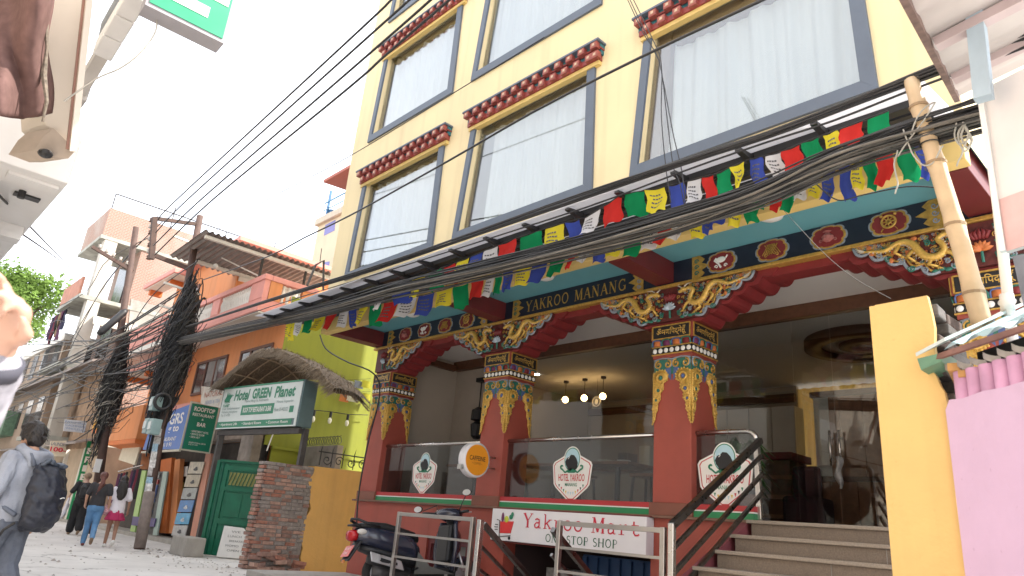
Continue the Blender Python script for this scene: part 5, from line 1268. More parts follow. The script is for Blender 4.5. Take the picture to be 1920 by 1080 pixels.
# ------------------------------------------------------------------ signs
BLUE = mat('sign_blue', (.06,.16,.48), .45, var=.06); SGR = mat('sign_bottle_green', (.01,.20,.12), .4, var=.05); SGR2 = mat('sign_leaf_green', (.03,.22,.13), .45, var=.06)
cs = thing('corner_sign', 'corner sign, blue front and green side reading Rooftop Restaurant & Bar', 'sign', (-18.4, 6.5, 2.26))
part(cs, 'blue_face', MB().hexa([(-21.1,6.2,2.26),(-18.305,6.2,2.22),(-18.305,6.26,2.22),(-21.1,6.26,2.26),(-20.9,6.2,3.1),(-18.305,6.2,3.32),(-18.305,6.26,3.32),(-20.9,6.26,3.1)]), BLUE)
text(cs, 'blue_lettering', 'GRS', (-19.0, 6.194, 3.0), F_, U_, .95, .28, WHITE, bold=.02)
text(cs, 'blue_lettering', 'g to', (-19.05, 6.194, 2.72), F_, U_, .75, .2, WHITE, bold=.02); text(cs, 'blue_lettering', 'RESTAURANT\n9841 0 90', (-19.35, 6.194, 2.42), F_, U_, 1.3, .24, WHITE, bold=.01)
part(cs, 'green_face', MB().box(-18.36, -18.30, 6.262, 6.92, 2.24, 3.36), SGR)
part(cs, 'frame', MB().box(-18.303, -18.285, 6.20, 6.24, 2.2, 3.4).box(-18.303, -18.285, 6.92, 6.95, 2.2, 3.4).box(-18.303, -18.285, 6.24, 6.92, 3.362, 3.4).box(-18.303, -18.285, 6.24, 6.92, 2.2, 2.238).box(-21.15, -18.31, 6.19, 6.25, 2.17, 2.218), mat('pale_frame', (.55,.52,.42), .6))
E1, E2 = (0,1,0), (0,0,1)
for s_, z, h, w_, b_ in (('ROOFTOP', 3.24, .11, .52, .03), ('RESTAURANT', 3.10, .075, .54, .02), ('&', 3.0, .05, .05, .02), ('BAR', 2.87, .10, .22, .03), ('• APARTMENT HOTEL\n• PRIVATE ROOM\n• SISHA HUT', 2.62, .19, .44, .012), ('RESERVATION & ORDER\nCALL 01 4700', 2.39, .08, .42, .008)):
    text(cs, 'green_lettering', s_, (-18.294, 6.59, z), E1, E2, w_, h, WHITE, bold=b_, align='LEFT')
ws = thing('weathered_sign', 'small rusty white sign between the corner sign and green hotel sign', 'sign', (-17, 6.3, 3.1))
pq(ws, 'panel', [(376,757),(378,724),(424,730),(419,766)], ('Y', 6.3), .05, mat('rusted_white', (.66,.62,.55), .6, var=.15, stain=.7, stcol=(.40,.20,.12), scale=8))
text(ws, 'lettering', 'NATURAL', onP((400, 738), ('Y', 6.294)), F_, U_, 1.1, .14, mat('faded_rust_red', (.45,.16,.10), .7)); text(ws, 'small_lettering', 'HERBS & TEA', onP((398, 753), ('Y', 6.294)), F_, U_, .9, .09, mat('faded_blue', (.35,.42,.55), .7))

# the big green hotel sign on its frame
sa, sb = V((-15.9, 6.05, 2.58)), V((-12.85, 6.42, 2.57)); sd_ = (sb-sa); sd_.z = 0; SL = sd_.length; sd_.normalize(); sn = V((sd_.y, -sd_.x, 0))
hs = thing('hotel_sign', 'long green and white box sign reading Hotel GREEN Planet', 'sign', (-14.4, 6.25, 2.57))
up = V((0,0,1)); H_ = .92
def sp(u, z, o=0.0): return sa+sd_*(u*SL)+up*(z*H_)+sn*o
def splate(name, u0, u1, z0, z1, o, th, m, root=hs):
    return part(root, name, MB().hexa([sp(u0,z0,o), sp(u1,z0,o), sp(u1,z0,o-th), sp(u0,z0,o-th), sp(u0,z1,o), sp(u1,z1,o), sp(u1,z1,o-th), sp(u0,z1,o-th)]), m)
splate('box', 0, 1, 0, 1, 0, .32, mat('box_grey_green', (.10,.16,.17), .5, var=.1))
SF = mat('sign_pale_face', (.60,.66,.64), .45, var=.05)
fc = splate('face', .012, .96, .17, .96, .006, .005, SF)
splate('green_band', .012, .93, .03, .165, .006, .005, SGR2); splate('border', 0, .985, .965, 1.0, .012, .01, SGR2); splate('border', 0, .985, 0, .028, .012, .01, SF); splate('edge_trim', .962, .985, .03, .96, .012, .01, SF)
def st_(body, u, z, w_, h, m, o=.011, **k): return text(fc, 'lettering', body, sp(u, z, o), sd_, up, w_, h, m, **k)
st_('Hotel', .27, .78, .60, .235, SGR2, bold=.03, shear=.15); st_('GREEN', .52, .785, .70, .225, SGR2, bold=.04); st_('Planet', .80, .775, .72, .24, SGR2, bold=.03, shear=.1)
st_('Thamel Marg-16, Kathmandu', .47, .615, .92, .075, mat('sign_grey_text', (.25,.33,.32), .6), bold=.01)
splate('green_panel', .30, .70, .30, .53, .011, .005, SGR2, fc); st_('ROOF TOP RESTAURANT & BAR', .50, .415, 1.08, .11, WHITE, .013, bold=.02)
st_('Email: hotelgreenplanet\nWebsite: greenplanet\nTel: 01 4700', .155, .40, .72, .20, mat('sign_grey_text', (0,0,0)), bold=.008, align='LEFT'); st_('Nature Vegetarian', .82, .545, .58, .065, mat('sign_grey_text', (0,0,0)), bold=.008); st_('Phone: 01-4423322', .79, .38, .48, .075, mat('sign_grey_text', (0,0,0)), bold=.008)
st_('• Apartment 24h      • Standard Room      • Common Room', .47, .097, 2.6, .075, WHITE, .010, bold=.012)
lg = MB(); 
for k in range(5): lg.tube([sp(.055+.012*k,.66,.012), sp(.075+.014*k,.78,.012), sp(.07+.022*k,.88-.02*k,.012)], [.022,.015,.004], 5)
part(fc, 'leaf_emblem', lg, SGR2); st_('GREEN\nPLANET', .085, .60, .26, .15, SGR2, bold=.03)
splate('phone_mark', .885, .93, .30, .44, .011, .004, SGR2, fc)
fr = thing('sign_frame', 'dark steel frame of two posts carrying the green hotel sign', 'frame', (-14.4, 6.2, 0))
IRON = mat('dark_iron', (.06,.055,.055), .6, var=.3, scale=8)
part(fr, 'post', MB().bar((-15.9,6.2,0), (-15.9,6.2,2.5), .11, .11, (0,1,0)), IRON); part(fr, 'post', MB().bar((-12.85,6.62,1.8), (-12.85,6.62,2.55), .10, .10, (0,1,0)), IRON)
part(fr, 'cross_bar', MB().bar(sa-sn*.1-up*.07, sb-sn*.1-up*.07, .10, .10), IRON); part(fr, 'brace', MB().bar(sp(.72,-.12,-.16), sp(.97,0,-.16), .04, .04), IRON)
part(fr, 'stay', MB().cyl(sp(.70,-.08,-.1), sp(.66,-.5,-.1), .012), PALEW)
# thatched canopy above the sign
th = thing('thatch_canopy', 'ragged grey thatch canopy hooped over the green hotel sign', 'canopy', (-14.4, 6.3, 3.4))
TH = mat('dry_grey_thatch', (.16,.125,.095), .95, var=.5, scale=22, bump=.6, bscale=90)
ridge = [onP((403,722),('Y',5.85)), onP((440,692),('Y',5.95)), onP((482,660),('Y',6.05)), onP((518,655),('Y',6.15)), onP((560,672),('Y',6.28)), onP((600,697),('Y',6.4)), onP((626,728),('Y',6.5))]
def cat(P, t):
    n = len(P)-1; f = t*n; i = min(int(f), n-1); f -= i
    a = P[max(i-1,0)]; b = P[i]; c_ = P[i+1]; d = P[min(i+2, n)]
    return .5*((2*b)+(-a+c_)*f+(2*a-5*b+4*c_-d)*f*f+(-a+3*b-3*c_+d)*f**3)
rr = random.Random(4)
def thf(u, v):
    p = cat(ridge, u); return tuple(p+V((-.25*v, 1.25*v, .05*math.sin(PI*v)-.28*v*v))+V((0,0,.012*math.sin(40*u)+.01*math.sin(23*v))))
part(th, 'thatch_top', MB().grid(40, 8, thf), TH, True)
part(th, 'reed_underside', MB().grid(40, 6, lambda u, v: tuple(V(thf(u, v))-V((0,0,.09)))), mat('brown_reed', (.11,.075,.05), .9, var=.4, scale=18), True)
for k in range(1, 6): part(th, 'lattice_pole', MB().tube([V(thf(k/6, v/5))-V((0,0,.11)) for v in range(6)], .018, 5), mat('bamboo_lattice', (.30,.21,.14), .8))
for k in range(1, 4): part(th, 'lattice_pole', MB().tube([V(thf(u/14, k/4))-V((0,0,.13)) for u in range(15)], .014, 5), mat('bamboo_lattice', (0,0,0)))
fg = MB()
for i in range(2600):
    u = rr.random(); v = 0 if rr.random() < .75 else rr.random()
    if v > 0 and rr.random() < .5: u = rr.choice((0.0, 1.0))
    p = V(thf(u, v))+V((0,0,rr.uniform(-.10,.03))); L = rr.uniform(.08,.26); d = V((rr.uniform(-.6,.6), -rr.uniform(.4,1) if v < .1 else rr.uniform(-.6,.3), -rr.uniform(.4,1.1)))
    if u in (0.0, 1.0): d.x = (1 if u else -1)*rr.uniform(.5, 1)
    d.normalize(); s_ = d.cross(V((rr.random(), rr.random(), rr.random()))).normalized()*.006
    e = p+d*L; fg.poly([p-s_, p+s_, e+V((0,0,-.02))])
for i in range(1800):
    u = rr.random(); v = rr.random(); p = V(thf(u, v)); d = V((rr.uniform(-1,1), rr.uniform(-.6,1), rr.uniform(.0,.35))).normalized(); s_ = d.cross(V((0,0,1))).normalized()*.006; e = p+d*rr.uniform(.06,.16); fg.poly([p-s_, p+s_, e])
part(th, 'straw', fg, mat('straw_strands', (.25,.20,.15), .9, var=.4, scale=30), kind='stuff')

# ------------------------------------------------------------------ gate, brick pier and ochre wall
gt = thing('green_gate', 'dark green panelled metal gate left open beside the brick wall', 'gate', (-15.4, 6.2, 0))
GG = mat('gate_green', (.009,.125,.068), .45, var=.15, scale=6, stain=.15); GD = mat('gate_dark_green', (.008,.10,.06), .5, var=.15)
a, b = V((-15.55,6.12,.03)), V((-14.62,6.86,.03)); gd = (b-a); GL_ = gd.length; gd.normalize(); gn = V((gd.y, -gd.x, 0)); HG = 1.86
def gp(u, z, o=0): return a+gd*(u*GL_)+up*z+gn*o
def gpl(name, u0, u1, z0, z1, o, t, m, root=gt, bev=0):
    return part(root, name, MB().hexa([gp(u0,z0,o), gp(u1,z0,o), gp(u1,z0,o-t), gp(u0,z0,o-t), gp(u0,z1,o), gp(u1,z1,o), gp(u1,z1,o-t), gp(u0,z1,o-t)]), m, bev=bev)
gpl('leaf', .0, 1, 0, HG, 0, .04, GG)
gpl('stile', 0, .06, 0, HG+.03, .03, .03, GG); gpl('stile', .10, .14, 0, HG, .02, .02, GD); gpl('stile', .17, .24, 0, HG-.04, .025, .025, GG); gpl('stile', .93, 1, 0, HG, .03, .03, GG)
gpl('rail', .24, .93, HG-.16, HG-.06, .028, .028, GG); gpl('rail', .24, .93, 1.28, 1.36, .028, .028, GG); gpl('rail', .24, .93, .62, .72, .028, .028, GG); gpl('rail', .06, 1, HG+.0, HG+.05, .04, .06, GG)
gpl('panel', .30, .60, .76, 1.24, .014, .014, GG, bev=.012); gpl('panel', .63, .90, .76, 1.24, .014, .014, GG, bev=.012); gpl('panel', .30, .60, .08, .58, .014, .014, GG, bev=.012); gpl('panel', .63, .90, .08, .58, .014, .014, GG, bev=.012)
gr_ = gpl('grille', .28, .90, 1.40, 1.66, .012, .012, mat('olive_mesh', (.20,.20,.06), .6, var=.2))
for k in range(9): part(gr_, 'grille_bar', MB().bar(gp(.28+.07*k,1.40,.02), gp(.34+.07*k,1.66,.02), .012, .012), GG)
nb_ = thing('notice_board', 'white notice board leaning at the foot of the green gate', 'notice board', (-14.2, 6.1, .02))
c0 = onZ(405, 1044, .02); c1 = onZ(462, 1049, .02); dd = (c1-c0); dd.z = 0; wl_ = .95; dd.normalize(); c1 = c0+dd*wl_; nn2 = V((dd.y, -dd.x, 0)); ln_ = -nn2*.10
NB = mat('notice_white', (.74,.73,.70), .5, var=.05, stain=.15)
part(nb_, 'panel', MB().hexa([c0, c1, c1-nn2*.03, c0-nn2*.03, c0+up*.60+ln_, c1+up*.57+ln_, c1+up*.57+ln_-nn2*.03, c0+up*.60+ln_-nn2*.03]), NB, bev=.01)
for k in range(5):
    q = c0.lerp(c1, .48)+up*(.5-.09*k)+ln_*((.5-.09*k)/.6)+nn2*.006
    text(nb_, 'lettering', ('WE SERVE', 'LUNCH  DINNER', 'BREAKFAST MENU', 'MOMO  THUKPA', 'OPEN DAILY')[k], q, dd, up, .55+.1*(k % 2), .04, mat('notice_grey', (.25,.25,.25), .7))
bw_ = thing('brick_pier_wall', 'crumbling red brick wall end joined to an ochre plastered wall', 'wall', (-12.65, 6.5, 0))
XW = -12.55
part(bw_, 'mortar_core', MB().box(XW-.24, XW-.001, 5.85, 6.78, 0, 1.82), mat('grey_mortar', (.24,.21,.19), .95, var=.25, scale=9, bump=.6, bscale=40))
OCH = mat('ochre_plaster', (.70,.40,.12), .8, var=.08, scale=3, stain=.35, stcol=(.55,.34,.14), bump=.2, streak=.3, speck=.2)
ed = [(6.78+.05*math.sin(z*7)+.025*math.sin(z*19), z) for z in [1.86*i/24 for i in range(25)]]
part(bw_, 'ochre_plaster', MB().prism([(XW, p[0], p[1]) for p in ed[::-1]]+[(XW, 9.2, 0), (XW, 9.2, 1.90)], (-.26, 0, 0)), OCH)
rr = random.Random(21); BR2 = [mat('red_brick_%s' % n, c, .9, var=.3, scale=16, bump=.4, bscale=50) for n, c in (('warm', (.34,.155,.11)), ('dull', (.26,.155,.125)), ('pale', (.38,.24,.19)), ('dusty', (.27,.235,.215)))]
z = .01; k = 0
while z < 1.84:
    y = 5.83+(.0 if k % 2 else -.03); 
    while y < 6.74:
        L = min(rr.uniform(.19,.235) if rr.random() < .75 else .11, 6.80-y); pr = rr.uniform(-.016, .014)
        dusty = rr.random() < .30+.75*max(0, (y-6.05))
        part(bw_, 'brick', MB().obox((XW-.05+pr, y+L/2, z+.029), .12, max(.05, L-.014), .056, Matrix.Rotation(rr.uniform(-.04,.04), 4, 'Z') @ Matrix.Rotation(rr.uniform(-.03,.03), 4, 'X')), BR2[3] if dusty else rr.choice(BR2[:3]), bev=.006)
        y += L
    part(bw_, 'end_brick', MB().obox((XW-.13+rr.uniform(-.01,.01), 5.83+rr.uniform(-.02,.02), z+.029), .22, .12, .056, Matrix.Rotation(rr.uniform(-.05,.05), 4, 'Z')), rr.choice(BR2), bev=.006)
    z += .068; k += 1
for i in range(16):
    q = V((XW+.10+rr.uniform(0,.14), 5.95+rr.uniform(-.1,.75), .03+.06*(i % 5)))
    tag(solo('loose_brick', MB().obox(q, .11, .22, .065, Matrix.Rotation(rr.uniform(-.6,.6), 4, 'Z') @ Matrix.Rotation(rr.uniform(-.25,.25), 4, 'X')), rr.choice(BR2), 'loose broken brick heaped at the foot of the brick wall', 'brick', 'loose bricks at the foot of the brick wall', bev=.006))
ir = thing('iron_scroll_railing', 'black wrought iron scroll railing above the ochre wall', 'railing', (-12.7, 8, 1.9))
t = MB(); 
for k in range(9): t.tube([(-12.7, q[0], q[2]) for q in spiral((7.1+.27*k, 2.02), .10, 1.3, .4*k, 1 if k % 2 else -1, 16)], .010, 5)
part(ir, 'scrolls', t, BLACK)
part(ir, 'rail', MB().cyl((-12.7, 6.9, 2.16), (-12.7, 9.3, 2.17), .012), BLACK)
for k in range(10): part(ir, 'spike', MB().tube([(-12.7, 6.95+.25*k, 1.9), (-12.7, 6.95+.25*k, 2.2), (-12.7, 6.97+.25*k, 2.3)], [.010,.010,.002], 5), BLACK)
rb = thing('rubble_wall', 'grey patchy wall behind the green gate', 'wall', (-16.4, 7, 0))
part(rb, 'wall', MB().box(-16.7, -16.02, 7.0, 7.22, 0, 2.7), mat('patchy_grey_plaster', (.30,.26,.23), .9, var=.3, scale=4, bump=.4, stain=.5))
lb_ = thing('low_back_wall', 'low stained block wall under the green sign behind the gate', 'wall', (-15.2, 8.2, 0))
part(lb_, 'wall', MB().box(-15.97, -14.3, 8.2, 8.35, 0, 2.5), mat('patchy_grey_plaster', (0,0,0)))
part(lb_, 'barbed_coil', MB().tube([(-15.9+1.6*i/80, 8.25+.08*math.sin(i*1.1), 2.62+.1*math.cos(i*1.1)) for i in range(81)], .008, 4), BLACK)
# string of bare bulbs on the lime wall
sb_ = thing('bulb_string', 'string of clear bulbs hung along the lime wall', 'light string', onX(640, 785, -15.8))
bp_ = [onX(565, 765, -15.85), onX(590, 769, -15.85), onX(621, 772, -15.85), onX(653, 777, -15.85), onX(690, 778, -15.85)]
part(sb_, 'cord', MB().tube(bp_, .01, 5), BLACK)
for p in bp_[1:4]:
    o = part(sb_, 'bulb', MB().ball(p-V((0,0,.22)), .05, .05, .08), mat('bulb_glass_pale', (.75,.74,.62), .2, var=0), True); part(o, 'socket', MB().cyl(p, p-V((0,0,.14)), .035), BLACK)
# small prayer flags on the lime wall
for i, (y_, lab) in enumerate(((715, 'short row of faded prayer flags on the lime wall, upper one'), (737, 'short row of faded prayer flags on the lime wall, lower one'))):
    f = thing('small_flag_row', lab, 'prayer flags', onX(660, y_, -15.8)); 
    cc = [(.55,.20,.08), (.6,.6,.55), (.25,.28,.40), (.55,.52,.08)]
    for k in range(4):
        a = onX(637+14*k, y_-1+2*i-.6*k, -15.8); part(f, 'flag', MB().grid(4, 4, lambda u, v: (a.x+.03*math.sin(4*u+3*v), a.y+.27*u, a.z-.18*v)), cloth('faded_flag_%s' % 'rust grey slate lime'.split()[k], cc[k], .4), True)
    part(f, 'cord', MB().tube([onX(630, y_-1+2*i, -15.8), onX(695, y_-5+2*i, -15.8)], .006, 4), BLACK)

# loose grit along the wall feet and on the lane
rr = random.Random(44); gv = MB()
for i in range(420):
    if i < 190: x, y = -17+6.6*rr.random(), 5.75-.9*rr.random()**2+.2*math.sin(i)
    else: x, y = rr.uniform(-24, -6), rr.uniform(1.5, 5.6)
    s_ = rr.uniform(.006, .02) if rr.random() < .93 else rr.uniform(.02, .04)
    gv.poly([(x-s_,y-s_,.002),(x+s_,y-s_*.6,.002),(x,y+s_,.002)]); gv.poly([(x-s_,y-s_,.002),(x+s_,y-s_*.6,.002),(x+s_*.1,y,s_*1.1)]); gv.poly([(x+s_,y-s_*.6,.002),(x,y+s_,.002),(x+s_*.1,y,s_*1.1)]); gv.poly([(x,y+s_,.002),(x-s_,y-s_,.002),(x+s_*.1,y,s_*1.1)])
solo('gravel', gv, mat('grey_grit', (.34,.31,.28), .95, var=.5, scale=9), 'scattered grit and crumbs of brick on the lane', None, kind='stuff', base=(-13,4,0))

# ------------------------------------------------------------------ houses further off
yb = thing('cream_tall_house', 'narrow cream house with a red eave and blue rail behind the hotel', 'building', (-21, 14, 0))
CRY = mat('pale_cream_wall', (.62,.55,.40), .8, var=.06, scale=1.5, stain=.25)
PB = ('Y', 12.0)
e_ = onP((594,440), PB); tz = onP((600,412), PB).z; xr = e_.x+7
part(yb, 'wall', MB().box(e_.x, xr, 12.0, 20, 0, tz-.3), CRY)
part(yb, 'parapet', MB().box(e_.x-.1, xr, 11.85, 20, tz-.298, tz), mat('grey_cornice', (.50,.45,.36), .8), bev=.03)
r0 = onP((606,342), ('Y', 11.4))
part(yb, 'roof', MB().hexa([(r0.x,11.4,r0.z),(xr,11.4,r0.z),(xr,20,r0.z+.7),(r0.x,20,r0.z+.7),(r0.x,11.4,r0.z+.12),(xr,11.4,r0.z+.12),(xr,20,r0.z+.82),(r0.x,20,r0.z+.82)]), mat('red_eave', (.34,.11,.08), .7, var=.1))
part(yb, 'roof_post', MB().bar((e_.x+.35, 12.1, tz), (e_.x+.35, 12.1, r0.z+.1), .08, .08, (0,1,0)), mat('blue_tank', (.05,.17,.35), .5))
part(yb, 'blue_rail', MB().cyl((e_.x+.1, 12.05, tz+.75), (xr, 12.05, tz+.75), .03), mat('blue_rail_paint', (.10,.30,.50), .5)); part(yb, 'blue_rail', MB().cyl((e_.x+.1, 12.05, tz+.4), (xr, 12.05, tz+.4), .02), mat('blue_rail_paint', (0,0,0)))
part(yb, 'blue_barrel', MB().lathe([(.14,0),(.17,.1),(.17,.42),(.10,.48)], (e_.x+.3, 12.3, tz+.001), 14), mat('blue_tank', (0,0,0)), True)
pq(yb, 'window', [(607,442),(610,422),(629,412),(627,432)], ('Y', 11.99), .05, mat('lilac_window', (.16,.16,.42), .4)); pq(yb, 'window', [(598,560),(606,492),(618,490),(608,560)], ('Y', 11.99), .05, mat('lilac_window', (0,0,0)))
pf = thing('pipe_frame', 'thin dark pipe frame on the terrace beside the hotel', 'frame', (-14.8, 7.4, 5.8))
part(pf, 'tube', MB().tube([onX(576,535,-14.8), onX(592,497,-14.8), onX(607,488,-14.8), onX(606,545,-14.8)], .03, 6), IRON); part(pf, 'aerial', MB().cyl(onX(600,490,-14.8), onX(603,466,-14.8), .01), IRON)

bk = thing('brick_building', 'tall bare brick building with open balconies behind the poles', 'building', (-36, 9, 0))
BRK = brickmat('far_brickwork', (.34,.18,.13), (.28,.16,.12), (.36,.29,.25), .2, .07, .5, .85)
X0 = -33.0
part(bk, 'wall', MB().box(-36.8, X0, 7.6, 24, 0, 12.9).box(-36.8, X0, 5.95, 7.598, 11.62, 12.9), BRK)
part(bk, 'corner_pier', MB().box(X0-.5, X0+.03, 6.1, 6.6, 0, 11.54), mat('pale_concrete', (.46,.43,.38), .9, var=.12, scale=2, stain=.3))
for z in (2.9, 5.8, 8.7, 11.45): part(bk, 'floor_band', MB().box(-36.9, X0+.05, 5.75 if z < 11 else 5.9, 24, z, z+.16), mat('mossy_concrete', (.34,.34,.30), .9, var=.3, scale=3, stain=.5))
for z in (3.06, 5.96, 8.86):
    R_ = part(bk, 'balcony_wall', MB().box(-36.8, X0-.55, 5.80, 5.9, z, z+.9), mat('salmon_brick', (.42,.20,.14), .9, var=.2, scale=4)) if z > 8 else part(bk, 'balcony_rail', MB().box(-36.8, X0-.5, 5.8, 5.84, z+.9, z+.95), IRON)
    if z < 8:
        for k in range(13): part(R_, 'baluster_bar', MB().box(-36.7+.25*k, -36.67+.25*k, 5.8, 5.83, z, z+.899), IRON)
    for k in range(1): part(bk, 'dark_opening', MB().box(-35.8+2.7*k, -34.2+2.7*k, 7.55, 7.597, z+.1, z+2.3), DKWIN)
for (y, z) in ((10, 9.3), (15, 9.3), (10, 6.4)): part(bk, 'side_window', MB().box(X0+.002, X0+.04, y, y+1.1, z, z+1.4), mat('boarded_window', (.16,.11,.10), .8))
pq(bk, 'grey_plaster_patch', [(238,640),(246,560),(300,575),(290,640)], ('X', X0+.03), .03, CONC)
part(bk, 'roof_rail', MB().cyl((X0, 6, 13.6), (X0, 20, 13.6), .03), IRON)
for k in range(5): part(bk, 'roof_rod', MB().cyl((X0, 6+2.5*k, 12.9), (X0, 6+2.5*k, 13.6+.3*(k % 2)), .025), IRON)
part(bk, 'canopy', MB().hexa([(X0,6.5,8.0),(X0+1.2,6.3,7.5),(X0+1.2,9.5,7.5),(X0,9.5,8.0),(X0,6.5,8.1),(X0+1.2,6.3,7.6),(X0+1.2,9.5,7.6),(X0,9.5,8.1)]), mat('pale_canopy', (.50,.46,.40), .8))
# washing on the top balcony
ws_ = thing('washing_line', 'dark washing hung on the brick building balcony', 'washing', (-35, 5.7, 7.5))
for k in range(7): part(ws_, 'garment', MB().grid(3, 5, lambda u, v: (-36.6+.4*k+.35*u, 5.65+.06*math.sin(5*u+4*v+k), 8.3-(.9+.2*(k % 3))*v)), mat('hung_%s' % 'plum ink wine coal tan'.split()[k % 5], (0.1,0.1,0.1), .9), True)
part(ws_, 'line', MB().cyl((-37.5, 5.65, 8.3), (-33.5, 5.65, 8.32), .015), BLACK)

# brown corrugated row along the street, smaller houses beyond
br_ = thing('brown_tin_house', 'long brown corrugated tin house with sloping eaves down the street', 'building', (-40, 8, 0))
RB = mat('rust_brown_tin', (.36,.25,.17), .8, var=.35, scale=3, stain=.6, stcol=(.20,.14,.10))
CT = mat('pale_brown_render', (.48,.38,.28), .85, var=.2, scale=2, stain=.4)
part(br_, 'wall', MB().box(-58, -27.8, 6.95, 14, 0, 2.6), CT)
def rib(u, v): return (-58+30*u, 6.9+.05*math.sin(u*30*2*PI/.45)-.0*v, 2.6+3.0*v)
part(br_, 'corrugated_wall', MB().grid(420, 1, rib), RB, True)
part(br_, 'eave', MB().hexa([(-58,5.9,5.45),(-28.2,5.9,5.45),(-28.2,7.2,5.9),(-58,7.2,5.9),(-58,5.9,5.53),(-28.2,5.9,5.53),(-28.2,7.2,5.98),(-58,7.2,5.98)]), TINR)
part(br_, 'lower_eave', MB().hexa([(-58,6.1,2.6),(-28.2,6.1,2.6),(-28.2,6.95,2.9),(-58,6.95,2.9),(-58,6.1,2.66),(-28.2,6.1,2.66),(-28.2,6.95,2.96),(-58,6.95,2.96)]), TINR)
for k in range(11): part(br_, 'upright', MB().box(-57+2.7*k, -56.85+2.7*k, 6.82, 6.948, 0, 2.59), PALEW)
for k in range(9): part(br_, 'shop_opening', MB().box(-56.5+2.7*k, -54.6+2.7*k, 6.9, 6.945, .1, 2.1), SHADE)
part(br_, 'green_shade', MB().box(-47, -43, 6.0, 6.88, 3.4, 4.6), mat('green_shade_net', (.12,.20,.13), .9, var=.3))
def house(x0, x1, y0, y1, h, col, label, nm, rows_=3, n=3, group=None):
    t = thing('distant_house', label, 'building', ((x0+x1)/2, (y0+y1)/2, 0))
    part(t, 'wall', MB().box(x0, x1, y0, y1, 0, h), mat(nm, col, .85, var=.12, scale=1.2, stain=.3))
    part(t, 'parapet', MB().box(x0-.1, x1+.1, y0-.1, y1+.1, h+.002, h+.3), PALEW)
    for r in range(rows_):
        z = 1.2+h/rows_*r
        for k in range(n):
            xx = x0+(x1-x0)*(k+.25)/n
            part(t, 'window', MB().box(xx, xx+(x1-x0)/n*.5, y0-.03, y0-.002, z, z+1.3), DKWIN); part(t, 'window', MB().box(xx, xx+(x1-x0)/n*.5, y1+.002, y1+.03, z, z+1.3), DKWIN)
            yy = y0+(y1-y0)*(k+.25)/n; part(t, 'window', MB().box(x1+.002, x1+.03, yy, yy+(y1-y0)/n*.5, z, z+1.3), DKWIN)
    return t
house(-46.5, -37.2, 6.5, 15, 7.6, (.36,.27,.20), 'narrow brown house next to the brick building', 'brown_neighbour_wall', 3, 4)
house(-70, -58.5, 6.9, 16, 6.6, (.42,.30,.22), 'small brown house at the far end of the row', 'far_brown_wall', 2, 4)
house(-86, -71, 5.6, 15, 9, (.55,.38,.24), 'tan house beyond the tree at the street end', 'far_tan_wall', 3, 4)
house(-120, -92, -6, 9, 10, (.62,.60,.57), 'pale house closing the end of the street', 'far_pale_wall', 3, 4)
house(-60, -17, -9, .1, 8, (.70,.68,.65), 'long pale house on the other side of the street', 'pale_row_wall', 3, 9)
# signs down the street
vb = thing('vertical_banner', 'tall green vertical banner lettered FRIENDLY down the street', 'banner', onX(137, 977, -29.5))
pq(vb, 'panel', [(124,976),(165,827),(187,828),(150,977)], ('X', -29.5), .06, mat('banner_green', (.02,.30,.12), .5, var=.06))
for k, ch in enumerate('FRIENDLY'):
    x = 170-4.2*k; y = 846+16.2*k
    text(vb, 'lettering', ch, onX(x, y, -29.43), (0,1,0), (0,0,1), .24, .22, WHITE, bold=.03)
ld = thing('price_sign', 'cream hanging sign reading LAUNDRY 100 in red', 'sign', onX(108, 856, -30))
pq(ld, 'panel', [(92,855),(95,827),(125,826),(123,856)], ('X', -30), .05, mat('cream_sign', (.70,.62,.48), .6))
text(ld, 'lettering', 'LAUNDRY', onX(111, 833, -29.94), (0,1,0), (0,0,1), .50, .12, mat('sign_grey', (.2,.22,.25), .6), bold=.02); text(ld, 'price_lettering', '100-', onX(109, 843, -29.94), (0,1,0), (0,0,1), .50, .16, SRED, bold=.03)
wsn = thing('white_street_sign', 'white sign with faint blue lines above the vertical banner', 'sign', onX(142, 808, -31))
pq(wsn, 'panel', [(119,808),(122,786),(166,790),(160,812)], ('X', -31), .05, mat('bluish_white_sign', (.66,.69,.74), .5))
for k in range(3): text(wsn, 'lettering', ('PASHMINA SHAWLS', 'AND CASHMERE', 'WHOLESALE'), onX(142, 793+6*k, -30.94), (0,1,0), (0,0,1), .7, .07, mat('sign_pale_blue_text', (.20,.30,.50), .6)) if False else text(wsn, 'lettering', ('PASHMINA', 'CASHMERE', 'WHOLESALE')[k], onX(142, 793+6*k, -30.94), (0,1,0), (0,0,1), .7, .07, mat('sign_pale_blue_text', (.20,.30,.50), .6))
um = thing('yellow_parasol', 'yellow orange cloth awning by the far pole', 'awning', onY(180, 810, 6.2))
pq(um, 'cloth', [(172,805),(185,768),(205,790),(196,806)], ('Y', 6.25), .04, mat('marigold_cloth', (.75,.38,.04), .8)); pq(um, 'valance', [(172,812),(172,805),(196,806),(194,813)], ('Y', 6.24), .04, DOR)

# opposite side of the street, behind the camera: what the windows mirror
for i, (x0, x1, h, c, lb) in enumerate(((-17.5, -10.2, 11.5, (.60,.55,.48), 'pale plastered house across the street from the hotel'), (-10.1, -3.4, 12.5, (.62,.40,.30), 'brick coloured house across the street from the hotel steps'), (-3.3, 6, 10.8, (.55,.50,.44), 'grey house across the street right of the stall'))):
    house(x0, x1, -16, -6.5, h, c, lb, 'opposite_wall_%s' % 'pale brick grey'.split()[i], 3, 3)

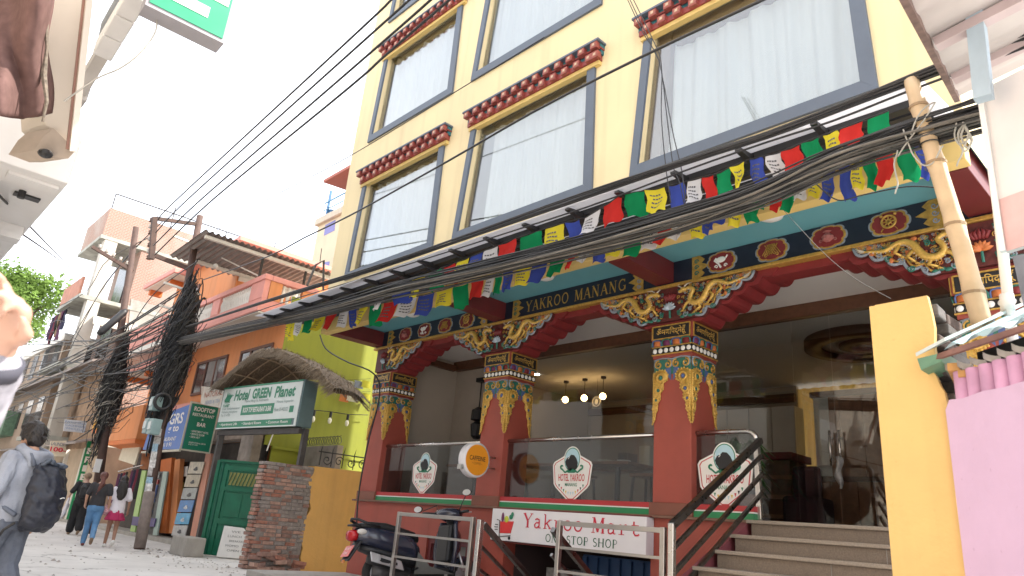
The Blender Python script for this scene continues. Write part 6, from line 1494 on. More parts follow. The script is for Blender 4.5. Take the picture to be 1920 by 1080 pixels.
# ------------------------------------------------------------------ tree
def tree(base, h, R, label, n=4200, seed=1):
    t = thing('leafy_tree', label, 'tree', base); r = random.Random(seed); b = V(base)
    tk = MB().tube([b, b+V((.2,0,h*.3)), b+V((-.1,.2,h*.6)), b+V((.1,0,h*.8))], [.35,.28,.18,.06], 8)
    cl = []
    for k in range(26):
        a = r.uniform(0, 2*PI); e = r.uniform(-.5, 1); rad = R*r.uniform(.35, .95)
        c = b+V((math.cos(a)*rad*math.cos(e), math.sin(a)*rad*math.cos(e), h*.66+R*.9*math.sin(e)))
        cl.append((c, R*r.uniform(.25,.45))); tk.tube([b+V((0,0,h*r.uniform(.3,.6))), b.lerp(c,.6)+V((0,0,h*.25)), c], [.10,.06,.02], 5)
    part(t, 'trunk', tk, mat('tree_bark', (.10,.075,.05), .95, var=.3))
    L = MB()
    for i in range(n):
        c, q = r.choice(cl); d = V((r.gauss(0,1), r.gauss(0,1), r.gauss(0,1))).normalized(); p = c+d*q*(r.random()**.35); s_ = r.uniform(.07,.17)
        u_ = V((r.gauss(0,1), r.gauss(0,1), r.gauss(0,.6))).normalized(); v2 = u_.cross(d); 
        if v2.length < .1: continue
        v2.normalize(); L.quad(p-u_*s_, p-v2*s_*.5, p+u_*s_, p+v2*s_*.5)
    part(t, 'crown', L, cloth('bright_leaf_green', (.16,.25,.06), .4, var=.5, scale=1.5), kind='stuff')
tb = onY(68, 640, 7.5)
tree((-50, 5.7, 0), 16.3, 2.7, 'bright green leafy tree rising behind the far houses', 9000, 3)
# ------------------------------------------------------------------ utility poles
def onV(q, a, b):
    """point where the sight line meets the upright plane through ground points a, b: the plane the cables hang in"""
    d = ray(*q); n = V((-(b[1]-a[1]), b[0]-a[0])); c = n.x*a[0]+n.y*a[1]
    return EYE+d*(c/(n.x*d.x+n.y*d.y))
RUST = mat('rusty_pole_steel', (.085,.05,.04), .75, var=.35, scale=6)
CABLE = mat('black_cable', (.02,.02,.022), .5, var=.2, scale=10)
CABLEG = mat('grey_dusty_cable', (.075,.073,.068), .7, var=.4, scale=10)
CABLEB = mat('pale_cable', (.40,.38,.33), .6, var=.2)
PORC = mat('insulator_porcelain', (.50,.45,.40), .3, var=.2)
p1a, p1b = V((-16.62, 5.3, 0)), V((-18.15, 5.3, 8.1))
def P1(z): return p1a.lerp(p1b, z/8.1)
up1 = thing('utility_pole', 'near rusty utility pole plastered with posters and wrapped in cables', 'utility pole', p1a)
part(up1, 'pole', MB().tube([P1(0), P1(2.2), P1(2.25), P1(8.1)], [.105,.10,.095,.08], 12), RUST, True)
part(up1, 'base_sleeve', MB().tube([P1(.02), P1(1.15)], .115, 12), mat('grey_brown_timber', (.21,.17,.15), .85, var=.25, scale=10), True)
rr = random.Random(6)
for k in range(9):
    z = 1.15+.17*k; c = P1(z); a0 = -PI/2+.6+rr.uniform(-.3,.3); hh = rr.uniform(.12,.2)
    mb = MB().grid(6, 1, lambda u, v: tuple(P1(z+hh*v)+V((math.cos(a0+1.6*(u-.5)), math.sin(a0+1.6*(u-.5)), 0))*.112))
    part(up1, 'poster', mb, mat('pole_poster_%d' % (k % 4), [(.55,.54,.52),(.30,.45,.55),(.42,.40,.38),(.62,.60,.58)][k % 4], .8, var=.45, scale=18))
top = onX(290, 408, -18.05); bot = onX(284, 486, -18.05)
part(up1, 'hanger_post', MB().bar(top, bot, .12, .12, (0,1,0)), RUST)
part(up1, 'cross_arm', MB().bar(P1(7.85), V((top.x, top.y, top.z-.02)), .07, .09), RUST); part(up1, 'cross_arm', MB().bar(P1(6.55), V((bot.x, bot.y, bot.z+.12)), .08, .10), RUST)
for k in range(7):
    c = top.lerp(bot, .02+.15*k)+V((-.16,-.02,0)); I = part(up1, 'insulator', MB().lathe([(.02,-.07),(.06,-.06),(.035,-.02),(.06,.01),(.03,.05),(.015,.07)], c, 10), PORC if k % 2 else mat('brown_glaze', (.12,.06,.04), .3), True)
    part(I, 'pin', MB().cyl(c, c+V((.16,.02,0)), .015), IRON)
for z, dy in ((6.0, 1), (5.4, -1), (7.3, 1)):
    part(up1, 'bracket', MB().bar(P1(z)+V((0,-.55,.0)), P1(z)+V((0,.35,-.05)), .05, .05), PALEW)
M1 = mat('meter_box_teal_grey', (.25,.36,.36), .5, var=.1, stain=.2)
for k, (dx, z, s_) in enumerate(((-.16, 2.55, .28), (.17, 2.52, .28), (-.02, 3.05, .26))):
    B_ = part(up1, 'meter_box', MB().obox(P1(z)+V((dx+.06, -.22, 0)), s_, .2, s_*1.2), M1, bev=.015); part(B_, 'meter_lid', MB().obox(P1(z)+V((dx+.06,-.33,.02)), s_*.7, .02, s_*.6), mat('meter_lid_pale', (.45,.52,.52), .3))
p2a, p2b = V((-22.2, 5.75, 0)), V((-22.0, 4.75, 8.6))
def P2(z): return p2a.lerp(p2b, z/8.6)
up2 = thing('utility_pole', 'further thin rusty utility pole before the orange box bay', 'utility pole', p2a)
part(up2, 'pole', MB().tube([P2(0), P2(3), P2(8.6)], [.12,.11,.08], 10), RUST, True)
part(up2, 'cross_arm', MB().bar(P2(7.3)+V((0,-1.1,.35)), P2(7.3)+V((0,.1,-.03)), .08, .09), RUST)
part(up2, 'notice', MB().obox(P2(1.75)+V((.12,-.10,0)), .03, .16, .35), WHITE)
for k in range(5): part(up2, 'insulator', MB().lathe([(.02,-.06),(.06,-.05),(.03,0),(.05,.04),(.015,.06)], P2(7.38)+V((0,-.2*k-.1,.1+.06*k)), 8), PORC, True)
part(up2, 'black_splice_case', MB().tube([onX(237,581,-22), onX(232,586,-22), onX(190,622,-22), onX(184,627,-22)], [.06,.10,.10,.06], 12), CABLE, True)

def tangle(root, name, P, z0, z1, rad, n, r, m, seed, loops=.55):
    rr = random.Random(seed); mb = MB()
    for i in range(n):
        z = z0+(z1-z0)*rr.random()**.8; c = P(z); f = math.sin(PI*(z-z0)/(z1-z0)); R = rad*(.45+.6*f)
        pts = []; a0 = rr.uniform(0, 2*PI); sp_ = rr.uniform(.5, 1.6)*2*PI*rr.choice((-1,1)); L = rr.uniform(.2, .9)*loops; K = 12
        rx, ry = R*rr.uniform(.3,1.1), R*rr.uniform(.3,1.1); o = V((rr.gauss(0,R*.35), rr.gauss(0,R*.35), 0))
        for k in range(K+1):
            t = k/K; a = a0+sp_*t
            pts.append(c+o+V((rx*math.cos(a), ry*math.sin(a), L*math.sin(a*rr.uniform(.95,1.05)+1)*.6-(t-.5)*L)))
        mb.tube(pts, r*rr.uniform(.6,1.5), 4, False)
    return part(root, name, mb, m, True, kind='stuff')
tg = thing('cable_tangle', 'huge black knot of cables wound round the near utility pole', 'cable tangle', P1(4), group='cable tangles on the poles')
tangle(tg, 'black_coils', P1, 2.7, 5.6, .24, 300, .012, CABLE, 1, 1.3); tangle(tg, 'grey_coils', P1, 2.9, 5.4, .28, 110, .007, CABLEG, 2, 1.2); tangle(tg, 'core_coils', P1, 2.9, 5.2, .15, 200, .02, CABLE, 12, 1.6); tangle(tg, 'stray_coils', P1, 2.7, 5.8, .42, 40, .008, CABLE, 22, 1.5)
part(tg, 'cable_roll', MB().torus((0,0,0), .17, .04, 24, 8, 'x').xf(Matrix.Translation(P1(3.1)+V((.25,-.15,0)))), CABLE, True)
part(tg, 'grey_duct', MB().tube([P1(2.9)+V((-.35,-.2,-.2)), P1(3.8)+V((-.3,-.22,0)), P1(4.3)+V((-.2,-.2,0))], .055, 8), mat('blue_black_duct', (.05,.06,.09), .5), True)
tg2 = thing('cable_tangle', 'grey knot of cables round the further thin utility pole', 'cable tangle', P2(3.6), group='cable tangles on the poles')
tangle(tg2, 'grey_coils', P2, 2.6, 4.7, .24, 150, .009, CABLEG, 3, 1.2); tangle(tg2, 'black_coils', P2, 2.8, 4.6, .2, 170, .012, CABLE, 4, 1.4); tangle(tg2, 'pale_coils', P2, 2.7, 4.5, .30, 60, .007, CABLEB, 5); tangle(tg2, 'stray_coils', P2, 2.6, 4.8, .42, 30, .008, CABLE, 23, 1.5)

# ------------------------------------------------------------------ the main cable bundle across the hotel front
GA, GB = (-17.6, 5.28), (-.2, 3.88)
def run(pts, off=(0,0,0), wig=0.0, seed=0, n=40, a=GA, b=GB):
    P = [onV(q, a, b) for q in pts]; rr = random.Random(seed); out = []
    ph = [rr.uniform(0, 6.3) for _ in range(4)]
    for i in range(n+1):
        t = i/n; p = cat(P, t)
        out.append(p+V(off)*1.0+V((0, wig*math.sin(9*t+ph[0])+wig*.6*math.sin(23*t+ph[1]), wig*math.sin(11*t+ph[2])+wig*.6*math.sin(27*t+ph[3]))))
    return out
main_px = [(340,640),(500,606),(618,578),(737,545),(855,518),(1000,483),(1197,434),(1315,400),(1434,360),(1560,305),(1702,256),(1860,206),(1990,165)]
mbd = thing('cable_bundle', 'thick sagging bundle of black and grey cables strung in front of the hotel', 'cable bundle', (-9, 4.6, 4), group='cables over the hotel front')
rr = random.Random(9)
for i in range(52):
    a_ = rr.uniform(0, 2*PI); q = math.sqrt(rr.random()); oz = .105*q*math.sin(a_); oy = .07*q*math.cos(a_)
    grey = oz < -.01 and rr.random() < .6
    part(mbd, 'cable', MB().tube(run(main_px, (0, oy, oz), .014, 100+i, 44), rr.uniform(.0045,.0095), 5, False), (CABLEG if rr.random() < .65 else mat('tan_dusty_cable', (.15,.135,.115), .8, var=.3)) if grey else CABLE, True)
for k, x in enumerate((960, 1180, 1330, 1490, 1640, 1790)):
    c = run(main_px, n=200)[min(range(201), key=lambda j: abs(((run(main_px, n=200)[j]-EYE).dot(CAM_R)/(run(main_px, n=200)[j]-EYE).dot(CAM_F))*1314+960-x))] if False else None
loops = [((1715,262),(1735,215),(1760,205),(1690,300)), ((1690,290),(1684,320),(1690,350),(1686,372)), ((1812,238),(1822,262),(1812,290),(1800,320)), ((1800,240),(1796,262),(1806,280),(1826,262)), ((1700,250),(1720,300),(1750,318),(1775,280))]
for i, L in enumerate(loops): part(mbd, 'loose_end', MB().tube(run(L, (0,-.06,0), .004, 300+i, 14), .0045, 5), CABLEB, True)
for i, L in enumerate((((1815,240),(1808,262),(1818,285),(1828,268),(1816,250)), ((1812,236),(1802,262),(1812,290),(1826,272),(1815,245)))): part(mbd, 'loose_coil', MB().tube(run(L, (0,-.05,0), .004, 320+i, 18), .006, 5), CABLEB, True)
for (x, y) in ():
    c = onV((x, y), GA, GB); part(mbd, 'cable_tie', MB().torus((0,0,0), .115, .006, 16, 5, 'x').xf(Matrix.Translation(c)), CABLEG)
# the upper pair
up_px = [(350,612),(500,564),(700,503),(900,434),(1100,364),(1280,302),(1440,250),(1560,206),(1700,150),(1840,97),(1990,42)]
ub = thing('cable_bundle', 'taut upper group of black cables passing under the big windows', 'cable bundle', (-9, 4.5, 4.4), group='cables over the hotel front')
for i in range(9): part(ub, 'cable', MB().tube(run(up_px, (0, rr.uniform(-.03,.03), rr.uniform(-.035,.02)), .006, 400+i, 30), rr.uniform(.006,.011), 5, False), CABLE, True)
part(ub, 'cable', MB().tube(run([(350,632),(500,578),(700,515),(900,452),(1100,388),(1280,322),(1440,268),(1560,228),(1700,172),(1840,118),(1990,62)], (0,0,0), .004, 77, 30), .008, 5, False), CABLE, True)
for i, (x, y) in enumerate(((1872,88),(1888,82),(1900,78))): part(ub, 'twist_end', MB().tube(run([(x,y),(x-14,y-10),(x-6,y-26),(x-22,y-40)], (0,-.03,0), .003, 500+i, 10), .003, 4), CABLE)
# pole to left
lb2 = thing('cable_bundle', 'cables running from the near pole to the further poles on the left', 'cable bundle', (-22, 5.4, 5), group='cables over the hotel front')
for i, L in enumerate([[(330,640),(260,662),(150,648),(40,645)], [(330,645),(250,690),(120,700),(20,705)], [(330,655),(240,700),(150,680),(40,678)], [(330,600),(240,640),(140,640),(60,660)], [(330,690),(250,720),(120,762),(40,730)], [(325,700),(230,740),(180,800),(80,860)], [(330,660),(280,690),(235,720),(222,690)], [(325,680),(285,712),(240,735),(215,725)], [(235,690),(180,660),(110,600),(60,640)], [(225,700),(150,640),(90,625),(20,690)], [(300,420),(240,480),(180,560),(110,700)], [(310,410),(250,470),(190,545),(120,660)], [(290,440),(200,490),(150,555),(40,600)], [(370,490),(300,540),(260,590),(225,660)]]):
    P = [onX(q[0], q[1], -17.8-3.2*(340-q[0])/60 if q[0] > 200 else -25.3-6*(200-q[0])/60) for q in L]
    part(lb2, 'cable', MB().tube([cat(P, t/16) for t in range(17)], .022 if i < 6 else .014, 5, False), CABLE if i % 3 else CABLEG, True)
rr = random.Random(31)
for i in range(26):
    a = V((-18, 5.2, rr.uniform(3.2, 6))); b = V((rr.uniform(-30,-60), rr.uniform(3.5,6.8), rr.uniform(3.5, 7))); mid = a.lerp(b,.5)-V((0,0,rr.uniform(.1,.9)))
    part(lb2, 'far_cable', MB().tube(bez(a, mid, b, 12), rr.uniform(.008,.02), 4, False), CABLE if rr.random() < .7 else CABLEB, True)

# single wires
def wire(pts, a, b, r, label, m=CABLE, wig=0, n=24, group='power wires'):
    t = MB().tube(run(pts, (0,0,0), wig, hash(label) % 97 if False else len(label), n, a, b), r, 5, False)
    return solo('overhead_wire', t, m, label, 'wire', group, smooth=True)
for i, (L, nm) in enumerate((([(296,412),(325,380),(640,88),(733,0),(790,-60)], 'topmost of the four power wires rising from the pole past the hotel edge'), ([(292,436),(345,380),(640,114),(767,0),(830,-60)], 'second of the four power wires rising from the pole'), ([(288,460),(370,380),(640,146),(807,0),(880,-70)], 'third of the four power wires rising from the pole'), ([(290,478),(392,380),(640,176),(721,105),(865,-20),(930,-75)], 'lowest of the four power wires rising from the pole'))):
    wire(L, (-18.1, top.y-.1), (-6, 3.0), .014, nm)
wire([(380,525),(500,482),(570,446),(660,402),(840,302),(1000,210),(1200,108),(1430,0),(1540,-55)], GA, (-2, 3.6), .012, 'single black wire crossing the yellow wall and the big windows')
wire([(395,438),(500,375),(650,296),(890,150),(1020,70)], GA, (-3, 4.6), .007, 'hair thin wire crossing the yellow wall above the cream house')
for i, (L, nm) in enumerate((([(1168,-20),(1205,60),(1236,115),(1250,215),(1262,310),(1275,345),(1290,420)], 'vertical black wire hanging before the left edge of the biggest window'), ([(1178,-20),(1222,70),(1240,120),(1240,215),(1248,310),(1258,380)], 'second vertical wire hanging beside the first one'), ([(1172,-20),(1226,95),(1238,125),(1262,250),(1280,330),(1288,425)], 'third vertical wire slanting to the cable bundle'))):
    wire(L, GA, (-1, 4.2), .0045, nm, group='hanging wires by the biggest window')
wire([(600,628),(612,655),(650,678),(700,700),(712,740),(690,830),(672,930),(668,1010)], (-11.3, 6.0), (-9.8, 6.3), .013, 'thick black cable drooping from the awning end to the left red column', n=30)
wire([(1470,395),(1540,470),(1600,520),(1670,560)], (-3.2, 4.4), (-1.1, 3.7), .002, 'thin grey wire slanting down to the yellow gate pillar', CABLEG)
wire([(1530,345),(1570,375),(1620,365),(1700,350),(1760,352)], (-3.2, 4.6), (-1.1, 4.6), .005, 'loose dark wire sagging under the right end of the awning')
wire([(270,0),(292,30),(290,62),(262,100),(225,128),(180,148),(120,190)], (-5.3, .35), (-4.6, 1.1), .006, 'pale wire looping from the green sign to the cream pier', CABLEB)
wire([(374,105),(360,160),(335,240),(314,330),(303,372),(295,408)], (-18.1, 4.2), (-5, 1.4), .006, 'thin wire dropping from the green sign to the pole')
wire([(20,425),(80,465),(130,500),(190,560)], (-9, .8), (-30, 4.5), .012, 'thin wire from the white balcony to the brick building')

# ------------------------------------------------------------------ prayer flags
FC = {'blue': (.05,.08,.36), 'white': (.66,.66,.68), 'red': (.55,.035,.03), 'green': (.01,.24,.09), 'yellow': (.72,.62,.05)}
FM = {}
for k, c in FC.items():
    FM[k] = cloth('flag_cloth_%s' % k, c, .35, var=.12, scale=9)
INK = mat('flag_print_ink', (.10,.10,.11), .9, var=.6, scale=60)
def flag_string(label, path, names, w_, h_, seed, skew, group='prayer flag strings'):
    """path: 3D polyline; names: colour of each flag along it"""
    t = thing('prayer_flag_string', label, 'prayer flags', path[len(path)//2], group=group)
    part(t, 'cord', MB().tube(path, .006, 5), CABLE)
    rr = random.Random(seed); n = len(names); L = len(path)-1
    for i, nm in enumerate(names):
        if not nm: continue
        u0 = (i+.04+rr.uniform(0,.06))/n; u1 = (i+.90+rr.uniform(0,.08))/n
        a, b = cat(path, u0), cat(path, min(1, u1)); H = h_*rr.uniform(.8,1.15); sk = skew+rr.uniform(-.10,.10); bl = rr.uniform(-.06,.10); ph = rr.uniform(0, 6)
        fold = rr.random(); pinch = rr.uniform(.4,.8) if fold < .10 else 1
        def ff(u, v):
            p = a.lerp(b, u if pinch == 1 else (u*(1-v)+v*(.15+u*pinch*.5)))
            return tuple(p+V((sk*v*H+.012*math.sin(7*v+ph), -bl*v*v*1.0+.022*math.sin(5.5*u+2.2*v+ph)*(.25+v), -H*v*(1-.25*abs(bl))-.01*math.sin(9*u+ph)*v-.012*math.sin(PI*u))))
        F = part(t, 'flag', MB().grid(8, 6, ff), FM[nm], True)
        if nm in ('white', 'yellow') or rr.random() < .25:
            pm = MB()
            for k in range(4):
                v0 = .22+.16*k; u0_ = .18 if k != 1 else .25; u1_ = .82-rr.uniform(0,.15)
                for j in range(4):
                    ua = u0_+(u1_-u0_)*j/4; ub = ua+(u1_-u0_)/4*.8
                    pm.quad(V(ff(ua,v0))+V((0,-.004,0)), V(ff(ub,v0))+V((0,-.004,0)), V(ff(ub,v0+.06))+V((0,-.004,0)), V(ff(ua,v0+.06))+V((0,-.004,0)))
            part(F, 'woodblock_print', pm, INK)
    return t
B_, W_, R_, G_, Y_ = 'blue', 'white', 'red', 'green', 'yellow'
upp = [onY(x, y, 4.58) for x, y in ((700,553),(760,530),(815,508),(862,490),(905,472),(960,450),(1040,423),(1100,407),(1165,365),(1240,352),(1300,337),(1345,325),(1400,300),(1455,288),(1520,262),(1580,240),(1665,208))]
flag_string('upper prayer flag string running along the awning front', upp, [W_,B_,Y_,G_,R_,Y_,B_,W_,R_,G_,Y_,B_,W_,R_,G_,Y_,B_,W_,R_,G_,Y_,B_,W_,R_,G_,Y_,R_,G_], .3, .235, 5, .15)
low = [onY(x, y, 5.05) for x, y in ((535,608),(570,602),(640,585),(700,572),(800,552),(900,524),(960,505),(1060,470),(1140,446),(1240,414),(1320,390),(1400,362),(1480,338),(1560,318),(1640,293),(1740,268))]
flag_string('lower prayer flag string hanging below the thick cable bundle', low, [Y_,Y_,W_,G_,Y_,R_,W_,B_,Y_,G_,R_,W_,B_,Y_,G_,R_,W_,G_,B_,Y_,B_,G_,R_,W_,B_,Y_,G_,W_,R_,W_,Y_,B_,B_,Y_,G_,G_,R_,G_,W_,Y_,B_,B_,Y_,G_,R_,G_,B_], .3, .265, 8, .02)
# ------------------------------------------------------------------ people
from mathutils import noise as mnoise
SKIN = mat('skin', (.50,.28,.19), .55, var=.08, scale=12); SKIN2 = mat('pale_skin', (.44,.26,.19), .5, var=.1, scale=20)
HAIR = mat('black_hair', (.016,.012,.011), .45, var=.4, scale=40, bump=.3, bscale=80); HAIRR = mat('reddish_hair', (.13,.045,.035), .5, var=.4, scale=30, bump=.3, bscale=70)
def ell(mb, rings, n=16):
    """stack of ellipses (cx, cy, z, rx, ry), closed"""
    i = len(mb.v); N = len(rings)
    for cx, cy, z, rx, ry in rings:
        for j in range(n):
            a = 2*PI*j/n; mb.v.append(V((cx+rx*math.cos(a), cy+ry*math.sin(a), z)))
    for k in range(N-1):
        for j in range(n): mb.f.append((i+k*n+j, i+k*n+(j+1) % n, i+(k+1)*n+(j+1) % n, i+(k+1)*n+j))
    mb.f.append(tuple(i+j for j in range(n))[::-1]); mb.f.append(tuple(i+(N-1)*n+j for j in range(n)))
def limb(mb, pts, rs, n=10):
    mb.tube(pts, rs, n)
    for p, r in zip(pts, rs): mb.ball(p, r*.98, n=10, rings=6)
def fuse(mb, name, vox=.012, smooth=5, folds=0.0, fs=(9,9,4), seed=0):
    """one continuous surface out of overlapping volumes"""
    o = bpy.data.objects.new('tmp', mb.mesh('tmp')); C.objects.link(o)
    r = o.modifiers.new('r', 'REMESH'); r.mode = 'VOXEL'; r.voxel_size = vox
    s = o.modifiers.new('s', 'SMOOTH'); s.iterations = smooth; s.factor = .5
    bpy.context.view_layer.update()
    me = bpy.data.meshes.new_from_object(o.evaluated_get(bpy.context.evaluated_depsgraph_get())); bpy.data.objects.remove(o)
    if folds:
        nr = [v.normal.copy() for v in me.vertices]
        for v, n_ in zip(me.vertices, nr):
            q = V((v.co.x*fs[0]+seed, v.co.y*fs[1], v.co.z*fs[2]+.35*v.co.x*fs[2]))
            v.co += n_*folds*(mnoise.noise(q)+.5*mnoise.noise(q*2.3))
    me.name = name
    for p in me.polygons: p.use_smooth = True
    return me
def hand(mb, w, d, side, r=.011, curl=.35, up=None, palmn=None):
    """palm and five fingers from the wrist w along d"""
    d = V(d).normalized(); across = V(up or (0,1,0)); across = (across-d*across.dot(d)).normalized(); nn = d.cross(across)
    if palmn is not None and nn.dot(V(palmn)) < 0: nn = -nn
    pc = w+d*.05
    limb(mb, [w, w+d*.03, w+d*.085], [.026,.030,.026]); limb(mb, [w+d*.03+across*.022, w+d*.085+across*.03], [.02,.016]); limb(mb, [w+d*.03-across*.022, w+d*.08-across*.028], [.02,.015])
    for k, (o, L) in enumerate(((.031,.068),(.011,.076),(-.010,.071),(-.030,.056))):
        b = w+d*(.088-.004*abs(k-1))+across*o; q = d*math.cos(curl)+nn*math.sin(curl); q2 = d*math.cos(curl*2.3)+nn*math.sin(curl*2.3); q3 = d*math.cos(curl*3.4)+nn*math.sin(curl*3.4)
        k1 = b+q*L*.45; k2 = k1+q2*L*.32; mb.tube([b-d*.01, b, k1, k2, k2+q3*L*.26], [r*.95, r, r*.92, r*.85, r*.6], 8)
        mb.ball(k2+q3*L*.26, r*.62, n=8)
    b = w+d*.03+across*.034; t1 = b+(d*.6+across*.7+nn*.3).normalized()*.04; t2 = t1+(d*.9+across*.2+nn*.35).normalized()*.032
    mb.tube([b-across*.015, b, t1, t2], [r*1.2, r*1.25, r*1.1, r*.7], 8); mb.ball(t2, r*.72, n=8)
def figure(label, at, rz, H, P, cat_group=None):
    """P: arms and legs as joint lists (metres for a 1.70 m person, facing +y)"""
    t = thing('person', label, 'person', at, rz, cat_group); k = H/1.70; t.scale = (k, k, k)
    f = P.get('slim', 1.0)
    b = MB()
    ell(b, [(0,0,.84,.10,.09),(0,0,.92,.155*f,.115),(0,.0,1.02,.145*f,.10),(0,.0,1.12,.125*f,.092),(0,.005,1.25,.15*f,.105),(0,0,1.36,.165*f,.10),(0,-.01,1.43,.10,.07),(0,-.005,1.47,.055,.055)])
    hd = V(P.get('head', (0,0,0)))
    limb(b, [V((0,-.005,1.44)), V((0,.005,1.52))+hd*.5], [.055,.05])
    hc = V((0,.03,1.60))+hd
    b.ball(hc, .074, .092, .105, 16, 12); b.ball(hc+V((0,.035,-.05)), .052, .055, .055, 12, 8)
    b.tube([hc+V((0,.085,.01)), hc+V((0,.112,-.02)), hc+V((0,.09,-.03))], [.008,.015,.01], 6)
    for s in (-1, 1):
        b.ball(hc+V((s*.076,-.005,-.01)), .012, .022, .032, 8, 6)
        limb(b, P['arm_l' if s < 0 else 'arm_r'], [.048,.038,.026]); a = P['arm_l' if s < 0 else 'arm_r']
        dd = P.get('hand_l' if s < 0 else 'hand_r', (a[2]-a[1]))
        hand(b, V(a[2]), dd, s, palmn=(-s,0,0), up=(0,1,0))
        L = P['leg_l' if s < 0 else 'leg_r']; limb(b, L[:3], [.085,.055,.038])
        toe = L[3]; limb(b, [L[2], L[2]+(toe-L[2])*.25-V((0,0,.02)), toe], [.038,.04,.028])
    part_ = link('body', fuse(b, 'body', .011, 4), P.get('skin', SKIN), t)
    return t, hc
def wear(t, name, mb, m, vox=.013, folds=.008, fs=(9,9,4), seed=0, smooth=4, label=None):
    o = link(name, fuse(mb, name, vox, smooth, folds, fs, seed), m, t)
    if label: o['label'] = label
    return o
def shoe(t, name, L, m, seed=0):
    b = MB(); d = (L[3]-L[2]); d2 = V((d.x, d.y, d.z)); limb(b, [L[2]+V((0,-.02,-.035)), L[2]+d2*.45-V((0,0,.02)), L[3]+V((0,.02,-.0))], [.042,.044,.036]); wear(t, name, b, m, .01, 0)
def walklegs(st, sp=.085, lift=.0):
    """left leg forward by st, right leg back, heel raised"""
    l = [V((-sp,0,.90)), V((-sp,st*.55+.03,.49)), V((-sp,st*.9,.085)), V((-sp,st*.9+.15,.03))]
    r = [V((sp,0,.90)), V((sp,-st*.12+.02,.49)), V((sp,-st*1.0,.15+lift)), V((sp,-st*1.0+.10,.045+lift*.4))]
    return l, r
SC = .877      # the set is drawn at this share of life size and enlarged at the end
# --- man with the dark backpack
ll, lr = walklegs(.22)
Pm = dict(arm_l=[V((-.185,0,1.385)), V((-.27,-.02,1.12)), V((-.27,.12,.90))], arm_r=[V((.185,0,1.385)), V((.25,-.09,1.12)), V((.27,.02,.88))], leg_l=ll, leg_r=lr, head=(.0,.015,0), hand_r=V((.1,.25,-1)), skin=SKIN)
at = far(76, 795, 5.62); at.z = 0
hdg = V((-.80,-.60,0)); rz = math.atan2(hdg.y, hdg.x)-PI/2
man, hc = figure('man in a pale grey hooded jacket with a dark backpack, walking away', at, rz, 1.70*SC, Pm)
JKT = mat('pale_grey_jacket', (.27,.29,.34), .85, var=.16, scale=9, bump=.3, bscale=60); NAVYC = mat('navy_backpack_cloth', (.012,.015,.026), .5, var=.3, scale=12, bump=.2, bscale=90); TROU = mat('grey_chambray_trousers', (.10,.115,.15), .85, var=.22, scale=14, bump=.3, bscale=80)
j = MB()
ell(j, [(0,0,.86,.185,.15),(0,0,.93,.195,.155),(0,0,1.05,.185,.145),(0,0,1.2,.19,.145),(0,0,1.34,.205,.135),(0,-.01,1.42,.15,.105),(0,-.005,1.475,.085,.085)])
for a in (Pm['arm_l'], Pm['arm_r']): limb(j, [a[0]+V((0,0,-.01)), a[1], a[1].lerp(a[2],.9)], [.082,.068,.052])
wear(man, 'jacket', j, JKT, .010, .013, (13,13,4.5), 1, 3)
hdm = MB()
for k in range(2): hdm.tube([V((.14*math.cos(a)*(1-.12*k), -.03-.02*k+.115*math.sin(a), 1.445+.028*k-.035*math.sin(a)*-1+.01*math.sin(3*a))) for a in [PI*.02+PI*2*i/18 for i in range(19)]], .024-.004*k, 8)
ell(hdm, [(0,-.105,1.27,.07,.022),(0,-.12,1.33,.135,.035),(0,-.105,1.40,.155,.055),(0,-.07,1.465,.11,.06)])
wear(man, 'hood', hdm, JKT, .012, .012, (10,10,8), 4)
tr = MB(); ell(tr, [(0,0,.80,.165,.135),(0,0,.90,.175,.145),(0,0,.97,.165,.14)])
for L in (ll, lr): limb(tr, [L[0]-V((0,0,.02)), L[1], L[2]+V((0,0,.0))], [.112,.088,.075])
wear(man, 'trousers', tr, TROU, .010, .013, (13,13,6), 7, 3)
h = MB(); h.ball(hc+V((0,-.010,.026)), .096, .112, .108, 18, 14); h.ball(hc+V((0,-.05,-.035)), .080, .066, .075, 14, 10); h.ball(hc+V((0,.06,.065)), .075, .05, .045, 12, 8)
wear(man, 'hair', h, HAIR, .008, .007, (30,30,16), 3, 2)
tuft = MB(); rr = random.Random(3)
for i in range(260):
    d = V((rr.gauss(0,1), rr.gauss(-.3,1), rr.gauss(.3,.8))).normalized(); p = hc+V((0,-.014,.022))+V((d.x*.094, d.y*.108, d.z*.103))
    if d.y > .55 and d.z < .4: continue
    e = p+d*.022+V((rr.uniform(-.02,.02), -.01, -.03)); s_ = d.orthogonal().normalized()*.004; tuft.poly([p-s_, p+s_, e])
local(man, 'loose_strands', tuft, HAIR)
shoe(man, 'shoe', ll, BLACK); shoe(man, 'shoe', lr, BLACK)
bp = MB(); ell(bp, [(0,-.24,.80,.12,.06),(0,-.255,.83,.165,.10),(0,-.27,.95,.18,.125),(0,-.27,1.10,.18,.125),(0,-.255,1.24,.17,.11),(0,-.23,1.33,.14,.085),(0,-.21,1.365,.10,.05)], 20)
BP = wear(man, 'backpack', bp, NAVYC, .010, .020, (9,10,12), 9, 2)
rt = MB()
for k in range(5): rt.tube([V((-.13+.065*k+.01*math.sin(k), -.26-.03*math.sin(k*2), 1.34+.02*math.sin(k*1.7))), V((-.1+.05*k, -.30, 1.40-.012*k)), V((-.05+.03*k, -.24, 1.37))], .022, 7)
wear(BP, 'roll_top', rt, mat('slate_pack_cloth', (.06,.075,.10), .5, var=.3, scale=12), .01, .012, (14,14,14), 2)
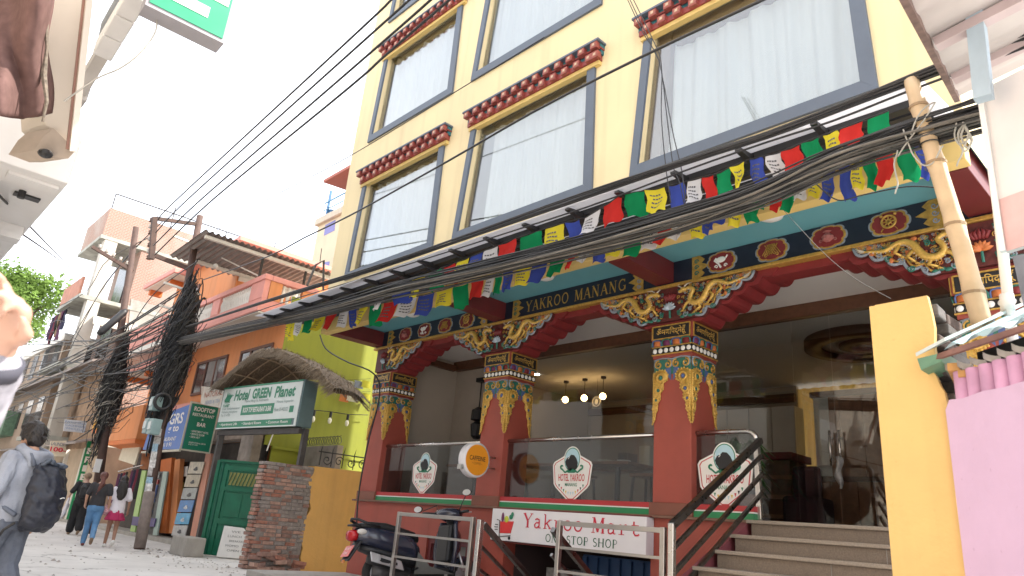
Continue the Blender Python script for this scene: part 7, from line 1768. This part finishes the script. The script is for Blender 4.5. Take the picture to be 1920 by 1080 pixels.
for s in (-1, 1): local(man, 'shoulder_strap', MB().tube([V((s*.10,-.16,1.33)), V((s*.115,-.10,1.44)), V((s*.12,.02,1.475)), V((s*.125,.115,1.40)), V((s*.14,.125,1.2)), V((s*.17,.02,1.0)), V((s*.15,-.16,.92))], .02, 7), mat('strap_grey', (.10,.115,.15), .7), True)
local(BP, 'stitched_mark', MB().tube([(.02,-.402,1.08),(.045,-.402,1.09),(.07,-.40,1.088)], .004, 5), WHITE); local(BP, 'side_strap', MB().tube([(-.17,-.2,.86),(-.2,-.14,.80),(-.19,-.1,.74)], .012, 5), BLACK)

# --- three people walking ahead
def heading(v): return math.atan2(v[1], v[0])-PI/2
ll, lr = walklegs(.18, .08, .08)
P1_ = dict(arm_l=[V((-.17,0,1.385)), V((-.25,-.05,1.14)), V((-.24,.06,.95))], arm_r=[V((.17,0,1.385)), V((.25,-.04,1.14)), V((.26,.06,.92))], leg_l=ll, leg_r=lr, skin=SKIN)
w1, hc = figure('woman with reddish hair in a dark T-shirt and blue jeans walking away', V((-16.80,4.33,0)), heading((-1,.25)), 1.66*SC, P1_, 'people walking up the street')
tp = MB(); ell(tp, [(0,0,.92,.18,.145),(0,0,1.0,.175,.14),(0,0,1.12,.155,.12),(0,.0,1.27,.175,.125),(0,0,1.37,.18,.11),(0,-.01,1.43,.11,.08)])
for a in (P1_['arm_l'], P1_['arm_r']): limb(tp, [a[0], a[0].lerp(a[1],.75)], [.075,.068])
wear(w1, 'tee_shirt', tp, mat('charcoal_tee', (.035,.033,.036), .8, var=.2, scale=20), .014, .012, (8,8,6), 2)
def trousers(t, ll, lr, m, r=(.105,.075,.06), seed=0, hem=1.0):
    tr = MB(); ell(tr, [(0,0,.80,.16,.13),(0,0,.90,.172,.14),(0,0,.98,.15,.12)])
    for L in (ll, lr): limb(tr, [L[0]-V((0,0,.02)), L[1], L[1].lerp(L[2], hem)], r)
    return wear(t, 'trousers', tr, m, .014, .01, (8,8,5), seed)
trousers(w1, ll, lr, mat('blue_jeans', (.10,.23,.42), .8, var=.3, scale=5, stain=.3, stcol=(.30,.45,.60)), seed=3)
hh = MB(); hh.ball(hc+V((0,-.012,.02)), .092, .105, .10, 14, 10); hh.ball(hc+V((0,-.07,-.04)), .06, .05, .07); limb(hh, [hc+V((0,-.085,-.03)), hc+V((.01,-.12,-.16)), hc+V((-.03,-.13,-.30)), hc+V((-.07,-.13,-.42))], [.045,.055,.045,.02])
wear(w1, 'hair', hh, HAIRR, .011, .012, (30,30,10), 1, 2)
shoe(w1, 'sandal', ll, mat('red_brown_sandal', (.20,.06,.05), .7)); shoe(w1, 'sandal', lr, mat('tan_sandal', (.25,.17,.11), .8))
bagp = MB(); ell(bagp, [(.24,.12,.72,.04,.05),(.24,.12,.78,.085,.09),(.24,.12,.88,.08,.08),(.24,.12,.97,.04,.04)])
tq = w1.matrix_basis if False else None
b_ = link('pink_bag', fuse(bagp, 'pink_bag', .012, 3, .02, (14,14,14), 2), mat('pink_patterned_bag', (.62,.34,.36), .7, var=.5, scale=40), None); b_.location = w1.location; b_.rotation_euler = w1.rotation_euler; b_.scale = w1.scale
tag(b_, 'pink patterned bag held between the two women', 'bag')
ll, lr = walklegs(.14, .075, .04)
P2_ = dict(arm_l=[V((-.155,0,1.37)), V((-.22,-.04,1.13)), V((-.23,.08,.94))], arm_r=[V((.155,0,1.37)), V((.23,-.06,1.12)), V((.25,.02,.88))], leg_l=ll, leg_r=lr, slim=.9, skin=mat('tan_skin', (.33,.18,.12), .6, var=.08))
w2, hc = figure('woman with long black hair in a white top and crimson skirt walking away', V((-16.75,4.72,0)), heading((-1,.2)), 1.62*SC, P2_, 'people walking up the street')
tp = MB(); ell(tp, [(0,0,.80,.175,.14),(0,0,.92,.17,.135),(0,0,1.1,.15,.12),(0,.0,1.27,.16,.12),(0,0,1.36,.165,.10),(0,-.01,1.42,.10,.075)])
for a in (P2_['arm_l'], P2_['arm_r']): limb(tp, [a[0], a[0].lerp(a[1],.85)], [.07,.075])
wear(w2, 'white_top', tp, mat('white_blouse', (.70,.66,.70), .8, var=.05, scale=10), .014, .014, (8,8,5), 5)
sk = MB(); ell(sk, [(0,0,.64,.235,.20),(0,0,.72,.205,.17),(0,0,.84,.17,.14),(0,0,.92,.15,.12)], 24); wear(w2, 'skirt', sk, mat('crimson_skirt', (.38,.02,.09), .8, var=.15), .013, .022, (16,16,2), 2)
hh = MB(); hh.ball(hc+V((0,-.012,.02)), .092, .105, .10, 14, 10); ell(hh, [(.0,-.13,1.12,.05,.03),(0,-.125,1.2,.10,.045),(0,-.11,1.34,.125,.055),(0,-.085,1.48,.11,.065),(0,-.05,1.58,.09,.075)]); wear(w2, 'hair', hh, HAIR, .011, .014, (30,30,6), 3, 2)
shoe(w2, 'shoe', ll, WHITE); shoe(w2, 'shoe', lr, WHITE)
ll, lr = walklegs(.16, .09, .0)
P3_ = dict(arm_l=[V((-.19,0,1.385)), V((-.30,-.02,1.16)), V((-.32,.12,1.02))], arm_r=[V((.19,0,1.385)), V((.26,.0,1.13)), V((.22,.14,.98))], leg_l=ll, leg_r=lr, skin=SKIN2)
w3, hc = figure('fair haired person in black clothes carrying a pale bag, ahead of the two women', V((-21.05,5.06,0)), heading((-1,.1)), 1.72*SC, P3_, 'people walking up the street')
tp = MB(); ell(tp, [(0,0,.90,.19,.15),(0,0,1.05,.18,.14),(0,.0,1.27,.19,.13),(0,0,1.37,.19,.115),(0,-.01,1.43,.11,.08)])
for a in (P3_['arm_l'], P3_['arm_r']): limb(tp, [a[0], a[1]], [.08,.07])
wear(w3, 'black_top', tp, mat('black_top_cloth', (.02,.02,.022), .8, var=.2), .014, .012, (8,8,6), 8); trousers(w3, ll, lr, mat('black_loose_trousers', (.018,.018,.02), .85, var=.2), (.12,.11,.11), 5, .85)
hh = MB(); hh.ball(hc+V((0,-.01,.02)), .092, .105, .10, 14, 10); wear(w3, 'hair', hh, mat('dark_blond_hair', (.25,.17,.11), .6, var=.3, scale=30), .011, .01, (30,30,10), 3, 2)
bpk = MB(); ell(bpk, [(0,-.2,1.02,.10,.05),(0,-.22,1.08,.14,.08),(0,-.22,1.3,.14,.08),(0,-.2,1.4,.09,.05)]); wear(w3, 'backpack', bpk, BLACK, .013, .012)
shoe(w3, 'sandal', ll, mat('tan_sandal', (0,0,0))); shoe(w3, 'sandal', lr, mat('tan_sandal', (0,0,0)))
sc_ = MB(); ell(sc_, [(-.38,.1,.42,.02,.05),(-.36,.1,.50,.06,.12),(-.34,.1,.75,.05,.10),(-.32,.1,.98,.015,.03)]); b_ = link('pale_bag', fuse(sc_, 'pale_bag', .013, 3, .03, (12,12,6), 4), mat('pale_cloth_bag', (.60,.58,.62), .8, var=.1), None); b_.location = w3.location; b_.rotation_euler = w3.rotation_euler; b_.scale = w3.scale
tag(b_, 'pale lilac cloth bag hanging from the black clad walker', 'bag')

# --- someone standing just at the left of the frame, one hand raised
hb = MB(); D0 = 1.42
wr = far(2, 655, D0); el = far(-112, 900, D0+.05); shd = far(-330, 700, D0+.28)
kn = far(34, 560, D0)
dU = (far(30, 540, D0)-wr).normalized(); ac = (far(60, 640, D0-.02)-wr).normalized()
limb(hb, [shd, el, wr], [.052,.042,.028])
acr = (ac-dU*ac.dot(dU)).normalized(); nn = dU.cross(acr); nn = -nn if nn.dot(EYE-wr) > 0 else nn
limb(hb, [wr, wr+dU*.04, wr+dU*.085], [.028,.034,.03], 12); limb(hb, [wr+dU*.035+acr*.024, wr+dU*.085+acr*.03], [.024,.020], 12); limb(hb, [wr+dU*.035-acr*.02, wr+dU*.08-acr*.026], [.024,.019], 12)
for k, (o, L, cu) in enumerate(((-.030,.064,.5),(-.010,.078,.35),(.012,.074,.75),(.032,.06,1.05))):
    b0 = wr+dU*(.09-.003*abs(k-1.5))+acr*o; r = .0115 if k else .010
    q1 = dU*math.cos(cu)-nn*math.sin(cu); q2 = dU*math.cos(cu*2.1)-nn*math.sin(cu*2.1); q3 = dU*math.cos(cu*2.9)-nn*math.sin(cu*2.9)
    k1 = b0+q1*L*.5; k2 = k1+q2*L*.34; k3 = k2+q3*L*.26
    hb.tube([b0-dU*.015, b0, b0+q1*L*.25, k1, k1+q2*L*.17, k2, k3], [r, r*1.12, r*.95, r*1.08, r*.9, r*.95, r*.6], 10); hb.ball(k3, r*.62, n=8)
tb_ = wr+dU*.03+acr*.04; t1 = tb_+(dU*.45+acr*.75-nn*.35).normalized()*.042; t2 = t1+(dU*.9-acr*.15-nn*.4).normalized()*.034
hb.tube([tb_-acr*.022, tb_, t1, t2], [.018,.0165,.0145,.009], 10); hb.ball(t2, .0095, n=8)
g0 = V((shd.x-.12, shd.y-.18, 0)); k_ = SC
def up_(z, dx=0, dy=0): return g0+V((dx, dy, z*k_))
i0 = len(hb.v)
ell(hb, [(g0.x, g0.y, .82*k_,.12,.10),(g0.x, g0.y, .95*k_,.15,.11),(g0.x, g0.y,1.2*k_,.14,.1),(g0.x, g0.y,1.38*k_,.15,.09),(g0.x, g0.y,1.46*k_,.05,.05)])
limb(hb, [up_(1.36,.1,.1), shd], [.07,.055]); limb(hb, [up_(1.36,-.12,-.1), up_(1.1,-.18,-.12), up_(.85,-.16,-.1)], [.05,.04,.03]); limb(hb, [up_(1.44), up_(1.53)], [.05,.048]); hb.ball(up_(1.60,.02,.01), .08, .085, .10, 16, 12); hb.ball(up_(1.56,-.03,.05), .05,.05,.05)
for s in (-1, 1): limb(hb, [up_(.88, s*.07), up_(.48, s*.08, .02), up_(.07, s*.09)], [.075,.05,.035]); limb(hb, [up_(.06, s*.09), up_(.03, s*.09-.1, .08)], [.035,.026])
ob = thing('person', 'person at the left edge raising one pale hand from a striped grey sleeve', 'person', g0)
me = fuse(hb, 'body', .007, 4); 
for v in me.vertices: v.co -= g0
link('body', me, SKIN2, ob)
sl_m = mat('striped_sleeve', (.27,.265,.30), .85, var=.6, scale=22)
sv = MB(); limb(sv, [shd-g0, el-g0, el.lerp(wr,.86)-g0], [.085,.072,.055], 14); wear(ob, 'sleeve', sv, sl_m, .009, .010, (12,12,9), 2)
local(ob, 'cuff', MB().tube([el.lerp(wr,.84)-g0, el.lerp(wr,.93)-g0], .052, 16), mat('dark_cuff', (.06,.06,.08), .8, var=.2), True)
vs = MB(); ell(vs, [(0,0,.80*k_,.17,.15),(0,0,1.0*k_,.17,.14),(0,0,1.25*k_,.17,.13),(0,0,1.38*k_,.18,.12),(0,0,1.45*k_,.08,.08)]); wear(ob, 'jacket', vs, sl_m, .012, .01)
tr = MB()
for s in (-1, 1): limb(tr, [V((s*.07,0,.86*k_)), V((s*.08,.02,.48*k_)), V((s*.09,0,.1*k_))], [.10,.075,.06])
wear(ob, 'trousers', tr, TROU, .013, .008); hh = MB(); hh.ball(V((.02,.01,1.625*k_)), .088, .092, .10); wear(ob, 'hair', hh, HAIR, .011, .01)

# ------------------------------------------------------------------ scooter
ap = solo('hotel_apron', MB().box(-10.45, -3.5, 4.85, 6.49, -.02, .17), CONC, 'raised concrete apron in front of the hotel', None, kind='structure', bev=.012)
R0 = far(715, 1075, 8.3)
sct = thing('scooter', 'dark blue black motor scooter parked nose to the red wall', 'scooter', (R0.x-.02, R0.y, .17), .03); sct.scale = (SC*1.10,)*3; sct.rotation_euler = (0, math.radians(-7), -.10)
BODY = mat('scooter_dark_paint', (.022,.025,.045), .22, var=.1, scale=6, coat=.6); PLAS = mat('scooter_black_plastic', (.014,.014,.016), .5, var=.2); CHR = mat('silver_cover', (.55,.55,.56), .3, metal=.8, var=.1); LENS = mat('red_lens', (.38,.01,.015), .2, var=.1)
def loft(rings, n=16):
    mb = MB()
    for y, cz, hw, hh, px in rings:
        for j in range(n):
            a = 2*PI*j/n; c_, s_ = math.cos(a), math.sin(a)
            mb.v.append(V((hw*math.copysign(abs(c_)**px, c_), y, cz+hh*math.copysign(abs(s_)**px, s_))))
    N = len(rings)
    for k in range(N-1):
        for j in range(n): mb.f.append((k*n+j, (k+1)*n+j, (k+1)*n+(j+1) % n, k*n+(j+1) % n))
    mb.f.append(tuple(range(n))); mb.f.append(tuple((N-1)*n+j for j in range(n))[::-1])
    return mb
# y = 0 is the rear hub, 1.25 the front hub
def wheel(y):
    W = local(sct, 'wheel', MB().torus((0, y, .24), .185, .052, 28, 10, 'x'), TYRE, True)
    local(W, 'rim', MB().lathe([(.05,-.03),(.14,-.022),(.155,-.035),(.155,.035),(.14,.022),(.05,.03)], (0, y, .24), 24, 'x'), CHR)
    sp_ = MB()
    for k in range(5): a = 2*PI*k/5; sp_.bar((.0, y+.04*math.cos(a), .24+.04*math.sin(a)), (.0, y+.145*math.cos(a), .24+.145*math.sin(a)), .05, .03, (1,0,0))
    local(W, 'spokes', sp_, PLAS)
wheel(0); wheel(1.25)
local(sct, 'rear_cowl', loft([(-.42,.66,.02,.03,.8),(-.38,.665,.085,.075,.8),(-.25,.66,.135,.115,.75),(-.05,.63,.165,.145,.7),(.18,.58,.175,.165,.7),(.38,.53,.16,.17,.75),(.5,.46,.11,.14,.8)], 20), BODY, True)
local(sct, 'lower_fairing', loft([(-.3,.52,.06,.04,.8),(-.15,.49,.13,.05,.8),(.2,.43,.16,.07,.8),(.45,.38,.15,.08,.8)], 16), PLAS, True)
local(sct, 'seat', loft([(-.34,.775,.08,.03,.7),(-.25,.785,.115,.045,.7),(.0,.775,.135,.055,.7),(.22,.735,.13,.055,.7),(.42,.70,.105,.05,.7),(.5,.66,.06,.04,.7)], 16), mat('seat_vinyl', (.012,.012,.013), .55, var=.2, bump=.2, bscale=90), True)
local(sct, 'grab_rail', MB().tube([(.12,-.1,.77),(.13,-.28,.80),(.10,-.40,.84),(0,-.44,.85),(-.10,-.40,.84),(-.13,-.28,.80),(-.12,-.1,.77)], .016, 8), PLAS, True)
local(sct, 'grab_rail_stay', MB().box(-.07,.07,-.46,-.33,.765,.79), PLAS, bev=.01)
local(sct, 'tail_lamp', loft([(-.475,.655,.05,.05,.8),(-.44,.655,.09,.065,.8),(-.38,.66,.10,.07,.8)], 14), LENS, True)
for s in (-1, 1): local(sct, 'indicator', MB().ball((s*.11,-.34,.70), .03,.07,.035), mat('clear_lens', (.55,.52,.48), .2), True)
local(sct, 'rear_mudguard', MB().hexa([(-.09,-.50,.36),(.09,-.50,.36),(.09,-.46,.36),(-.09,-.46,.36),(-.09,-.34,.60),(.09,-.34,.60),(.09,-.30,.60),(-.09,-.30,.60)]), PLAS, bev=.01)
pl = local(sct, 'number_plate', MB().hexa([(-.095,-.50,.41),(.095,-.50,.41),(.095,-.49,.41),(-.095,-.49,.41),(-.095,-.425,.54),(.095,-.425,.54),(.095,-.415,.54),(-.095,-.415,.54)]), mat('number_plate_pink', (.62,.16,.15), .5, var=.05))
me = fit(textmesh('बा ४७ प\n२१०८'), (0,-.4665,.476), (1,0,0), (0,.5,.866), .15, .10); link('plate_lettering', me, WHITE, pl)
local(sct, 'reflector', MB().box(-.03,.03,-.505,-.495,.34,.375), mat('amber_reflector', (.5,.15,.02), .3))
local(sct, 'engine_case', loft([(-.12,.26,.05,.07,.8),(0,.27,.09,.10,.8),(.25,.28,.09,.10,.8),(.42,.30,.06,.08,.8)], 12), mat('engine_grey', (.10,.10,.105), .5, metal=.5, var=.2), True)
mf = MB().tube([(.17,-.26,.40),(.185,-.1,.37),(.185,.16,.31),(.16,.3,.27)], [.062,.066,.062,.03], 14)
M_ = local(sct, 'exhaust', mf, PLAS, True)
local(M_, 'heat_shield', MB().hexa([(.235,-.25,.36),(.245,.2,.27),(.255,.2,.27),(.245,-.25,.36),(.225,-.27,.47),(.235,.16,.38),(.25,.16,.38),(.24,-.27,.47)]), CHR, bev=.008)
local(M_, 'shield_slot', MB().hexa([(.252,-.13,.37),(.258,.10,.325),(.262,.10,.325),(.256,-.13,.37),(.25,-.13,.405),(.254,.10,.355),(.26,.10,.355),(.254,-.13,.405)]), BLACK)
local(sct, 'floorboard', MB().box(-.16,.16,.42,.92,.28,.33).box(-.10,.10,.45,.9,.22,.279), PLAS, bev=.015)
local(sct, 'floor_side_panel', MB().hexa([(.155,.40,.24),(.16,1.0,.26),(.17,1.0,.26),(.165,.40,.24),(.165,.44,.50),(.165,.62,.34),(.175,.62,.34),(.175,.44,.50)]), mat('grey_side_panel', (.12,.12,.11), .5, var=.1))
ls = MB()
def lsf(u, v):
    x = (u-.5)*2; z = .30+.62*v; wd_ = .17+.07*math.sin(PI*min(1,v*1.1)); return (x*wd_, .90+.16*v*0+.02+.15*(1-x*x)*.7+.05*v-.02*math.sin(3*v), z)
ls.grid(12, 10, lsf); o = local(sct, 'leg_shield', ls, BODY, True); sd = o.modifiers.new('t', 'SOLIDIFY'); sd.thickness = .05; sd.offset = -1
local(sct, 'inner_glove_panel', MB().hexa([(-.14,.88,.4),(.14,.88,.4),(.14,.99,.4),(-.14,.99,.4),(-.15,.92,.88),(.15,.92,.88),(.15,1.02,.88),(-.15,1.02,.88)]), PLAS, bev=.03)
local(sct, 'front_apron_nose', loft([(1.0,.62,.15,.26,.9),(1.10,.64,.12,.22,.9),(1.17,.66,.06,.14,.9)], 16), BODY, True)
local(sct, 'front_fender', MB().grid(14, 6, lambda u, v: ((v-.5)*.13, 1.25+.26*math.cos(.3+2.2*u), .24+.26*math.sin(.3+2.2*u)-.06*abs(v-.5)**2*4)), BODY, True)
for s in (-1, 1): local(sct, 'fork_leg', MB().tube([(s*.07,1.25,.24),(s*.07,1.12,.55)], .02, 8), CHR, True)
local(sct, 'steering_column', MB().tube([(0,1.10,.6),(0,1.0,.98)], .05, 10), PLAS, True)
STEER = Matrix.Translation((0,1.02,0)) @ Matrix.Rotation(math.radians(24), 4, 'Z') @ Matrix.Translation((0,-1.02,0))
local(sct, 'handlebar_cowl', loft([(.84,1.0,.09,.05,.8),(.92,1.02,.20,.07,.8),(1.02,1.01,.19,.085,.8),(1.12,.98,.12,.08,.8),(1.16,.96,.05,.04,.8)], 16).xf(STEER), BODY, True)
local(sct, 'headlamp', MB().ball((0,1.13,.97), .09,.05,.06).xf(STEER), mat('headlamp_glass', (.6,.6,.6), .1), True)
for s in (-1, 1):
    G_ = local(sct, 'handlebar_grip', MB().tube([(s*.17,.95,1.02),(s*.28,.90,1.03),(s*.36,.87,1.03)], .019, 10).xf(STEER), PLAS, True)
    local(G_, 'brake_lever', MB().tube([(s*.20,1.0,1.03),(s*.30,.975,1.03),(s*.38,.93,1.02)], .007, 6).xf(STEER), CHR, True)
    Mr = local(sct, 'mirror_stem', MB().tube([(s*.17,.95,1.04),(s*.20,.97,1.14),(s*.25-(0 if s > 0 else .18),.98,1.24 if s > 0 else 1.08)], .007, 6).xf(STEER), PLAS, True)
    local(Mr, 'mirror_head', MB().ball((s*.28-(0 if s > 0 else .22),.975,1.285 if s > 0 else 1.10), .07,.018,.045, 14, 8).xf(STEER), PLAS, True); local(Mr, 'mirror_glass', MB().lathe([(.001,-.022),(.95,-.021),(.95,-.018),(.001,-.017)], (0,0,0), 20, 'y').xf(STEER @ Matrix.Translation((s*.28-(0 if s > 0 else .22),.972,1.285 if s > 0 else 1.10)) @ Matrix.Diagonal((.066,1,.042,1))), mat('mirror_silver', (.8,.8,.8), .05, metal=1, var=0))
local(sct, 'side_stand', MB().tube([(-.12,.35,.25),(-.22,.38,.02)], .012, 6), IRON, True); local(sct, 'kick_lever', MB().tube([(-.14,.1,.28),(-.15,-.05,.24),(-.2,-.06,.24)], .01, 6), CHR, True); local(sct, 'footrest', MB().tube([(.15,.42,.30),(.24,.40,.31)], .014, 6), PLAS, True)
solo('grey_sack', MB().grid(12, 10, lambda u, v: (-7.95+.0+(.22+.03*math.sin(9*v))*math.cos(2*PI*u)*(1-.3*v*v), 6.36+.12*math.sin(2*PI*u), .171+.55*v)), mat('dusty_grey_sack', (.30,.31,.32), .8, var=.25, scale=10), 'dusty grey sack leaning under the basement window', 'sack', smooth=True) if False else None

# ------------------------------------------------------------------ life size
K_ = 1.0/SC
for o in list(C.objects):
    if o.parent is None:
        o.location = V(o.location)*K_
        if o.type not in ('CAMERA', 'LIGHT'): o.scale = V(o.scale)*K_
cam.data.dof.focus_distance *= K_
